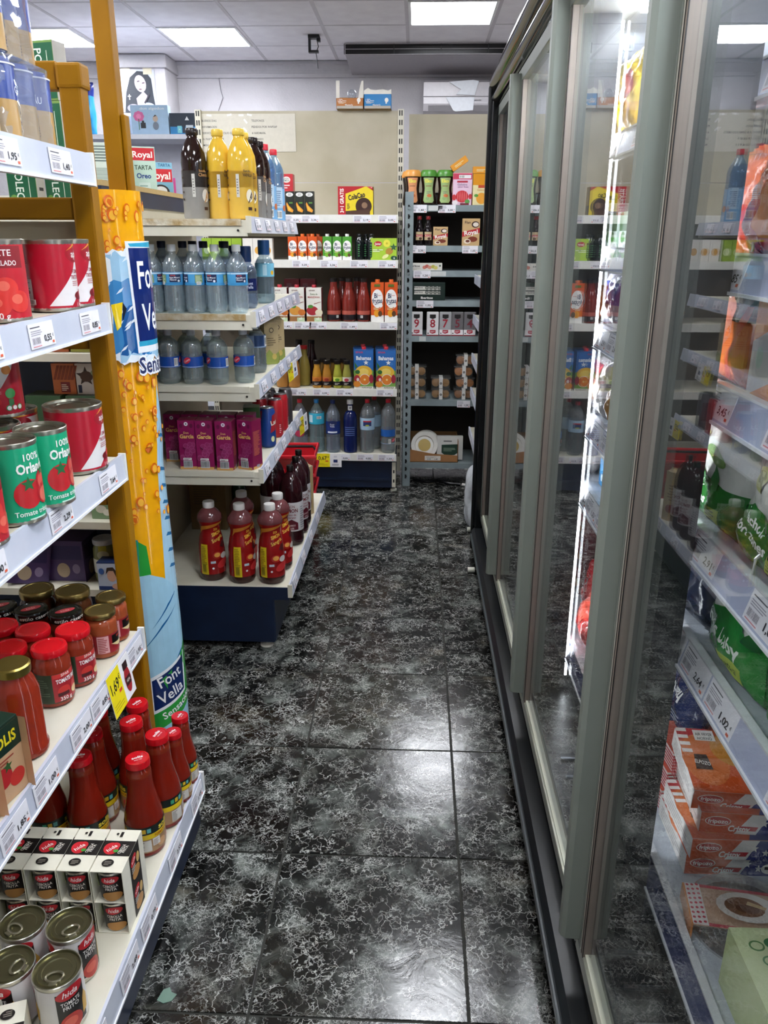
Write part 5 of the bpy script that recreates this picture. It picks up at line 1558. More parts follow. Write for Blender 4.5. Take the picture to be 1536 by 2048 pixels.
# boxes on the far side of the centre panel
mb = MB(); mb.box(-1.46, -1.065, 2.72, 3.80, 1.60, 1.625, CREAM); wpart('shelf', mb, B)
a = Art(); a.r(-.045, .155, .045, .20, '#c62430/s'); a.t('Royal', 0, .177, .022, '#f6f0ea', w=.075, b=.02); a.t('TARTA', 0, .130, .016, '#1c4030', w=.066); a.t('Oreo', 0, .10, .018, '#2a4a8a', w=.055, b=.03); a.r(-.02, .01, .022, .075, '#cfe0da'); a.lines(-.018, .015, .02, .07, 6, '#8aa8a0')
b = Art(); b.lines(-.06, .02, .06, .12, 22, '#7a8a84', 3); b.lines(-.06, .14, .06, .20, 6, '#5a6a66', 5)
put(carton('dessert_box', 'box', .095, .05, .205, a, None, None, '#bcd6ca/s'), -1.085, 3.36, 1.626, 20, 'mint green cake-mix box with a red band on the panel top', 'dessert boxes on the gondola top')
put(carton('dessert_box', 'box', .145, .05, .205, b, None, None, '#c8d4ca/s'), -1.19, 3.22, 1.626, 12, 'pale green box back with small print on the panel top', 'dessert boxes on the gondola top')
a = Art(); a.r(-.05, .09, .05, .14, '#c62430/s'); a.t('Royal', 0, .115, .028, '#f6f0ea', w=.085, b=.02); a.e_(0, .05, .036, .03, '#2a1a18'); a.e_(0, .055, .026, .018, '#e8e4e0'); a.t('TARTA', .02, .155, .012, '#2a5a8a', w=.05)
put(carton('dessert_box', 'box', .105, .05, .165, a, None, None, '#7fb4cc/s'), -1.085, 3.56, 1.626, 25, 'light blue dessert box with a red banner, right of the mint box', 'dessert boxes on the gondola top')
put(carton('dessert_box', 'box', .08, .05, .115, Art().r(-.03, .02, .03, .09, '#e8c820').e_(0, .06, .02, .02, '#c03070'), None, None, '#d04a90/s'), -1.10, 3.70, 1.626, 20, 'pink and yellow dessert box behind the blue one', 'dessert boxes on the gondola top')

# red shopping baskets beyond the gondola
def basket():
    p = Proto('shopping_basket', 'basket')
    c = '#c8202c/s'
    w_, d_, h_ = .37, .27, .20
    mb = MB()
    def ring(k, z): return [(-w_ / 2 * k, -d_ / 2 * k, z), (w_ / 2 * k, -d_ / 2 * k, z), (w_ / 2 * k, d_ / 2 * k, z), (-w_ / 2 * k, d_ / 2 * k, z)]
    mb.box(-w_ / 2 * .8, w_ / 2 * .8, -d_ / 2 * .8, d_ / 2 * .8, 0, .006, c)
    def band(z0, k0, z1, k1):
        for i in range(4):
            o0, o1 = ring(k0, z0), ring(k1, z1); j = (i + 1) % 4
            q0, q1 = ring(k0 * .975, z0), ring(k1 * .975, z1)
            mb.add([o0[i], o0[j], o1[j], o1[i], q0[i], q0[j], q1[j], q1[i]], [(0, 1, 2, 3), (7, 6, 5, 4), (3, 2, 6, 7), (0, 4, 5, 1)], c)
    band(0, .8, .075, .87); band(.135, .935, h_, 1.0)
    for i in range(4):
        o0, o1 = ring(.87, .075), ring(.935, .135); j = (i + 1) % 4
        n = 12 if i % 2 == 0 else 9
        for k in range(n + 1):
            t_ = k / n
            a_ = Vector(o0[i]).lerp(Vector(o0[j]), t_); b_ = Vector(o1[i]).lerp(Vector(o1[j]), t_)
            mb.tube([a_, b_], .005, c, 4)
    p.part('body', mb.mesh('body', False))
    m2 = MB(); pts = ring(1.0, h_); m2.tube([(-w_ / 2, -d_ / 2, h_), (w_ / 2, -d_ / 2, h_), (w_ / 2, d_ / 2, h_), (-w_ / 2, d_ / 2, h_)], .013, c, 8, True); p.part('rim', m2)
    m3 = MB(); m3.tube([(-w_ / 2, 0, h_), (-w_ / 2 + .02, .02, h_ + .02), (w_ / 2 - .02, .02, h_ + .02), (w_ / 2, 0, h_)], .007, '#1a1a1c/s', 8); p.part('handle', m3)
    return p
BK = basket()
for k, (z, lb) in enumerate([(0.001, 'red plastic shopping basket at the bottom of the stack'), (.10, 'red plastic shopping basket in the middle of the stack'), (.20, 'red plastic shopping basket on top of the stack beside the wine bottles')]):
    put(BK, -.745 + .004 * k, 4.16, z + .0, 3, lb, 'stacked shopping baskets')
# ================================================================ goods on the back gondola
YFR = 4.705
a = Art(); a.e_(0, .185, .022, .016, '#e8e2dc'); a.t('DON', 0, .19, .008, '#2a4a30'); a.t('SIMON', 0, .18, .008, '#2a4a30', w=.03); a.e_(.0, .10, .022, .03, '#e04a40'); a.lines(-.025, .14, .02, .165, 2, '#f0d0d0'); a.r(-.035, .0, .035, .03, '#e8e4e0')
put(carton('juice_carton', 'carton', .072, .07, .215, a, None, None, '#c22a34/s'), -.735, 4.80, 1.621, 0, 'tall red and white juice carton behind the black cartons')
def minijuice(c, fc, leaf=None):
    a = Art(); a.e_(0, .105, .020, .011, '#ecebe6'); a.t('DON', 0, .109, .005, '#1c1c1c'); a.t('SIMON', 0, .102, .005, '#1c1c1c', w=.02); a
    a.p([(-.020, .055), (-.012, .02), (.014, .012), (.020, .024), (-.006, .048), (-.016, .066)], '#e8962a'); a.p([(-.014, .052), (-.008, .026), (.010, .02), (-.006, .042)], '#f2c040'); a.r(-.004, .058, .016, .066, '#5a8a3a')
    return carton('juice_carton', 'carton', .051, .042, .122, a, None, None, c)
MJ = minijuice('#20241f/s', '#e8962a')
for k, x in enumerate((-.712, -.657, -.602)):
    put(MJ, x, YFR + .025, 1.621, 0, 'small black orange-juice carton, %s of three on the top shelf' % ['leftmost', 'middle', 'rightmost'][k], 'small black juice cartons')
a = Art(); w_ = .195
a.p([(-.0975, .0), (-.055, .0), (-.055, .148), (-.0975, .148)], '#b8202a/s'); a.t('3+1 GRATIS', -.076, .074, .020, '#f2ece6', rot=PI / 2, w=.125, b=.03)
a.p([(-.055, .0), (.0975, .0), (.0975, .125), (.06, .148), (-.055, .11)], '#e8cf2a/s'); a.p([(-.055, .112), (.05, .148), (-.055, .148)], '#b8202a/s')
a.e_(.045, .045, .045, .045, '#3a2018/s', 20); a.p([(-.055, .0), (.08, .0), (.08, .03), (-.055, .02)], '#4a2a1c'); a.e_(.05, .05, .016, .016, '#8a6a50'); a.t('ColaCao', .006, .098, .026, '#1c1410', w=.095, rot=.22, b=.035); a.lines(-.048, .03, -.03, .062, 5, '#4a3a10')
CCP = carton('cocoa_pack', 'cocoa pack', .195, .09, .148, a, Art().r(-.045, 0, .045, .148, '#8a6a20').r(-.045, .0, .045, .05, '#3a2018'), None, '#b8282a/s', bev=.012)
put(CCP, -.345, YFR + .05, 1.621, 0, 'cocoa powder multipack, yellow with a red side, alone on the top shelf')

def bifru(c, leaf, h=.134, w_=.052, capc='#d8621c/s', cap=.011, big=False):
    a = Art(); k = h / .134
    a.r(-w_ / 2, .0, w_ / 2, h * .16, '#ecebe6'); a.e_(0, h * .56, w_ * .44, h * .22, '#f4f2ee'); a.t('Bi', -w_ * .12, h * .63, h * .11, '#1c2a50', w=w_ * .26, b=.03); a.t('frutas', 0, h * .51, h * .11, '#1c2a50', w=w_ * .78, b=.02, rot=.06); a.p([(-w_ * .2, h * .41), (w_ * .1, h * .44), (w_ * .12, h * .45), (-w_ * .2, h * .43)], '#1c2a50'); a.t('zero', w_ * .18, h * .64, h * .03, '#c03a20')
    a.e_(w_ * .28, h * .40, w_ * .13, h * .05, '#f4f2ee'); a.e_(-w_ * .05, h * .21, w_ * .22, h * .09, leaf); a.e_(w_ * .22, h * .2, w_ * .16, h * .07, '#5a3a1c'); a.lines(-w_ * .3, h * .30, w_ * .3, h * .36, 2, '#f2e0b0')
    if big: a.r(-w_ * .24, h * .84, w_ * .22, h * .90, '#5a6a20'); 
    return carton('juice_carton', 'carton', w_, w_ * .85, h * .94, a, None, None, c, gable=False, cap=cap, capc=capc)
BO = bifru('#d8561c/s', '#e8a02a'); BG = bifru('#4f9a34/s', '#7ab82a', capc='#d8d8d4/s')
for k, x in enumerate((-.708, -.652, -.596)):
    put(BO, x, YFR + .026, 1.381, 0, 'small orange fruit drink carton, %s of three on the second shelf' % ['leftmost', 'middle', 'rightmost'][k], 'small orange fruit drink cartons')
put(BO, -.625, YFR + .082, 1.381, 0, 'small orange fruit drink carton behind the orange row', 'small orange fruit drink cartons')
put(BO, -.570, YFR + .082, 1.381, 0, 'small orange fruit drink carton half showing beside the green row', 'small orange fruit drink cartons')
for k, x in enumerate((-.511, -.455, -.399)):
    put(BG, x, YFR + .026, 1.381, 0, 'small green fruit drink carton, %s of three on the second shelf' % ['leftmost', 'middle', 'rightmost'][k], 'small green fruit drink cartons')
GL = carton('juice_carton', 'carton', .055, .045, .115, Art().r(-.0275, 0, .0275, .115, '#8fae2c').e_(0, .05, .018, .02, '#dce8b0'), None, None, '#8fae2c/s')
WL = carton('juice_carton', 'carton', .055, .045, .115, Art().r(-.0275, 0, .0275, .115, '#e4e0d6').e_(0, .05, .018, .02, '#d8a040'), None, None, '#e4e0d6/s')
for k in range(4):
    put(GL, -1.20 + .057 * k, YFR + .03, 1.381, 0, 'lime green drink carton, %s from the left behind the water bottles' % ORD[k], 'lime drink cartons')
for k in range(3):
    put(WL, -.965 + .057 * k, YFR + .03, 1.381, 0, 'white drink carton, %s from the left behind the water bottles' % ORD[k], 'white drink cartons')
def darkb():
    a = Art(); a.lines(-.007, .02, .007, .09, 6, '#3f8a4a', 4); a
    return glassb('dark_juice_bottle', [(.020, 0), (.025, .004), (.026, .02), (.026, .095), (.022, .112), (.014, .122), (.013, .128)], '#15191a/g', (.014, .124, .140), '#101214/s', None, a)
DB = darkb()
for k, (x, y) in enumerate([(-.330, .03), (-.262, .03), (-.296, .075)]):
    put(DB, x, YFR + y, 1.381, 0, 'small black bottle with green lettering, ' + ['left of the pair', 'right of the pair', 'hidden behind the pair'][k], 'small black bottles')
a = Art(); a.r(-.073, .0, .073, .118, '#a9cc3c/s'); a.e_(-.032, .088, .022, .014, '#b8242c'); a.t('Juver', -.032, .088, .012, '#f4ece8', w=.034, b=.02); a.e_(.018, .090, .020, .020, '#e8e04a'); a.e_(.018, .09, .006, .006, '#c8c030'); a.e_(.032, .048, .022, .018, '#b88a34', rot=.4); a.star(.056, .07, .022, '#2f5a3a'); a.lines(-.062, .045, .0, .062, 2, '#f0f4d8'); a.t('0%', -.03, .055, .008, '#3a5a20'); a.e_(.058, .012, .018, .012, '#1c4a30'); a.t('6', .06, .012, .012, '#f0f0e8'); a.e_(.01, .02, .02, .010, '#e8e8a0', rot=.5)
put(carton('juice_multipack', 'box', .148, .10, .118, a, None, None, '#a9cc3c/s'), -.192, YFR + .055, 1.381, 0, 'lime green pineapple juice multipack box beside the grey rack')

def nectar(fruit, c2, name):
    a = Art(); h = .19; w_ = .088
    a.r(-w_ / 2, 0, w_ / 2, .030, '#9a6a3c'); a.r(.0, .0, .044, .022, '#b9cfa8'); a.t('eli', .020, .018, .014, '#f4f2ea'); a.t('SPAR', -.01, .175, .007, '#5a1c18', w=.04); a.t('Zumo de', .0, .155, .010, '#4a6a2a', w=.044); a.t(name, 0, .138, .010, '#a82a28', w=.07)
    a.e_(-.010, .062, .034, .026, fruit); a.e_(.028, .052, .022, .018, c2); a.e_(-.02, .085, .016, .010, '#4f8a34'); a.p([(.0, .098), (.04, .11), (.04, .113), (.0, .102)], '#8a3a30')
    return carton('juice_carton', 'carton', w_, .075, h, a, None, None, '#e6e2d8/s', '#7a1c20/s', cap=.013, capc='#a82432/s')
N1 = nectar('#d8963c', '#c8702a', 'MELOCOTON'); N2 = nectar('#a82430', '#e8dcc0', 'MANZANA')
put(N1, -.80, YFR + .04, 1.037, 0, 'peach juice carton partly hidden by the water shelf corner', 'white juice cartons')
put(N1, -.70, YFR + .04, 1.037, 0, 'peach juice carton with orange fruit left of the apple carton', 'white juice cartons')
put(N2, -.60, YFR + .04, 1.037, 0, 'apple juice carton with red apples on a white front', 'white juice cartons')
DR = carton('juice_carton', 'carton', .088, .075, .235, Art().r(-.03, .16, .0, .21, '#5a3038'), None, None, '#541019/s')
for k, x in enumerate((-.74, -.645)):
    put(DR, x, YFR + .13, 1.037, 0, 'tall dark red carton behind the %s' % ['peach juice cartons', 'apple juice carton'][k], 'dark red cartons')
def tomb():
    a = Art(); a.r(-.035, .02, .035, .038, '#15131a'); a; a.bars(.018, .022, .032, .036, 7)
    return glassb('juice_bottle', [(.033, 0), (.039, .005), (.040, .012), (.040, .105), (.037, .130), (.027, .170), (.0205, .195), (.0200, .228)], '#7a2a22/g', (.0215, .222, .243), '#1c1614/s', [(.010, .040, '#241418/s'), (.040, .062, '#b4584a/s')], a)
TB = tomb()
for k, x in enumerate((-.489, -.401, -.314)):
    put(TB, x, YFR + .045, 1.037, (0, 60, -50)[k], 'reddish glass juice bottle with black cap, %s of three' % ['leftmost', 'middle', 'rightmost'][k], 'reddish juice bottles')
for k, x in enumerate((-.445, -.358)):
    put(TB, x, YFR + .13, 1.037, 0, 'reddish juice bottle in the rear row, %s' % ['left', 'right'][k], 'reddish juice bottles')
BB_ = bifru('#d8561c/s', '#e89a1c', h=.235, w_=.074, cap=.013, big=True)
for k, x in enumerate((-.233, -.155)):
    put(BB_, x, YFR + .04, 1.037, (0, 3)[k], 'tall orange fruit drink carton, %s of the pair' % ['left', 'right'][k], 'tall orange fruit drink cartons')

def peachb(c, capc, h=.235, r=.036):
    return glassb('juice_bottle', [(r * .85, 0), (r, .006), (r, h * .45), (r * .8, h * .62), (r * .52, h * .78), (r * .5, h * .93)], c, (r * .56, h * .91, h), capc)
PB = peachb('#a8763c/g', '#c02a2a/s'); PB2 = peachb('#8a7a3a/g', '#c02a2a/s', .24); DK = peachb('#2a1214/g', '#17110f/s', .262, .036)
put(PB, -.742, YFR + .045, .647, 0, 'peach juice bottle with a red cap next to the shelf corner', 'large juice bottles')
put(PB2, -.688, YFR + .11, .647, 0, 'olive coloured juice bottle with a red cap', 'large juice bottles')
put(DK, -.652, YFR + .19, .647, 0, 'dark red juice bottle with a black cap, right one', 'large juice bottles')
put(DK, -.73, YFR + .20, .647, 0, 'dark red juice bottle with a black cap, left one', 'large juice bottles')
put(PB, -.815, YFR + .05, .647, 0, 'peach juice bottle hidden by the price card', 'large juice bottles')
def smallj(c, l1, l2):
    r, h = .0275, .165
    return glassb('small_juice_bottle', [(r * .85, 0), (r, .006), (r, h * .42), (r * .84, h * .6), (r * .62, h * .74), (r * .60, h * .88)], c, (r * .72, h * .86, h), '#1a1614/s', [(.016, .040, '#1d1a1c/s'), (.040, .066, l1)], Art().e_(0, .05, .014, .010, l2).lines(-.014, .022, .014, .034, 2, '#c8c0b0'))
for k, (x, c, l1, l2, nm) in enumerate([(-.603, '#b8842a/g', '#c8762a', '#a85a1c', 'golden'), (-.543, '#a87428/g', '#b8642a', '#8a2a1c', 'amber'), (-.479, '#9a9a34/g', '#cfd860', '#5a8a20', 'yellow-green'), (-.4235, '#8f8a3c/g', '#d8d0c0', '#a83a48', 'olive')]):
    put(smallj(c, l1, l2), x, YFR + .035, .647, 0, 'small %s juice bottle with a black cap' % nm, 'small juice bottles')
SJ = smallj('#7a5a24/g', '#8a5a2a', '#6a3a1c')
for k, x in enumerate((-.573, -.51, -.452)):
    put(SJ, x, YFR + .105, .647, 0, 'small brownish juice bottle in the rear row, %s' % ['left', 'middle', 'right'][k], 'small juice bottles')
a = Art(); h = .225; w_ = .115
a.r(-w_ / 2, 0, w_ / 2, .014, '#e8e4d8'); a.r(-w_ / 2, .014, w_ / 2, .11, '#7aa84a'); a.r(-w_ / 2, .11, w_ / 2, h, '#2a6ab4'); a.t('SPAR', -.025, .215, .010, '#d83030', w=.045); a.t('Bahamas', .0, .182, .022, '#f2f6fa', w=.088, b=.03); a.star(.014, .155, .016, '#f4f4f4'); a.e_(.032, .148, .010, .010, '#3a7ac0'); a.e_(.0, .10, .05, .038, '#e8b83a'); a.e_(.0, .10, .030, .022, '#f2d46a'); a.e_(.006, .055, .034, .034, '#e8e0d0'); a.e_(.006, .055, .030, .030, '#e0802a'); a.e_(.006, .055, .006, .006, '#f4d890'); a.e_(-.040, .06, .018, .022, '#a82834'); a.e_(-.035, .055, .008, .010, '#e8d8d0'); a.e_(.045, .06, .013, .026, '#9a2038'); a.e_(-.04, .028, .022, .018, '#d8862a'); a.p([(-.05, .12), (-.055, .16), (-.035, .13)], '#2f6a34'); a.e_(-.036, .10, .014, .012, '#2f6a34'); a.t('NARANJA', .02, .008, .009, '#3a3a3a', w=.06)
BAH = carton('juice_carton', 'carton', w_, .085, .230, a, None, None, '#2a5fa4/s', '#1d4a88/s', cap=.013, capc='#c82a34/s')
for k, x in enumerate((-.320, -.188)):
    put(BAH, x, YFR + .046, .647, 0, 'blue tropical juice carton with orange slices, %s of the front pair' % ['left', 'right'][k], 'blue tropical juice cartons')
    put(BAH, x - .012, YFR + .15, .647, 0, 'blue tropical juice carton standing behind the %s one' % ['left', 'right'][k], 'blue tropical juice cartons')

W = []
a1 = Art(); a1.e_(.0, .12, .03, .02, '#b83050'); a1
W.append((pet('water_bottle', .047, .325, '#d9dbe4/t', '#d02434/s', (.11, .135, '#7a5068/t'), a1, inner='#c4cbd6/tt'), -.722, 'red cap and a pinkish label, behind the basket'))
a1 = Art(); a1.r(-.05, .19, -.02, .235, '#c8e4ee'); a1; a1.bars(.006, .212, .036, .228, 10)
W.append((pet('water_bottle', .047, .325, '#cfe4e8/t', '#2a8ad0/s', (.178, .245, '#3fb4d2/g'), a1, inner='#b8d2d6/tt'), -.620, 'light blue cap and turquoise label'))
a1 = Art(); a1.e_(0, .185, .03, .016, '#1c2a5c'); a1.t('Font', 0, .178, .010, '#e0e4f0'); a1.t('Vella', 0, .166, .010, '#e0e4f0'); a1.r(-.03, .125, .03, .135, '#dfe8f4')
W.append((pet('water_bottle', .045, .322, '#ccd8e8/t', '#1c2f6a/s', (.118, .195, '#26397c/g'), a1, inner='#b4c2d2/tt'), -.520, 'navy cap and navy label'))
for p_, x, lb in W:
    put(p_, x, YFR + .052, .247, 0, 'large water bottle with ' + lb, 'large bottles on the lowest shelf')
a1 = Art(); a1.r(-.013, .262, .014, .29, '#e8e8e6'); a1.e_(.002, .276, .006, .008, '#8a8a8c')
for k in range(5): a1.r(-.012, .11 + .012 * k, .012, .115 + .012 * k, '#5a70b0')
put(glassb('water_bottle', [(.036, 0), (.041, .005), (.042, .02), (.042, .20), (.040, .225), (.030, .25), (.0165, .258), (.0155, .305)], '#0f1c50/g', (.0185, .298, .325), '#e4e4e0/s', None, a1), -.414, YFR + .05, .247, 0, 'deep blue glass bottle with a white cap and neck tag', 'large bottles on the lowest shelf')
a1 = Art(); a1.r(-.024, .17, .028, .20, '#24386a'); a1.r(-.024, .195, .028, .203, '#c02a38'); a1; a1.e_(.002, .174, .012, .005, '#b8c04a')
put(pet('soda_bottle', .046, .328, '#d6dde0/t', '#d02434/s', (.145, .218, '#a9c6dc/g'), a1, style='cola', ribs=False, inner='#c2ccd0/tt'), -.309, YFR + .055, .247, 0, 'clear soda bottle with a red cap and pale blue label', 'large bottles on the lowest shelf')
put(pet('soda_bottle', .046, .328, '#d6dde0/t', '#d02434/s', (.145, .218, '#a9c6dc/g'), None, style='cola', ribs=False, inner='#c2ccd0/tt'), -.272, YFR + .15, .247, 0, 'clear soda bottle standing behind the pale-labelled one', 'large bottles on the lowest shelf')
put(pet('soda_bottle', .045, .330, '#d6dde0/t', '#d02434/s', (.105, .148, '#2a62b0/g'), casera(), style='cola', ribs=False, inner='#c2ccd0/tt'), -.182, YFR + .055, .247, -20, 'clear soda bottle with a red cap and royal blue label, by the rack', 'large bottles on the lowest shelf')

# light bulb boxes on top
def bulbbox(c, h0, open_):
    p = Proto('light_bulb_box', 'box'); w_, d_, h_ = .158, .09, .088
    mb = MB(); mb.box(-w_ / 2, w_ / 2, -d_ / 2, -d_ / 2 + .002, 0, h_ * (.85 if not open_ else .62), c); mb.box(-w_ / 2, w_ / 2, d_ / 2 - .002, d_ / 2, 0, h_ * .8, '#a0814e/x'); mb.box(-w_ / 2, w_ / 2, -d_ / 2, d_ / 2, 0, .002, '#a0814e/x')
    mb.box(-w_ / 2, -w_ / 2 + .002, -d_ / 2, d_ / 2, 0, h_ * .85, c); mb.box(w_ / 2 - .002, w_ / 2, -d_ / 2, d_ / 2, 0, h_ * .85, c)
    mb.box(-w_ / 2 + .003, w_ / 2 - .003, -d_ / 2 - .0008, -d_ / 2, .0, .014, '#b8b0a4')
    p.part('box', mb.mesh('box', False))
    a = Art(); a.t('LED', -.055, h_ * .48, .016, '#f2ece4', w=.028); a.lines(-.04, h_ * .44, -.01, h_ * .52, 1, '#f2ece4'); a.lines(-.066, h_ * .3, -.02, h_ * .40, 2, '#e8d8c0'); a.t('Masterly', -.005, h_ * .22, .009, '#f2ece4', w=.045); a.e_(.052, h_ * .5, .011, .012, '#f4f0e8'); a.r(.046, h_ * .28, .054, h_ * .42, '#f4f0e8')
    m2 = MB(); m2.art(a, flat((0, -d_ / 2, 0), (1, 0, 0), (0, 0, 1))); p.part('print', m2.mesh('print', False))
    m3 = MB()
    if open_:
        m3.prism([(-.079, .055), (-.060, .055), (-.058, .145), (-.079, .145)], -d_ / 2 - .001, -d_ / 2 + .001, '#e0dcd2', axis='y'); m3.prism([(.05, .055), (.079, .055), (.079, .145), (.068, .142), (.056, .10)], -d_ / 2 - .001, -d_ / 2 + .001, '#e0dcd2', axis='y')
    else:
        m3.prism([(-.079, .075), (-.079, .092), (-.055, .108), (-.04, .098), (-.01, .095), (.03, .100), (.06, .092), (.079, .100), (.079, .075)], -d_ / 2 - .0022, -d_ / 2 - .0004, '#e6e2d8', axis='y')
    p.part('torn_flap', flip_fix(m3.mesh('torn_flap', False)))
    return p
put(bulbbox('#b8743a/s', .088, True), -.393, 5.148, 2.206, 0, 'orange light bulb box, torn open, on top of the back gondola', 'light bulb boxes')
put(bulbbox('#1f7fc0/s', .088, False), -.232, 5.148, 2.206, 0, 'blue light bulb box on top of the back gondola', 'light bulb boxes')
BULB = Proto('light_bulb', 'bulb')
mb = MB(); mb.lathe([(.012, 0), (.013, .02), (.022, .035), (.028, .055), (.026, .075), (.016, .088), (.0001, .092)], '#c8d0d8/t', 18, caps=False); BULB.part('glass', mb)
mb = MB(); mb.lathe([(.008, -.012), (.012, -.008), (.012, .002)], '#9a9ca0/m', 12); BULB.part('screw_base', mb)
put(BULB, -.383, 5.148, 2.222, 0, 'clear light bulb sticking out of the orange box')

# ================================================================ goods on the grey rack
YE = 4.853
def eko(lidc, labc):
    p = Proto('coffee_jar', 'jar')
    prof = [(.036, 0), (.043, .005), (.044, .02), (.040, .05), (.037, .085), (.0395, .115), (.044, .140), (.043, .152)]
    mb = MB(); mb.lathe(prof, '#24140c/g', 28, sy=.8); p.part('glass', mb)
    mb = MB(); mb.lathe([(.047, .150), (.050, .152), (.049, .165), (.044, .178), (.038, .186), (.0001, .188)], lidc, 28, caps=False, sy=.8); p.part('lid', mb)
    a = Art(); a.p([(-.030, .145), (.030, .145), (.026, .09), (.031, .025), (.022, .012), (-.022, .012), (-.031, .025), (-.026, .09)], labc); a.t('Eko', 0, .128, .017, '#f2ea60', w=.042, b=.04); a.lines(-.018, .09, .018, .108, 2, '#8a5a3a'); a.e_(.004, .05, .014, .009, '#c86a30'); a.e_(-.006, .035, .010, .009, '#8aa868'); a.lines(-.012, .06, .014, .076, 2, '#7a7a6a')
    mp = wrap(prof_r(prof), 0, ref=.042, sy=.8); mp.dv = .02
    mb = MB(); mb.art(a, mp, lift=.0008, step=.0001); p.part('label', mb.mesh('label', True, ang=60))
    return p
EO = eko('#e8a04a/s', '#e09a6a/s'); EG = eko('#4f8f34/s', '#9fb878/s')
put(EO, -.030, YE + .05, 1.676, 0, 'cereal drink jar with an orange lid in the front row', 'cereal drink jars')
put(EG, .062, YE + .05, 1.676, 0, 'green-lidded cereal drink jar next to the orange-lidded one', 'cereal drink jars')
put(EG, .156, YE + .05, 1.676, 0, 'green-lidded cereal drink jar next to the pink gelatine box', 'cereal drink jars')
put(EO, -.045, YE + .14, 1.676, 0, 'orange-lidded cereal drink jar in the rear', 'cereal drink jars')
put(EG, .065, YE + .14, 1.676, 0, 'green-lidded cereal drink jar in the rear', 'cereal drink jars')
a = Art(); a.r(-.053, 0, .053, .135, '#e8c8dc/s'); a.r(-.053, .135, .053, .165, '#c83a58/s'); a.r(-.02, .14, .048, .158, '#ece8ea'); a.bars(-.018, .141, .012, .157); a.r(-.03, .118, .03, .128, '#b82a40'); a; a.t('Gelatina', 0, .108, .010, '#7a5a80', w=.056); a.t('sabor fresa', .004, .096, .009, '#8a4a80', w=.06); a.e_(.0, .045, .036, .032, '#c8202e'); 
for k in range(5): a.e_(-.024 + .012 * k, .045, .003, .028, '#e06a6a')
a.e_(-.045, .04, .012, .016, '#c83038'); a.e_(.046, .045, .010, .014, '#c83038'); a.e_(.03, .018, .014, .012, '#5a9a4a'); a.e_(-.04, .012, .016, .012, '#f0e8ea'); a.r(-.01, .0, .04, .010, '#7a2430')
put(carton('gelatine_box', 'box', .108, .06, .168, a, None, None, '#d8708a/s'), .252, YE + .035, 1.676, 0, 'pink strawberry gelatine box beside the green-lidded jars', 'dessert boxes on the rack')
a = Art(); a.r(-.05, .0, .05, .105, '#e8dca8/s'); a.r(-.05, .105, .05, .165, '#e0961c/s'); a.r(-.02, .09, .05, .105, '#c84a24'); a.t('Gelatina', .0, .08, .010, '#c8862a', w=.05); a.e_(.0, .035, .03, .03, '#e8a030'); a.e_(-.03, .05, .012, .008, '#5a9a3a')
OG = carton('gelatine_box', 'box', .10, .06, .165, a, None, None, '#dd9220/s', None, '#e8a428/s')
put(OG, .362, YE + .035, 1.676, 0, 'orange gelatine box half hidden by the freezer end', 'dessert boxes on the rack')
OS = carton('gelatine_box', 'box', .10, .06, .035, Art().r(-.05, 0, .05, .035, '#e0961c').lines(-.03, .01, .03, .024, 2, '#e8dca8'), None, None, '#dd9220/s')
put(OS, .362, YE + .035, 1.843, 0, 'flat orange box lying on the orange gelatine box', 'dessert boxes on the rack')
put(OS, .245, YE + .045, 1.880, 0, 'orange box tilted on the pink gelatine box', 'dessert boxes on the rack', ry=-34)
def syrup():
    a = Art(); a.r(-.022, .03, .022, .075, '#c9b48c/s'); a.r(-.022, .048, .022, .060, '#b8242c'); a.t('Royal', 0, .054, .008, '#f4ece6', w=.034); a.e_(.006, .038, .009, .007, '#4a2014')
    return glassb('syrup_bottle', [(.022, 0), (.025, .004), (.025, .085), (.018, .105), (.0115, .125), (.011, .145)], '#140c10/g', (.0125, .142, .162), '#8a1c22/s', None, a)
SY = syrup()
for k, (x, dy) in enumerate([(-.058, .03), (.010, .03), (.060, .035)]):
    put(SY, x, YE + dy, 1.456, 0, 'dark caramel syrup bottle, %s of three' % ['leftmost, half behind the post', 'middle', 'rightmost'][k], 'caramel syrup bottles')
def flan(w_, h_):
    a = Art(); a.r(-w_ / 2, 0, w_ / 2, h_, '#c9a878/s'); a.p([(-w_ / 2, h_ * .32), (w_ / 2, h_ * .48), (w_ / 2, h_ * .66), (-w_ / 2, h_ * .5)], '#b8202a'); a.t('Royal', 0, h_ * .49, h_ * .16, '#f6f0ea', w=w_ * .78, rot=.12, b=.03); a.t('Flan', -w_ * .2, h_ * .86, h_ * .10, '#3a1a14', w=w_ * .34); a.e_(w_ * .24, h_ * .78, w_ * .22, h_ * .12, '#3a1a14'); a.e_(w_ * .26, h_ * .78, w_ * .16, h_ * .08, '#e8dcd0'); a.e_(w_ * .1, h_ * .24, w_ * .28, h_ * .10, '#7a3018'); a.e_(-w_ * .2, h_ * .16, w_ * .2, h_ * .09, '#e8dcc8'); a.e_(-w_ * .18, h_ * .17, w_ * .12, h_ * .05, '#6a2c18'); return a
put(carton('flan_box', 'box', .084, .04, .103, flan(.084, .103), None, None, '#c9a878/s'), .132, YE + .03, 1.456, 0, 'small beige flan dessert box in the middle of the rack', 'dessert boxes on the rack')
put(carton('flan_box', 'box', .10, .045, .148, flan(.10, .148), None, None, '#c9a878/s'), .307, YE + .03, 1.456, 0, 'larger beige flan dessert box next to the freezer', 'dessert boxes on the rack')
a = Art(); a.t('iberitos', -.060, .026, .013, '#5a5a58', w=.066, b=.03); 
for x, y, c in ((.0, .018, '#c87a6a'), (.014, .024, '#b85a50'), (.03, .018, '#d0907a'), (.05, .022, '#b8b04a'), (.065, .016, '#cfc46a')): a.e_(x, y, .012, .010, c)
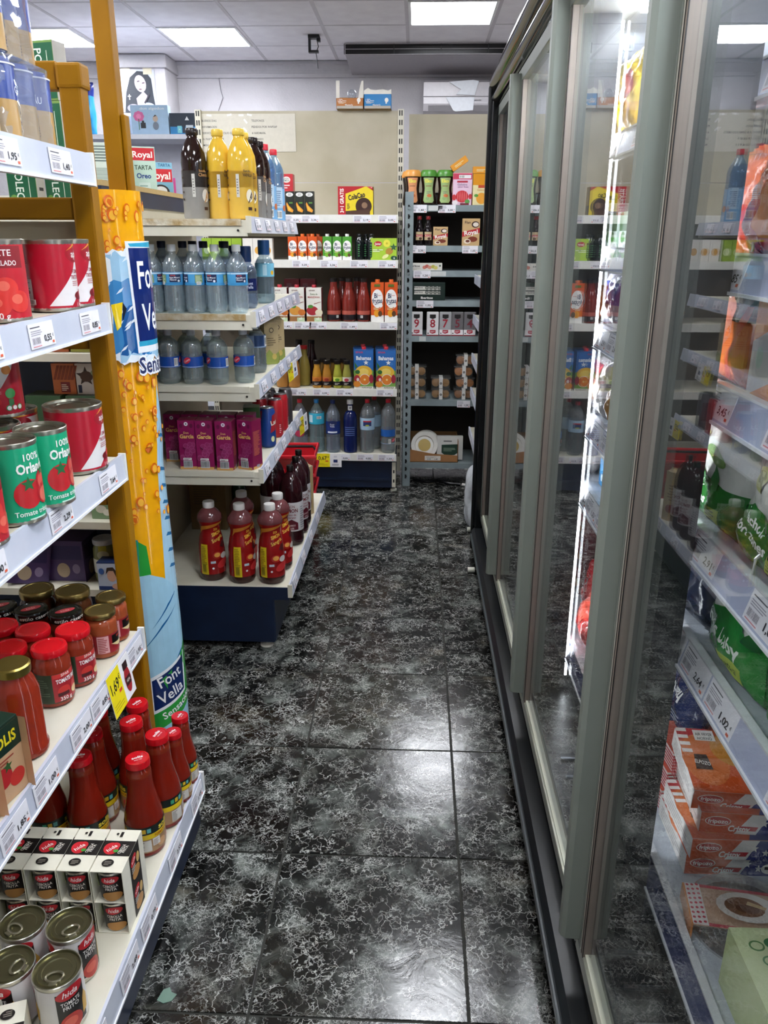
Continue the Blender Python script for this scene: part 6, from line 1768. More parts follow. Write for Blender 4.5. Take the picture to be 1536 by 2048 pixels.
a.e_(.09, .027, .006, .006, '#5a6a5a'); a.lines(-.09, .005, -.02, .016, 2, '#b8b4ac')
put(carton('pate_pack', 'box', .206, .06, .042, a, None, None, '#e0ddd4/s'), .041, YE + .035, 1.317, 0, 'white flat pate tray pack on the rack')
a = Art()
for y in (.046, .022 + .05): 
    a.r(-.075, y - .012, .08, y + .008, '#cfcdc4'); a.t('iberitos', -.05, y + .002, .010, '#3a3a38', w=.05)
    for k in range(4): a.e_(.0 + .024 * k, y, .011, .010, '#2a2e2a'); a.e_(.0 + .024 * k, y, .008, .007, '#8a8c84')
a.t('Iberitos', .0, .015, .013, '#f0eee8', w=.07, b=.03)
put(carton('pate_display_box', 'box', .215, .08, .102, a, None, None, '#12261f/s'), .055, YE + .045, 1.148, 0, 'dark green display box with white lettering on the rack')
def candle(n, c='#dcdada/s', d='#a82434'):
    a = Art(); a.p([(-.018, .125), (.018, .125), (.018, .105), (.0, .098), (-.018, .105)], '#14100f'); a.r(-.035, .0, .035, .006, '#8a1424'); a.r(-.035, .006, .035, .036, '#ece8e8'); a.t(n, 0, .073, .046, d, b=.02); a.p([(-.016, .034), (.018, .034), (.018, .018), (.0, .012), (-.016, .018)], '#b01c30'); a.lines(-.012, .02, .014, .03, 2, '#f0dada'); a.r(-.030, .012, -.022, .018, '#2a2a2a')
    return carton('number_candle_pack', 'candle', .072, .022, .14, a, None, None, c, bev=.006)
for k, (n, x, c) in enumerate((('9', -.006, '#d8d6d6/s'), ('8', .090, '#e4e2e2/s'), ('7', .166, '#a8a8aa/s'), ('5', .238, '#6a686a/s'), ('4', .312, '#6f6d70/s'))):
    put(candle(n, c, '#a82434' if k < 3 else '#7a2c38'), x, YE + (.02 if k != 1 else .014), .942, 0, 'packed birthday candle shaped like the number ' + {'9': 'nine', '8': 'eight', '7': 'seven', '5': 'five', '4': 'four'}[n], 'birthday number candles')
def tub(c):
    p = Proto('biscuit_tub', 'tub')
    mb = MB(); mb.box(-.058, .058, -.055, .055, .001, .060, '#f0f2f0/tt', b=.014); p.part('tray', mb)
    mb = MB(); mb.box(-.061, .061, -.058, .058, .060, .067, '#f0f2f0/tt', b=.003); p.part('lid', mb)
    for k in range(5):
        mb = MB(); m_ = []; 
        r_ = .024
        mb.lathe([(r_ * .6, -.006), (r_, -.003), (r_, .004), (r_ * .7, .008)], c, 14); 
        x = -.03 + .03 * (k % 3); y = -.026 if k < 3 else .02
        mb.v = [(x + vx, y + vz * 1.2, .031 + vy) for vx, vy, vz in mb.v] if k % 2 == 0 else [(x + vx, y + vy * .8, .03 + vz * 2.2) for vx, vy, vz in mb.v]
        p.part('biscuit', mb)
    mb = MB(); mb.box(-.010, .012, -.0595, -.0585, .002, .0685, '#d8d6d0'); mb.box(-.010, .012, -.0585, .03, .0672, .0685, '#d8d6d0')
    a = Art(); a.e_(.001, .032, .007, .007, '#2a2622'); a.e_(.001, .032, .003, .003, '#c8c4ba'); mb.art(a, flat((0, -.0595, 0), (1, 0, 0), (0, 0, 1))); p.part('paper_band', mb.mesh('paper_band', False))
    return p
T1 = tub('#a87a42'); T2 = tub('#b5702c'); T3 = tub('#9a6434')
for pr, x, n, nm in ((T1, -.005, 3, 'left'), (T1, .143, 2, 'middle'), (T2, .283, 4, 'right')):
    for k in range(n):
        put(T3 if (pr is T2 and k in (0, 3)) else pr, x + (.01 * (k % 2) if pr is T2 else 0), YE + .075, .552 + .0695 * k, 0, 'clear biscuit tub, %s from the bottom of the %s stack on the rack' % (ORD[k], nm), 'stacked biscuit tubs')
# open cardboard box with plates
o = thing('cardboard_box', 'open brown cardboard tray holding paper plates on the lowest rack shelf', 'box', (.118, YE + .12, .153))
mb = MB(); w_, d_ = .32, .22
mb.prism([(-w_ / 2, 0), (w_ / 2, 0), (w_ / 2, .045), (.0, .055), (-w_ / 2, .085)], -d_ / 2, -d_ / 2 + .003, '#a8774a/x', axis='y'); mb.box(-w_ / 2, w_ / 2, d_ / 2 - .003, d_ / 2, 0, .15, '#7a5a36/x'); mb.box(-w_ / 2, -w_ / 2 + .003, -d_ / 2, d_ / 2, 0, .09, '#94683e/x'); mb.box(w_ / 2 - .003, w_ / 2, -d_ / 2, d_ / 2, 0, .14, '#94683e/x'); mb.box(-w_ / 2, w_ / 2, -d_ / 2, d_ / 2, 0, .003, '#94683e/x')
obj('tray', flip_fix(mb.mesh('tray', False)), o)
mb = MB(); mb.art(Art().r(-.05, .012, .05, .042, '#ece6dc').lines(-.04, .03, .03, .038, 2, '#a08a7a').bars(-.035, .014, -.01, .027).t('1,40', .022, .021, .009, '#222222'), flat((0, -d_ / 2, 0), (1, 0, 0), (0, 0, 1)), lift=.0012); obj('price_label', mb.mesh('price_label', False), o)
PLT = Proto('paper_plate', 'plate')
mb = MB(); mb.lathe([(.03, .0), (.058, .002), (.064, .010), (.086, .014), (.085, .017), (.062, .013), (.056, .005), (.0001, .004)], '#e6e4dc/s', 26, caps=False); PLT.part('plate', mb)
mb = MB(); mb.lathe([(.040, .0062), (.0001, .0064)], '#b89a3a/s', 20, caps=False); PLT.part('sticker', mb)
for k in range(3):
    put(PLT, .045 + .006 * k, YE + .072 + .026 * k, .153 + .095, 0, 'white paper plate leaning in the cardboard tray, %s' % ['frontmost', 'second', 'rearmost'][k], 'paper plates in the tray', rx=72)
a = Art(); a.p([(-.052, .095), (.052, .10), (.052, .045), (.03, .03), (-.03, .028), (-.052, .045)], '#153a2c'); a.lines(-.04, .055, .04, .08, 3, '#8aa08a'); a.lines(-.04, .115, .04, .13, 1, '#5a5a5a')
put(carton('paper_goods_box', 'box', .165, .05, .15, a, None, None, '#d8d8d2/s'), .205, YE + .075, .158, 0, 'white box with a dark green crest standing in the cardboard tray', rx=-6)
# cable under the rack
mb = MB(); mb.tube([(.0, 4.95, .012), (.08, 4.90, .011), (.16, 4.93, .012), (.24, 4.87, .011), (.30, 4.86, .011)], .009, '#141416/s'); mb.tube([(.31, 4.855, .011), (.35, 4.83, .011)], .009, '#dcdad4/s')
o = obj('floor_cable', mb.mesh('floor_cable')); o['label'] = 'black cable with a white plug lying under the rack'; o['category'] = 'cable'
# ================================================================ frozen goods
XF = .50
def fb(p, y, z, label, dx=.0, lean=-8, rz=-90, g=None):
    """a bag leaning back on a freezer shelf, front to the aisle"""
    return put(p, XF + .014 + dx, y + .06, z + .003, rz, label, g, rx=lean)
W_ = '#dcdcd6'; G_ = '#2f7a34'
a = Art(); a.p([(-.11, .0), (.11, .0), (.11, .06), (.03, .085), (-.04, .10), (-.11, .075)], '#2f7a34/c'); a.t('alcachofa', -.03, .075, .016, '#f2f6ee', w=.085, rot=-.25, b=.03); a.t('corazones', -.03, .052, .016, '#f2f6ee', w=.095, rot=-.25, b=.03); a.e_(-.035, .135, .030, .020, '#c9c88a/s', rot=.3); a.e_(-.035, .135, .022, .014, '#8f8f3c/s', rot=.3); a.e_(.04, .12, .030, .012, '#7a9a5a/s', rot=-.3); a.p([(.03, .06), (.05, .11), (.065, .07)], '#1f6a2a'); a.p([(-.025, .185), (.025, .185), (.025, .205), (-.025, .205)], '#6a6a66'); a.p([(-.022, .188), (.022, .188), (.022, .202), (-.022, .202)], '#dcdcd6'); a.t('ima', 0, .195, .010, '#4a4a48', w=.036); a.r(.03, .018, .085, .042, '#a8c04a'); a.lines(.035, .022, .08, .04, 3, '#4a6a1c')
BAG_ART = bag('frozen_vegetable_bag', 'frozen bag', .23, .215, .09, [(.36, '#2f7a34'), (.86, '#d9d8d2'), (1, '#8fa08a')], a, 3)
a = Art(); a.p([(-.11, .0), (.11, .0), (.11, .09), (.0, .105), (-.11, .08)], '#2f8a3a/c'); a.t('habas baby', -.01, .062, .022, '#f2f6ee', w=.14, rot=-.08, b=.03); a.r(.0, .015, .07, .038, '#b8cc4a'); a.t('natural', .035, .027, .009, '#2a4a14', w=.04); a.e_(-.045, .145, .030, .028, '#8a9a4a/s'); a.e_(-.05, .15, .018, .016, '#6a7a30/s'); a.p([(.0, .15), (.05, .15), (.05, .172), (.0, .172)], '#5a5a58'); a.p([(.003, .153), (.047, .153), (.047, .169), (.003, .169)], '#dcdcd6'); a.t('ima', .025, .161, .010, '#4a4a48', w=.038); a.p([(.06, .08), (.09, .12), (.10, .08)], '#1f6a2a')
BAG_BABY = bag('frozen_vegetable_bag', 'frozen bag', .23, .178, .085, [(.42, '#2f8a3a'), (1, '#dad9d4')], a, 8)
a = Art(); a.p([(-.10, 0), (.10, 0), (.10, .10), (-.02, .12), (-.10, .08)], '#3f9a3a/c'); a.e_(.02, .13, .04, .03, '#b8c83a/s'); a; a.r(-.08, .11, -.02, .13, '#e8e6e0')
BAG_GRN = bag('frozen_vegetable_bag', 'frozen bag', .21, .178, .08, [(.5, '#3f9a3a'), (1, '#9fb83a')], a, 12)
a = Art(); a.e_(-.01, .115, .052, .042, '#b8b4b0/s'); a.e_(-.005, .112, .045, .034, '#a8552c/s'); a.e_(.01, .12, .022, .016, '#c87a3c/s'); a.e_(-.02, .10, .016, .012, '#8a3a1c/s'); a.t('2 EC', -.05, .055, .014, '#e8e8e6', w=.06, rot=-.2, b=.03); a.p([(-.01, .015), (.035, .02), (.035, .06), (.0, .066)], '#f0eeea'); a.p([(-.005, .02), (.03, .024), (.03, .055), (.002, .06)], '#c85a24'); a.p([(.05, .15), (.09, .16), (.09, .19), (.05, .185)], '#7a1c24'); a.p([(-.10, .13), (-.06, .14), (-.07, .18), (-.10, .17)], '#a83028')
BAG_DARK = bag('frozen_meal_bag', 'frozen bag', .22, .178, .08, [(1, '#141a2a')], a, 5)
a = Art(); a.p([(-.11, .0), (-.02, .0), (.02, .08), (.04, .16), (-.11, .19)], '#b81f26/c'); a; a.t('ORIGINAL', -.012, .07, .014, '#f4ece6', w=.08, rot=-1.1); a.t('McCain', .05, .075, .032, '#241a10', w=.095, rot=-.45, b=.035); a.p([(-.06, .14), (-.05, .18), (.04, .2), (.02, .15)], '#c8c4c0')
BAG_MC = bag('frozen_fries_bag', 'frozen bag', .23, .22, .10, [(1, '#b37a24')], a, 9)
a = Art(); a.t('MORALES', .0, .19, .018, '#e4e6ea', w=.12, rot=PI); a.t('harina', .015, .085, .024, '#f0f2f4', w=.10, rot=PI, b=.03); a.e_(-.045, .135, .022, .012, '#8a94b0'); a.e_(-.045, .135, .018, .009, '#1c2c5a'); a.lines(.02, .035, .09, .055, 3, '#8a94b0'); 
for k in range(4): a.e_(.04 + .014 * k, .022, .005, .004, '#dfe2e8', 8)
BAG_BLUE = bag('frozen_fish_bag', 'frozen bag', .24, .22, .08, [(1, '#1b2c5c')], a, 6)
a = Art(); a.p([(-.09, .0), (.09, .0), (.09, .09), (-.09, .13)], '#c8622a/c'); a.e_(.0, .095, .055, .05, '#a85a44/s'); a.e_(.0, .095, .03, .03, '#b86a50/s'); a.e_(.03, .165, .020, .020, '#c8606a/s'); a.e_(.03, .165, .010, .010, '#e0a0a0/s'); a; a.e_(.01, .135, .020, .008, '#e8dcd8'); a.p([(.04, .0), (.05, .0), (.085, .12), (.075, .12)], '#b8381c'); a.p([(-.09, .20), (.09, .22), (.09, .228), (-.09, .208)], '#e0562a')
BAG_SALM = bag('frozen_fish_bag', 'frozen bag', .19, .18, .07, [(.52, '#b8562a'), (.84, '#20262a'), (1, '#d8d6d2')], a, 7)
BAG_RED = bag('frozen_meat_bag', 'frozen bag', .22, .178, .10, [(1, '#c8222c')], Art().p([(-.09, .02), (.08, .04), (.07, .12), (-.08, .10)], '#b81c28/c').r(.02, .14, .06, .165, '#e8e4e0'), 14)
BAG_RED2 = bag('frozen_meat_bag', 'frozen bag', .22, .16, .11, [(.5, '#d8302e'), (1, '#e85a4a')], Art().p([(-.06, .05), (.0, .03), (.04, .08), (-.02, .11)], '#e8604e/c'), 15)
BAG_YEL = bag('frozen_snack_bag', 'frozen bag', .20, .19, .08, [(.3, '#c89a1c'), (.75, '#d8b82a'), (1, '#b8a040')], Art().e_(.0, .10, .05, .04, '#c83a24/s').e_(.03, .04, .04, .03, '#b8782a/s'), 16)
BAG_BRN = bag('frozen_snack_bag', 'frozen bag', .20, .16, .09, [(.6, '#7a4a1c'), (1, '#c8c4c0')], Art().e_(-.02, .06, .05, .035, '#b07a34/s').e_(.05, .10, .024, .02, '#b82a2a/s'), 17)
BAG_PUR = bag('frozen_fish_bag', 'frozen bag', .20, .16, .08, [(.35, '#8f8a94'), (.7, '#4a4f8a'), (1, '#c4c2cc')], Art().e_(.0, .04, .05, .02, '#b89a94/s'), 18)
BAG_ORG = bag('frozen_snack_bag', 'frozen bag', .20, .15, .09, [(.5, '#b8301c'), (1, '#c8622a')], Art().e_(.03, .06, .05, .04, '#d8864a/s').e_(.06, .10, .016, .016, '#dcdcd8/s'), 19)
BAG_BLK = bag('frozen_meal_bag', 'frozen bag', .20, .17, .09, [(1, '#17131a')], Art().e_(.0, .11, .035, .03, '#3a3a3c/s').lines(-.02, .09, .03, .13, 8, '#8a8a8c').r(-.07, .12, -.045, .15, '#b8b8b8'), 20)
FOIL = bag('frozen_meal_bag', 'frozen bag', .20, .17, .09, [(1, '#b0acae')], Art().e_(.0, .08, .05, .04, '#8a6a5a/s').r(-.06, .11, .02, .14, '#a83a4a'), 21)
KEBAB = carton('frozen_box', 'frozen box', .24, .16, .17, Art().r(-.12, 0, .12, .17, '#c8cdd4').r(-.12, .05, .12, .12, '#7fa8c8'), None, None, '#b8c4d0/s')
BLUEBOX = carton('frozen_box', 'frozen box', .20, .14, .10, Art().r(-.10, 0, .10, .10, '#3f8fc4').r(-.08, .015, .08, .035, '#dfe8ee'), None, None, '#3f8fc4/s')
GREENTRAY = carton('frozen_box', 'frozen box', .18, .14, .09, Art().r(-.09, 0, .09, .045, '#dfe8e0').r(-.09, .045, .09, .09, '#4a6a44').e_(-.05, .03, .02, .014, '#5a8a4a').e_(0, .03, .02, .014, '#5a8a4a').e_(.05, .03, .02, .014, '#5a8a4a'), None, None, '#c4d0c8/s')
WHITEBOX = carton('frozen_box', 'frozen box', .16, .12, .12, Art().r(-.08, 0, .08, .12, '#e0e0e2').r(-.02, .03, .06, .05, '#8a8a9a').e_(-.03, .08, .02, .02, '#c8a83a'), None, None, '#dedee2/s')
ORANGE = carton('frozen_box', 'frozen box', .10, .14, .178, Art().r(-.05, 0, .05, .178, '#d8862a').p([(-.05, 0), (.05, .04), (.05, .12), (-.05, .08)], '#c8c4be').e_(-.02, .06, .012, .016, '#b8ccb8'), Art().r(-.07, 0, .07, .178, '#c87a24'), None, '#d8862a/s')
COCH = carton('frozen_box', 'frozen box', .24, .18, .10, Art().r(-.12, 0, .12, .1, '#3a1418').r(-.12, .05, .12, .085, '#8a2024').t('Cochura', .0, .067, .022, '#f0e4dc', w=.15, b=.02).t('CARNE', -.06, .035, .012, '#e8d8d0', w=.06).e_(.07, .03, .035, .016, '#a86a34').lines(-.1, .008, .0, .02, 2, '#b8a098'), Art().r(-.09, 0, .09, .1, '#5a1a20'), Art().r(-.12, -.09, .12, .09, '#6a1c20'), '#4a161a/s')

# z = .81 shelf
gb = 'frozen bags on the freezer shelves'
fb(BAG_GRN, .845, .811, 'green frozen vegetable bag at the right picture edge', g=gb)
fb(BAG_BABY, 1.075, .811, 'white and green frozen bag lettered habas baby', g=gb)
fb(BAG_DARK, 1.315, .811, 'dark navy frozen meal bag with a round food picture', g=gb)
fb(BAG_GRN, 1.545, .811, 'green frozen bag behind the dark navy meal bag', g=gb)
fb(BAG_BLK, 1.77, .811, 'black frozen bag beside the first LED strip', g=gb)
put(BLUEBOX, .585, 2.08, .812, -90, 'light blue frozen box with white lettering behind the second door', 'frozen boxes behind the second door')
fb(FOIL, 2.31, .811, 'silver frozen bag beside the light blue box', g=gb)
fb(BAG_RED, 2.55, .811, 'red frozen bag deep behind the second door on the third shelf', g=gb)
# z = 1.03
fb(BAG_ART, 1.00, 1.031, 'white and green artichoke bag cut by the right picture edge', g=gb)
fb(BAG_ART, 1.245, 1.031, 'white and green frozen bag lettered alcachofa corazones', g=gb)
fb(BAG_BLK, 1.475, 1.031, 'black and silver frozen bag left of the artichoke bag', g=gb)
fb(BAG_BLK, 1.69, 1.031, 'black frozen bag farther behind on the artichoke shelf', g=gb)
fb(BAG_BRN, 1.90, 1.031, 'brown croquette bag nearest the second door edge', g=gb)
fb(FOIL, 2.105, 1.031, 'silver frozen bag behind the second door beside brown bags', g=gb)
fb(BAG_BRN, 2.315, 1.031, 'brown and white croquette bag behind the second door', g=gb)
fb(FOIL, 2.53, 1.031, 'silver frozen bag far behind the second door', g=gb)
# z = 1.26
put(ORANGE, .565, 1.16, 1.262, -90, 'tall orange ice cream box cut by the right picture edge')
fb(BAG_SALM, 1.275, 1.261, 'frozen salmon fillet bag, orange below and white on top', dx=.0, g=gb)
fb(BAG_BLK, 1.50, 1.261, 'black frozen bag behind the salmon bag', g=gb)
fb(BAG_PUR, 1.75, 1.261, 'violet squid bag at the near edge of the second door', g=gb)
fb(BAG_PUR, 2.05, 1.261, 'violet and grey squid bag behind the second door', g=gb)
fb(BAG_BRN, 2.28, 1.261, 'brown frozen bag beside the violet squid bag', g=gb)
fb(BAG_PUR, 2.50, 1.261, 'violet squid bag far behind the second door', g=gb)
# z = 1.46
fb(BAG_ORG, 1.14, 1.461, 'red and orange prawn bag at the right picture edge', g=gb)
fb(BAG_ORG, 1.36, 1.461, 'red and orange prawn bag left of its twin', g=gb)
fb(BAG_PUR, 1.60, 1.461, 'violet bag on the prawn shelf', g=gb)
put(GREENTRAY, .58, 1.86, 1.462, -90, 'white and green tray pack behind the second door, nearer one', 'frozen boxes behind the second door')
put(GREENTRAY, .58, 2.06, 1.462, -90, 'white and green tray pack behind the second door, middle one', 'frozen boxes behind the second door')
put(GREENTRAY, .58, 2.27, 1.462, -90, 'white and green tray pack behind the second door, farther one', 'frozen boxes behind the second door')
put(WHITEBOX, .58, 2.47, 1.462, -90, 'white frozen box at the end of the tray packs', 'frozen boxes behind the second door')
# z = 1.72
put(KEBAB, .60, 1.27, 1.722, -90, 'pale blue frozen kebab box on the highest freezer shelf', 'frozen boxes on the highest freezer shelf')
put(KEBAB, .60, 1.54, 1.722, -90, 'pale blue frozen box second on the highest freezer shelf', 'frozen boxes on the highest freezer shelf')
put(WHITEBOX, .58, 1.76, 1.722, -90, 'white box on the highest freezer shelf by the LED strip', 'frozen boxes on the highest freezer shelf')
fb(BAG_YEL, 2.05, 1.721, 'yellow nugget bag high behind the second door, nearer one', g=gb)
fb(BAG_YEL, 2.28, 1.721, 'yellow nugget bag high behind the second door, farther one', g=gb)
put(WHITEBOX, .58, 2.47, 1.722, -90, 'white box beyond the yellow nugget bags', 'frozen boxes on the highest freezer shelf')
# z = .30
def crispy():
    w_, d_, h_ = .22, .17, .045
    f = Art(); f.r(-.11, 0, .11, h_, '#d0521c/s'); f.p([(.0, 0), (.11, 0), (.11, h_), (.03, h_)], '#1c2a7a'); f.p([(-.03, .0), (.02, .0), (.045, h_), (.005, h_)], '#e8e4e0'); f.p([(-.03, .008), (.018, .008), (.024, .018), (-.02, .018)], '#c02430'); f.e_(-.070, h_ * .6, .030, .011, '#e8dcd0'); f.e_(-.070, h_ * .6, .028, .0095, '#b8241c'); f.t('fripozo', -.070, h_ * .6, .009, '#f4ece4', w=.046, b=.02); f.t('Crispy', -.02, h_ * .28, .013, '#f4f0ea', w=.05, b=.03, sh=.2); f.star(.035, h_ * .62, .010, '#f0eee8'); f.star(.062, h_ * .4, .009, '#d8d8d8'); f.e_(.088, h_ * .4, .020, .012, '#f0eee8'); f.r(.076, h_ * .36, .10, h_ * .52, '#222222')
    t_ = Art(); t_.r(-.11, -.085, .11, .085, '#d0521c/s'); t_.e_(-.06, .0, .055, .07, '#d8702c'); t_.e_(.03, .03, .07, .05, '#c8862a'); t_.e_(.04, .035, .05, .03, '#d89a3a'); t_.p([(.02, -.085), (.11, -.085), (.11, -.04), (.04, -.05)], '#1c2a7a'); t_.p([(-.11, .05), (-.03, .085), (-.11, .085)], '#c02430')
    for k in range(4): t_.r(-.11, .085 - .02 * k - .010, -.085, .085 - .02 * k, '#e8e4e0')
    t_.r(-.07, .05, -.02, .08, '#e8e6e2'); t_.t('AIR FRYER', -.045, .068, .008, '#222222', w=.042); t_.t('HORNO', -.045, .056, .008, '#222222', w=.036); t_.p([(-.09, -.03), (-.05, -.03), (-.055, .01), (-.085, .01)], '#3a2c28'); t_.t('ELPOZO', -.07, -.012, .010, '#f0ece8', w=.036, rot=-.2); t_.star(.06, -.06, .012, '#f0eee8')
    s_ = Art(); s_.r(-.085, 0, .085, h_, '#dcd8d4'); s_.lines(-.07, .008, .07, h_ - .008, 4, '#b0aca8')
    kx = .80
    for q in (f, t_):
        q.e = [([(x * kx, y) for x, y in vv], ff, c) for vv, ff, c in q.e]
    p = carton('burger_box', 'frozen box', w_ * kx, d_, h_, f, s_, t_, '#cfcac6/s')
    return p
CR = crispy()
for k, (x, y, z, rz, rx, lb) in enumerate([(.600, 1.32, .301, 0, 0, 'bottom'), (.603, 1.31, .347, 0, 0, 'second'), (.625, 1.325, .393, -3, 0, 'third'), (.615, 1.345, .44, -4, 8, 'topmost')]):
    put(CR, x, y, z, rz, 'orange crispy burger box with stars and stripes, %s of the front stack' % lb, 'crispy burger boxes', rx=rx)
def stripes():
    a = Art()
    for k in range(6): a.r(-.085, .0075 * k, .085, .0075 * k + .0038, '#c02430')
    return a
CR2 = carton('burger_box', 'frozen box', .17, .12, .045, stripes(), stripes(), Art().r(-.085, -.06, .085, .06, '#c8472a'), '#e4e0dc/s')
for k in range(3):
    put(CR2, .598 + .008 * k, 1.485, .301 + .0462 * k, 4, 'red and white striped box, %s of the rear stack' % ['bottom', 'middle', 'top'][k], 'striped burger boxes')
put(BAG_BLUE, .585, 1.60, .40, -90, 'navy blue frozen bag with upside-down white lettering', gb, rx=-22)
put(BAG_MC, .575, 1.45, .575, -90, 'red and ochre fries bag lying above the navy bag', gb, rx=-24)
# cake with paper sleeve
o = thing('frozen_cake', 'round chocolate cake in a clear tub with a pink dotted paper sleeve', 'cake', (.60, 1.115, .301), math.radians(-8))
mb = MB(); mb.lathe([(.085, .002), (.092, .008), (.092, .055), (.088, .060), (.0001, .061)], '#3a231a', 30); obj('cake', mb.mesh('cake'), o)
mb = MB(); mb.lathe([(.088, 0), (.096, .006), (.098, .07), (.094, .074), (.0001, .0745)], '#e8e4e0/t', 30, caps=False); obj('clear_lid', mb.mesh('clear_lid'), o)
mb = MB(); mb.box(-.098, .085, -.045, .05, .0755, .077, '#cfa88c/s'); mb.box(-.1015, -.098, -.045, .05, .012, .077, '#d8843a/s')
a = Art(); a.r(-.098, -.045, .085, -.038, '#c83a4a'); a.r(-.098, .043, .085, .05, '#c83a4a'); a.r(.078, -.045, .085, .05, '#c83a4a'); a.r(-.098, -.045, -.072, .05, '#f0e8e4')
for i in range(3):
    for j in range(9): a.e_(-.094 + .008 * i, -.040 + .0105 * j, .0028, .0028, '#c82a44', 8)
a.e_(.0, .004, .052, .034, '#ece4dc'); a.e_(-.004, .004, .034, .022, '#8a5a3a'); a.e_(.0, .0, .020, .010, '#6a3a20'); a.p([(.0, .01), (.03, .002), (.034, .008), (.004, .018)], '#d8b88a')
mb.art(a, flat((0, 0, .077), (1, 0, 0), (0, 1, 0))); obj('paper_sleeve', mb.mesh('paper_sleeve', False), o)
a = Art(); a.r(-.13, .0, .13, .115, '#d6e0a0/s'); a.p([(-.05, .0), (.13, .0), (.13, .115), (-.07, .115)], '#8fc02a/s'); a.e_(.03, .05, .05, .03, '#e8d03a'); a
t_ = Art(); t_.r(-.13, -.075, .13, .075, '#dbe6b0/s'); t_.p([(-.045, -.075), (.13, -.075), (.13, .06), (-.06, .06)], '#8fc02a/s'); t_; t_.p([(-.04, -.075), (.06, -.075), (.09, -.03), (.0, -.02)], '#f0dc5a'); t_.e_(.03, -.06, .05, .018, '#f4ecb0'); t_.e_(-.10, .04, .012, .010, '#5a8a4a'); t_.e_(-.10, .04, .009, .007, '#dbe6b0'); t_.e_(-.075, .045, .012, .010, '#2f7a4a'); t_.e_(-.09, .012, .012, .010, '#6a9a6a'); t_.e_(-.09, .012, .009, .007, '#dbe6b0')
put(carton('frozen_box', 'frozen box', .26, .15, .115, a, Art().r(-.075, 0, .075, .115, '#c8d49a'), t_, '#c9d49a/s'), .625, .925, .301, 0, 'lime green and white frozen dessert box at the lower right corner', 'frozen boxes on the lowest freezer shelf')
# behind the second door, low shelf
fb(BAG_RED2, 2.10, .301, 'bright red frozen bag lowest behind the second door', lean=-24, dx=.0, g=gb)
put(BAG_RED, .58, 2.36, .301, -90, 'red frozen meat bag standing behind the bright red one', gb, rx=-10)
put(COCH, .64, 2.62, .301, -90, 'dark red frozen meat carton, bottom one, behind the red bags', 'frozen boxes behind the second door')
put(COCH, .64, 2.62, .402, -90, 'dark red frozen meat carton, middle one of the stack', 'frozen boxes behind the second door')
put(COCH, .64, 2.62, .503, -90, 'dark red frozen meat carton, top one of the stack', 'frozen boxes behind the second door')
fb(BAG_RED, 1.86, .301, 'red frozen bag hidden by the grey handle', g=gb)
# third door, hardly seen
for n, (z, prs) in enumerate([(.301, (BAG_RED, BAG_BLUE)), (.811, (BAG_GRN, BAG_BLK)), (1.031, (BAG_BRN, FOIL)), (1.261, (BAG_PUR, BAG_BRN)), (1.461, (BAG_ORG, BAG_YEL)), (1.721, (BAG_YEL, BAG_ORG))]):
    for k, pr in enumerate(prs):
        fb(pr, 2.88 + .26 * k, z, 'frozen bag behind the third door, %s, shelf %s from below' % (['nearer', 'farther'][k], ORD[n]), g='frozen bags behind the third door')

# clear bag dividers on the shelves
for k, (y, z) in enumerate([(1.36, .84), (1.06, 1.035), (1.31, 1.035), (1.23, 1.47), (1.52, 1.035)]):
    L = FZ.location
    mb = MB(); mb.tube([(.486, y, z + .012), (.486, y, z + .035), (.51, y, z + .065), (.58, y, z + .085), (.70, y, z + .09)], .0025, '#d8dade/g', 6)
    obj('wire_divider', mb.mesh('wire_divider', True, (L.x, L.y, L.z)), fs[ZF.index(z)])

# ================================================================ shelf beyond the freezer, plastic film, far cosmetics
CRUM = bag('plastic_wrap_bundle', 'plastic wrap', .20, .25, .12, [(1, '#c8cccf')], None, 31, '/c', False)
for k, (y, z, lb) in enumerate([(4.02, .12, 'crumpled clear plastic bundle on the low shelf beyond the freezer'), (4.30, .12, 'second crumpled plastic bundle on the low shelf, farther back')]):
    put(CRUM, .42, y, z + .002, -90, lb, 'crumpled plastic bundles')
PK = [bag('bread_pack', 'bread pack', .18, .17, .10, [(.6, '#b8854a'), (1, '#cfc8b4')], Art().r(-.05, .05, .05, .09, '#d8d0b8'), 33), bag('bread_pack', 'bread pack', .18, .16, .10, [(1, '#a8763c')], Art().lines(-.06, .03, .06, .13, 8, '#2f5a48'), 34)]
for n, z in enumerate((.42, .66, .86, 1.08)):
    for k in range(2):
        put(PK[(n + k) % 2], .44, 4.06 + .3 * k, z + .002, -90, 'wrapped bread pack, %s shelf beyond the freezer, %s one' % (['second', 'third', 'fourth', 'fifth'][n], ['nearer', 'farther'][k]), 'wrapped bread packs')
put(carton('green_box', 'box', .30, .10, .36, Art().r(-.14, .02, .14, .1, '#2a7a54'), None, None, '#155a3c/s'), .405, 4.42, 1.302, -90, 'tall dark green box on top of the shelf beyond the freezer')
mb = MB()
rn = random.Random(4)
pts = [(.33 + rn.uniform(-.03, .02), 4.08 + .02 * math.sin(i), .02 + .055 * i) for i in range(7)]
CR3 = bag('plastic_film', 'plastic film', .16, .36, .12, [(1, '#b9bdc0')], None, 37, '/c', False)
put(CR3, .315, 4.05, .002, -80, 'loose clear plastic film hanging at the floor beyond the freezer')
PLUG = Proto('pipe_stub', 'pipe stub')
mb = MB(); mb.lathe([(.012, -.016), (.013, -.014), (.013, .014), (.012, .016)], '#d6d6c8/s', 14); mb.v = [(z, y, x + .013) for x, y, z in mb.v]; PLUG.part('stub', mb)
put(PLUG, .255, 3.47, .001, 0, 'small white plastic stub on the floor against the freezer foot, nearer one', 'white plastic stubs')
put(PLUG, .285, 4.02, .001, 0, 'small white plastic stub on the floor beyond the freezer, farther one', 'white plastic stubs')
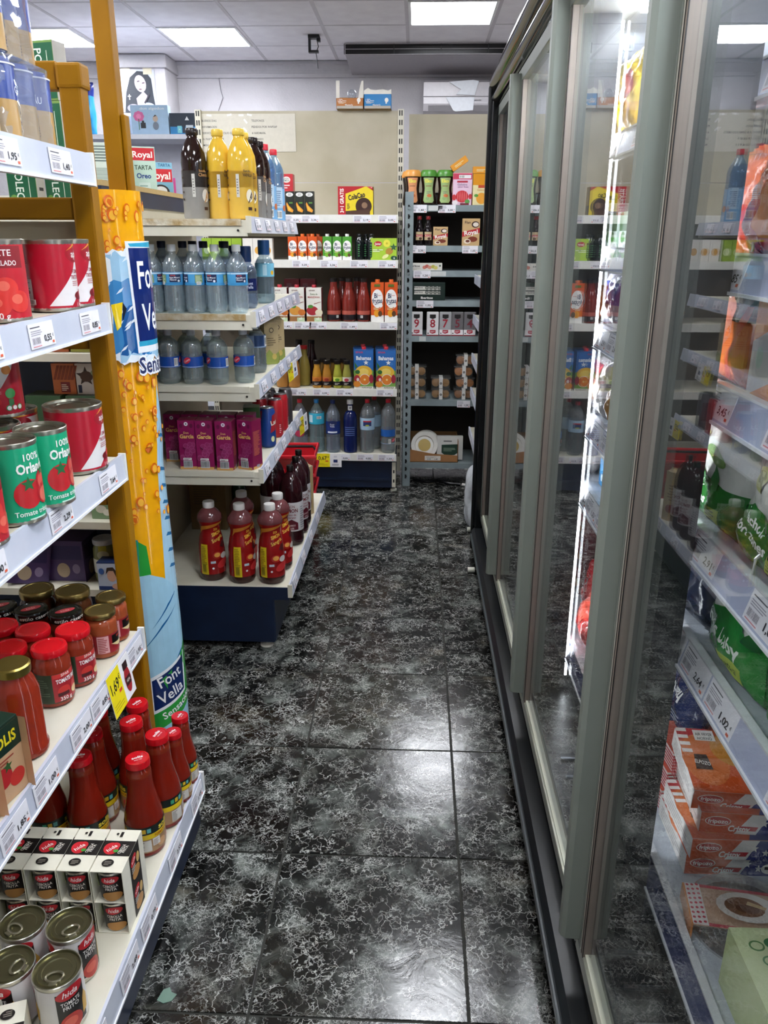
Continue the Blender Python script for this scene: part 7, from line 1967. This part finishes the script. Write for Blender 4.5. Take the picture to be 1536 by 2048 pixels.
# scrap on the floor
mb = MB(); mb.prism([(-.03, -.02), (-.005, -.03), (.02, -.02), (.03, .005), (.01, .012), (.0, .03), (-.02, .02)], .0005, .002, '#6f8a7c/s'); o = obj('paper_scrap', flip_fix(mb.mesh('paper_scrap', False)), None, (-.497, 1.216, 0)); o.scale = (.62, .62, 1); o['label'] = 'small greenish scrap on the marble floor near the first shelf'; o['category'] = 'scrap'

# picture on the pillar
o = thing('picture', 'taped-up print of a veiled woman in black and white on the pillar', 'picture', (-2.245, 6.998, 2.445), 0)
mb = MB(); mb.box(-.138, .138, -.003, 0, 0, .305, '#b9bdc8/s'); obj('sheet', mb.mesh('sheet', False), o)
a = Art(); a.p([(-.12, .0), (-.10, .14), (-.06, .25), (.0, .295), (.07, .29), (.11, .24), (.12, .12), (.135, .0)], '#1d2430'); a.e_(.02, .205, .045, .062, '#c4b4bc', rot=.25); a.e_(.005, .222, .012, .005, '#5a4a54', rot=.2); a.e_(.045, .21, .012, .005, '#5a4a54', rot=.2); a.p([(.018, .205), (.028, .18), (.016, .18)], '#a8949c'); a.e_(.018, .165, .013, .005, '#6a4a54'); a.p([(-.02, .10), (.04, .15), (.07, .12), (.05, .05), (-.01, .03)], '#b4a6b0'); a.e_(-.05, .03, .05, .03, '#8a8894'); a.e_(.07, .03, .06, .04, '#9aa4b4'); a.r(-.078, .09, -.072, .13, '#e8e4e8'); a.r(-.088, .112, -.062, .118, '#e8e4e8'); a.p([(.04, .07), (.09, .14), (.095, .135), (.05, .06)], '#2a2430')
mb = MB(); mb.art(a, flat((0, -.003, 0), (1, 0, 0), (0, 0, 1)), lift=.001, step=.0004); obj('print', mb.mesh('print', False), o)
for x in (-.09, .085):
    mb = MB(); mb.box(x - .035, x + .035, -.005, -.003, .27, .335, '#c9c1a8/s'); obj('adhesive_tape', mb.mesh('adhesive_tape', False), o)
# cosmetics shelf behind the gondola
K_ = thing('shelf_unit', 'white shelf of perfume gift boxes far behind the drinks gondola', 'shelving', (-1.95, 6.1, 0))
mb = MB(); mb.box(-2.7, -1.42, 6.3, 6.33, .0, 2.2, '#c4c6d4/s'); wpart('back_panel', mb, K_)
for z in (2.17, 1.75, 1.3, .8, .3):
    mb = MB(); mb.box(-2.7, -1.42, 5.97, 6.3, z - .03, z, '#dcdfe8/s'); wpart('shelf', mb, K_)
mb = MB(); mb.box(-2.7, -2.67, 5.97, 6.3, .0, 2.14, '#c4c6d4/s'); mb.box(-1.45, -1.42, 5.97, 6.3, .0, 2.14, '#9a8f80/s'); wpart('side_panel', mb, K_)
a = Art(); a.r(-.13, .0, .13, .185, '#a8c8e4/s'); a.t('don algodon', .02, .165, .016, '#f2f6fa', w=.17); 
for k in range(8): a.e_(-.075 + .022 * math.cos(k * .785), .115 + .02 * math.sin(k * .785), .016, .014, '#e070a8')
a.e_(-.075, .115, .018, .016, '#f090c0'); a.r(-.079, .03, -.074, .10, '#4a7a5a'); a.r(-.065, .04, -.03, .075, '#2a2c34'); a.r(-.056, .075, -.04, .088, '#2a2c34'); a.e_(.04, .055, .02, .026, '#7a8494'); a.e_(.04, .10, .018, .02, '#c8b0a0'); a.p([(.025, .11), (.04, .125), (.058, .11), (.05, .118)], '#3a2c28')
put(carton('perfume_box', 'box', .26, .07, .185, a, None, None, '#b4d0ea/s'), -1.855, 6.04, 2.171, 0, 'light blue perfume gift box with a pink flower', 'perfume gift boxes')
a = Art(); a.r(-.09, .0, .09, .135, '#0f2438/s'); a.r(-.09, .0, .09, .05, '#1f86c4/s'); a.p([(.015, .09), (.03, .115), (.045, .09)], '#e8ecf0'); a.r(-.04, .01, -.01, .055, '#7fd0d8'); a.r(-.005, .01, .015, .075, '#1c2a3a'); a.r(.02, .02, .07, .06, '#d8e4ec'); a.p([(-.03, .03), (-.025, .038), (-.02, .03)], '#f0f0f0')
put(carton('perfume_box', 'box', .185, .07, .135, a, None, None, '#12283c/s'), -1.625, 6.04, 2.171, 0, 'dark blue gift box with a white triangle emblem', 'perfume gift boxes')
put(carton('perfume_box', 'box', .12, .05, .12, Art().lines(-.04, .06, .04, .10, 3, '#b0b4c0'), None, None, '#dcdde4/s'), -2.06, 6.03, 2.171, 0, 'plain white carton left of the flower box', 'perfume gift boxes')
put(bag('diaper_pack', 'pack', .12, .32, .12, [(.75, '#2a9ad0'), (1, '#1c2f8a')], Art().e_(0, .2, .03, .03, '#8fd0ee'), 41, '/s'), -2.31, 6.06, 2.171, 0, 'blue plastic hygiene pack behind the yellow pole')
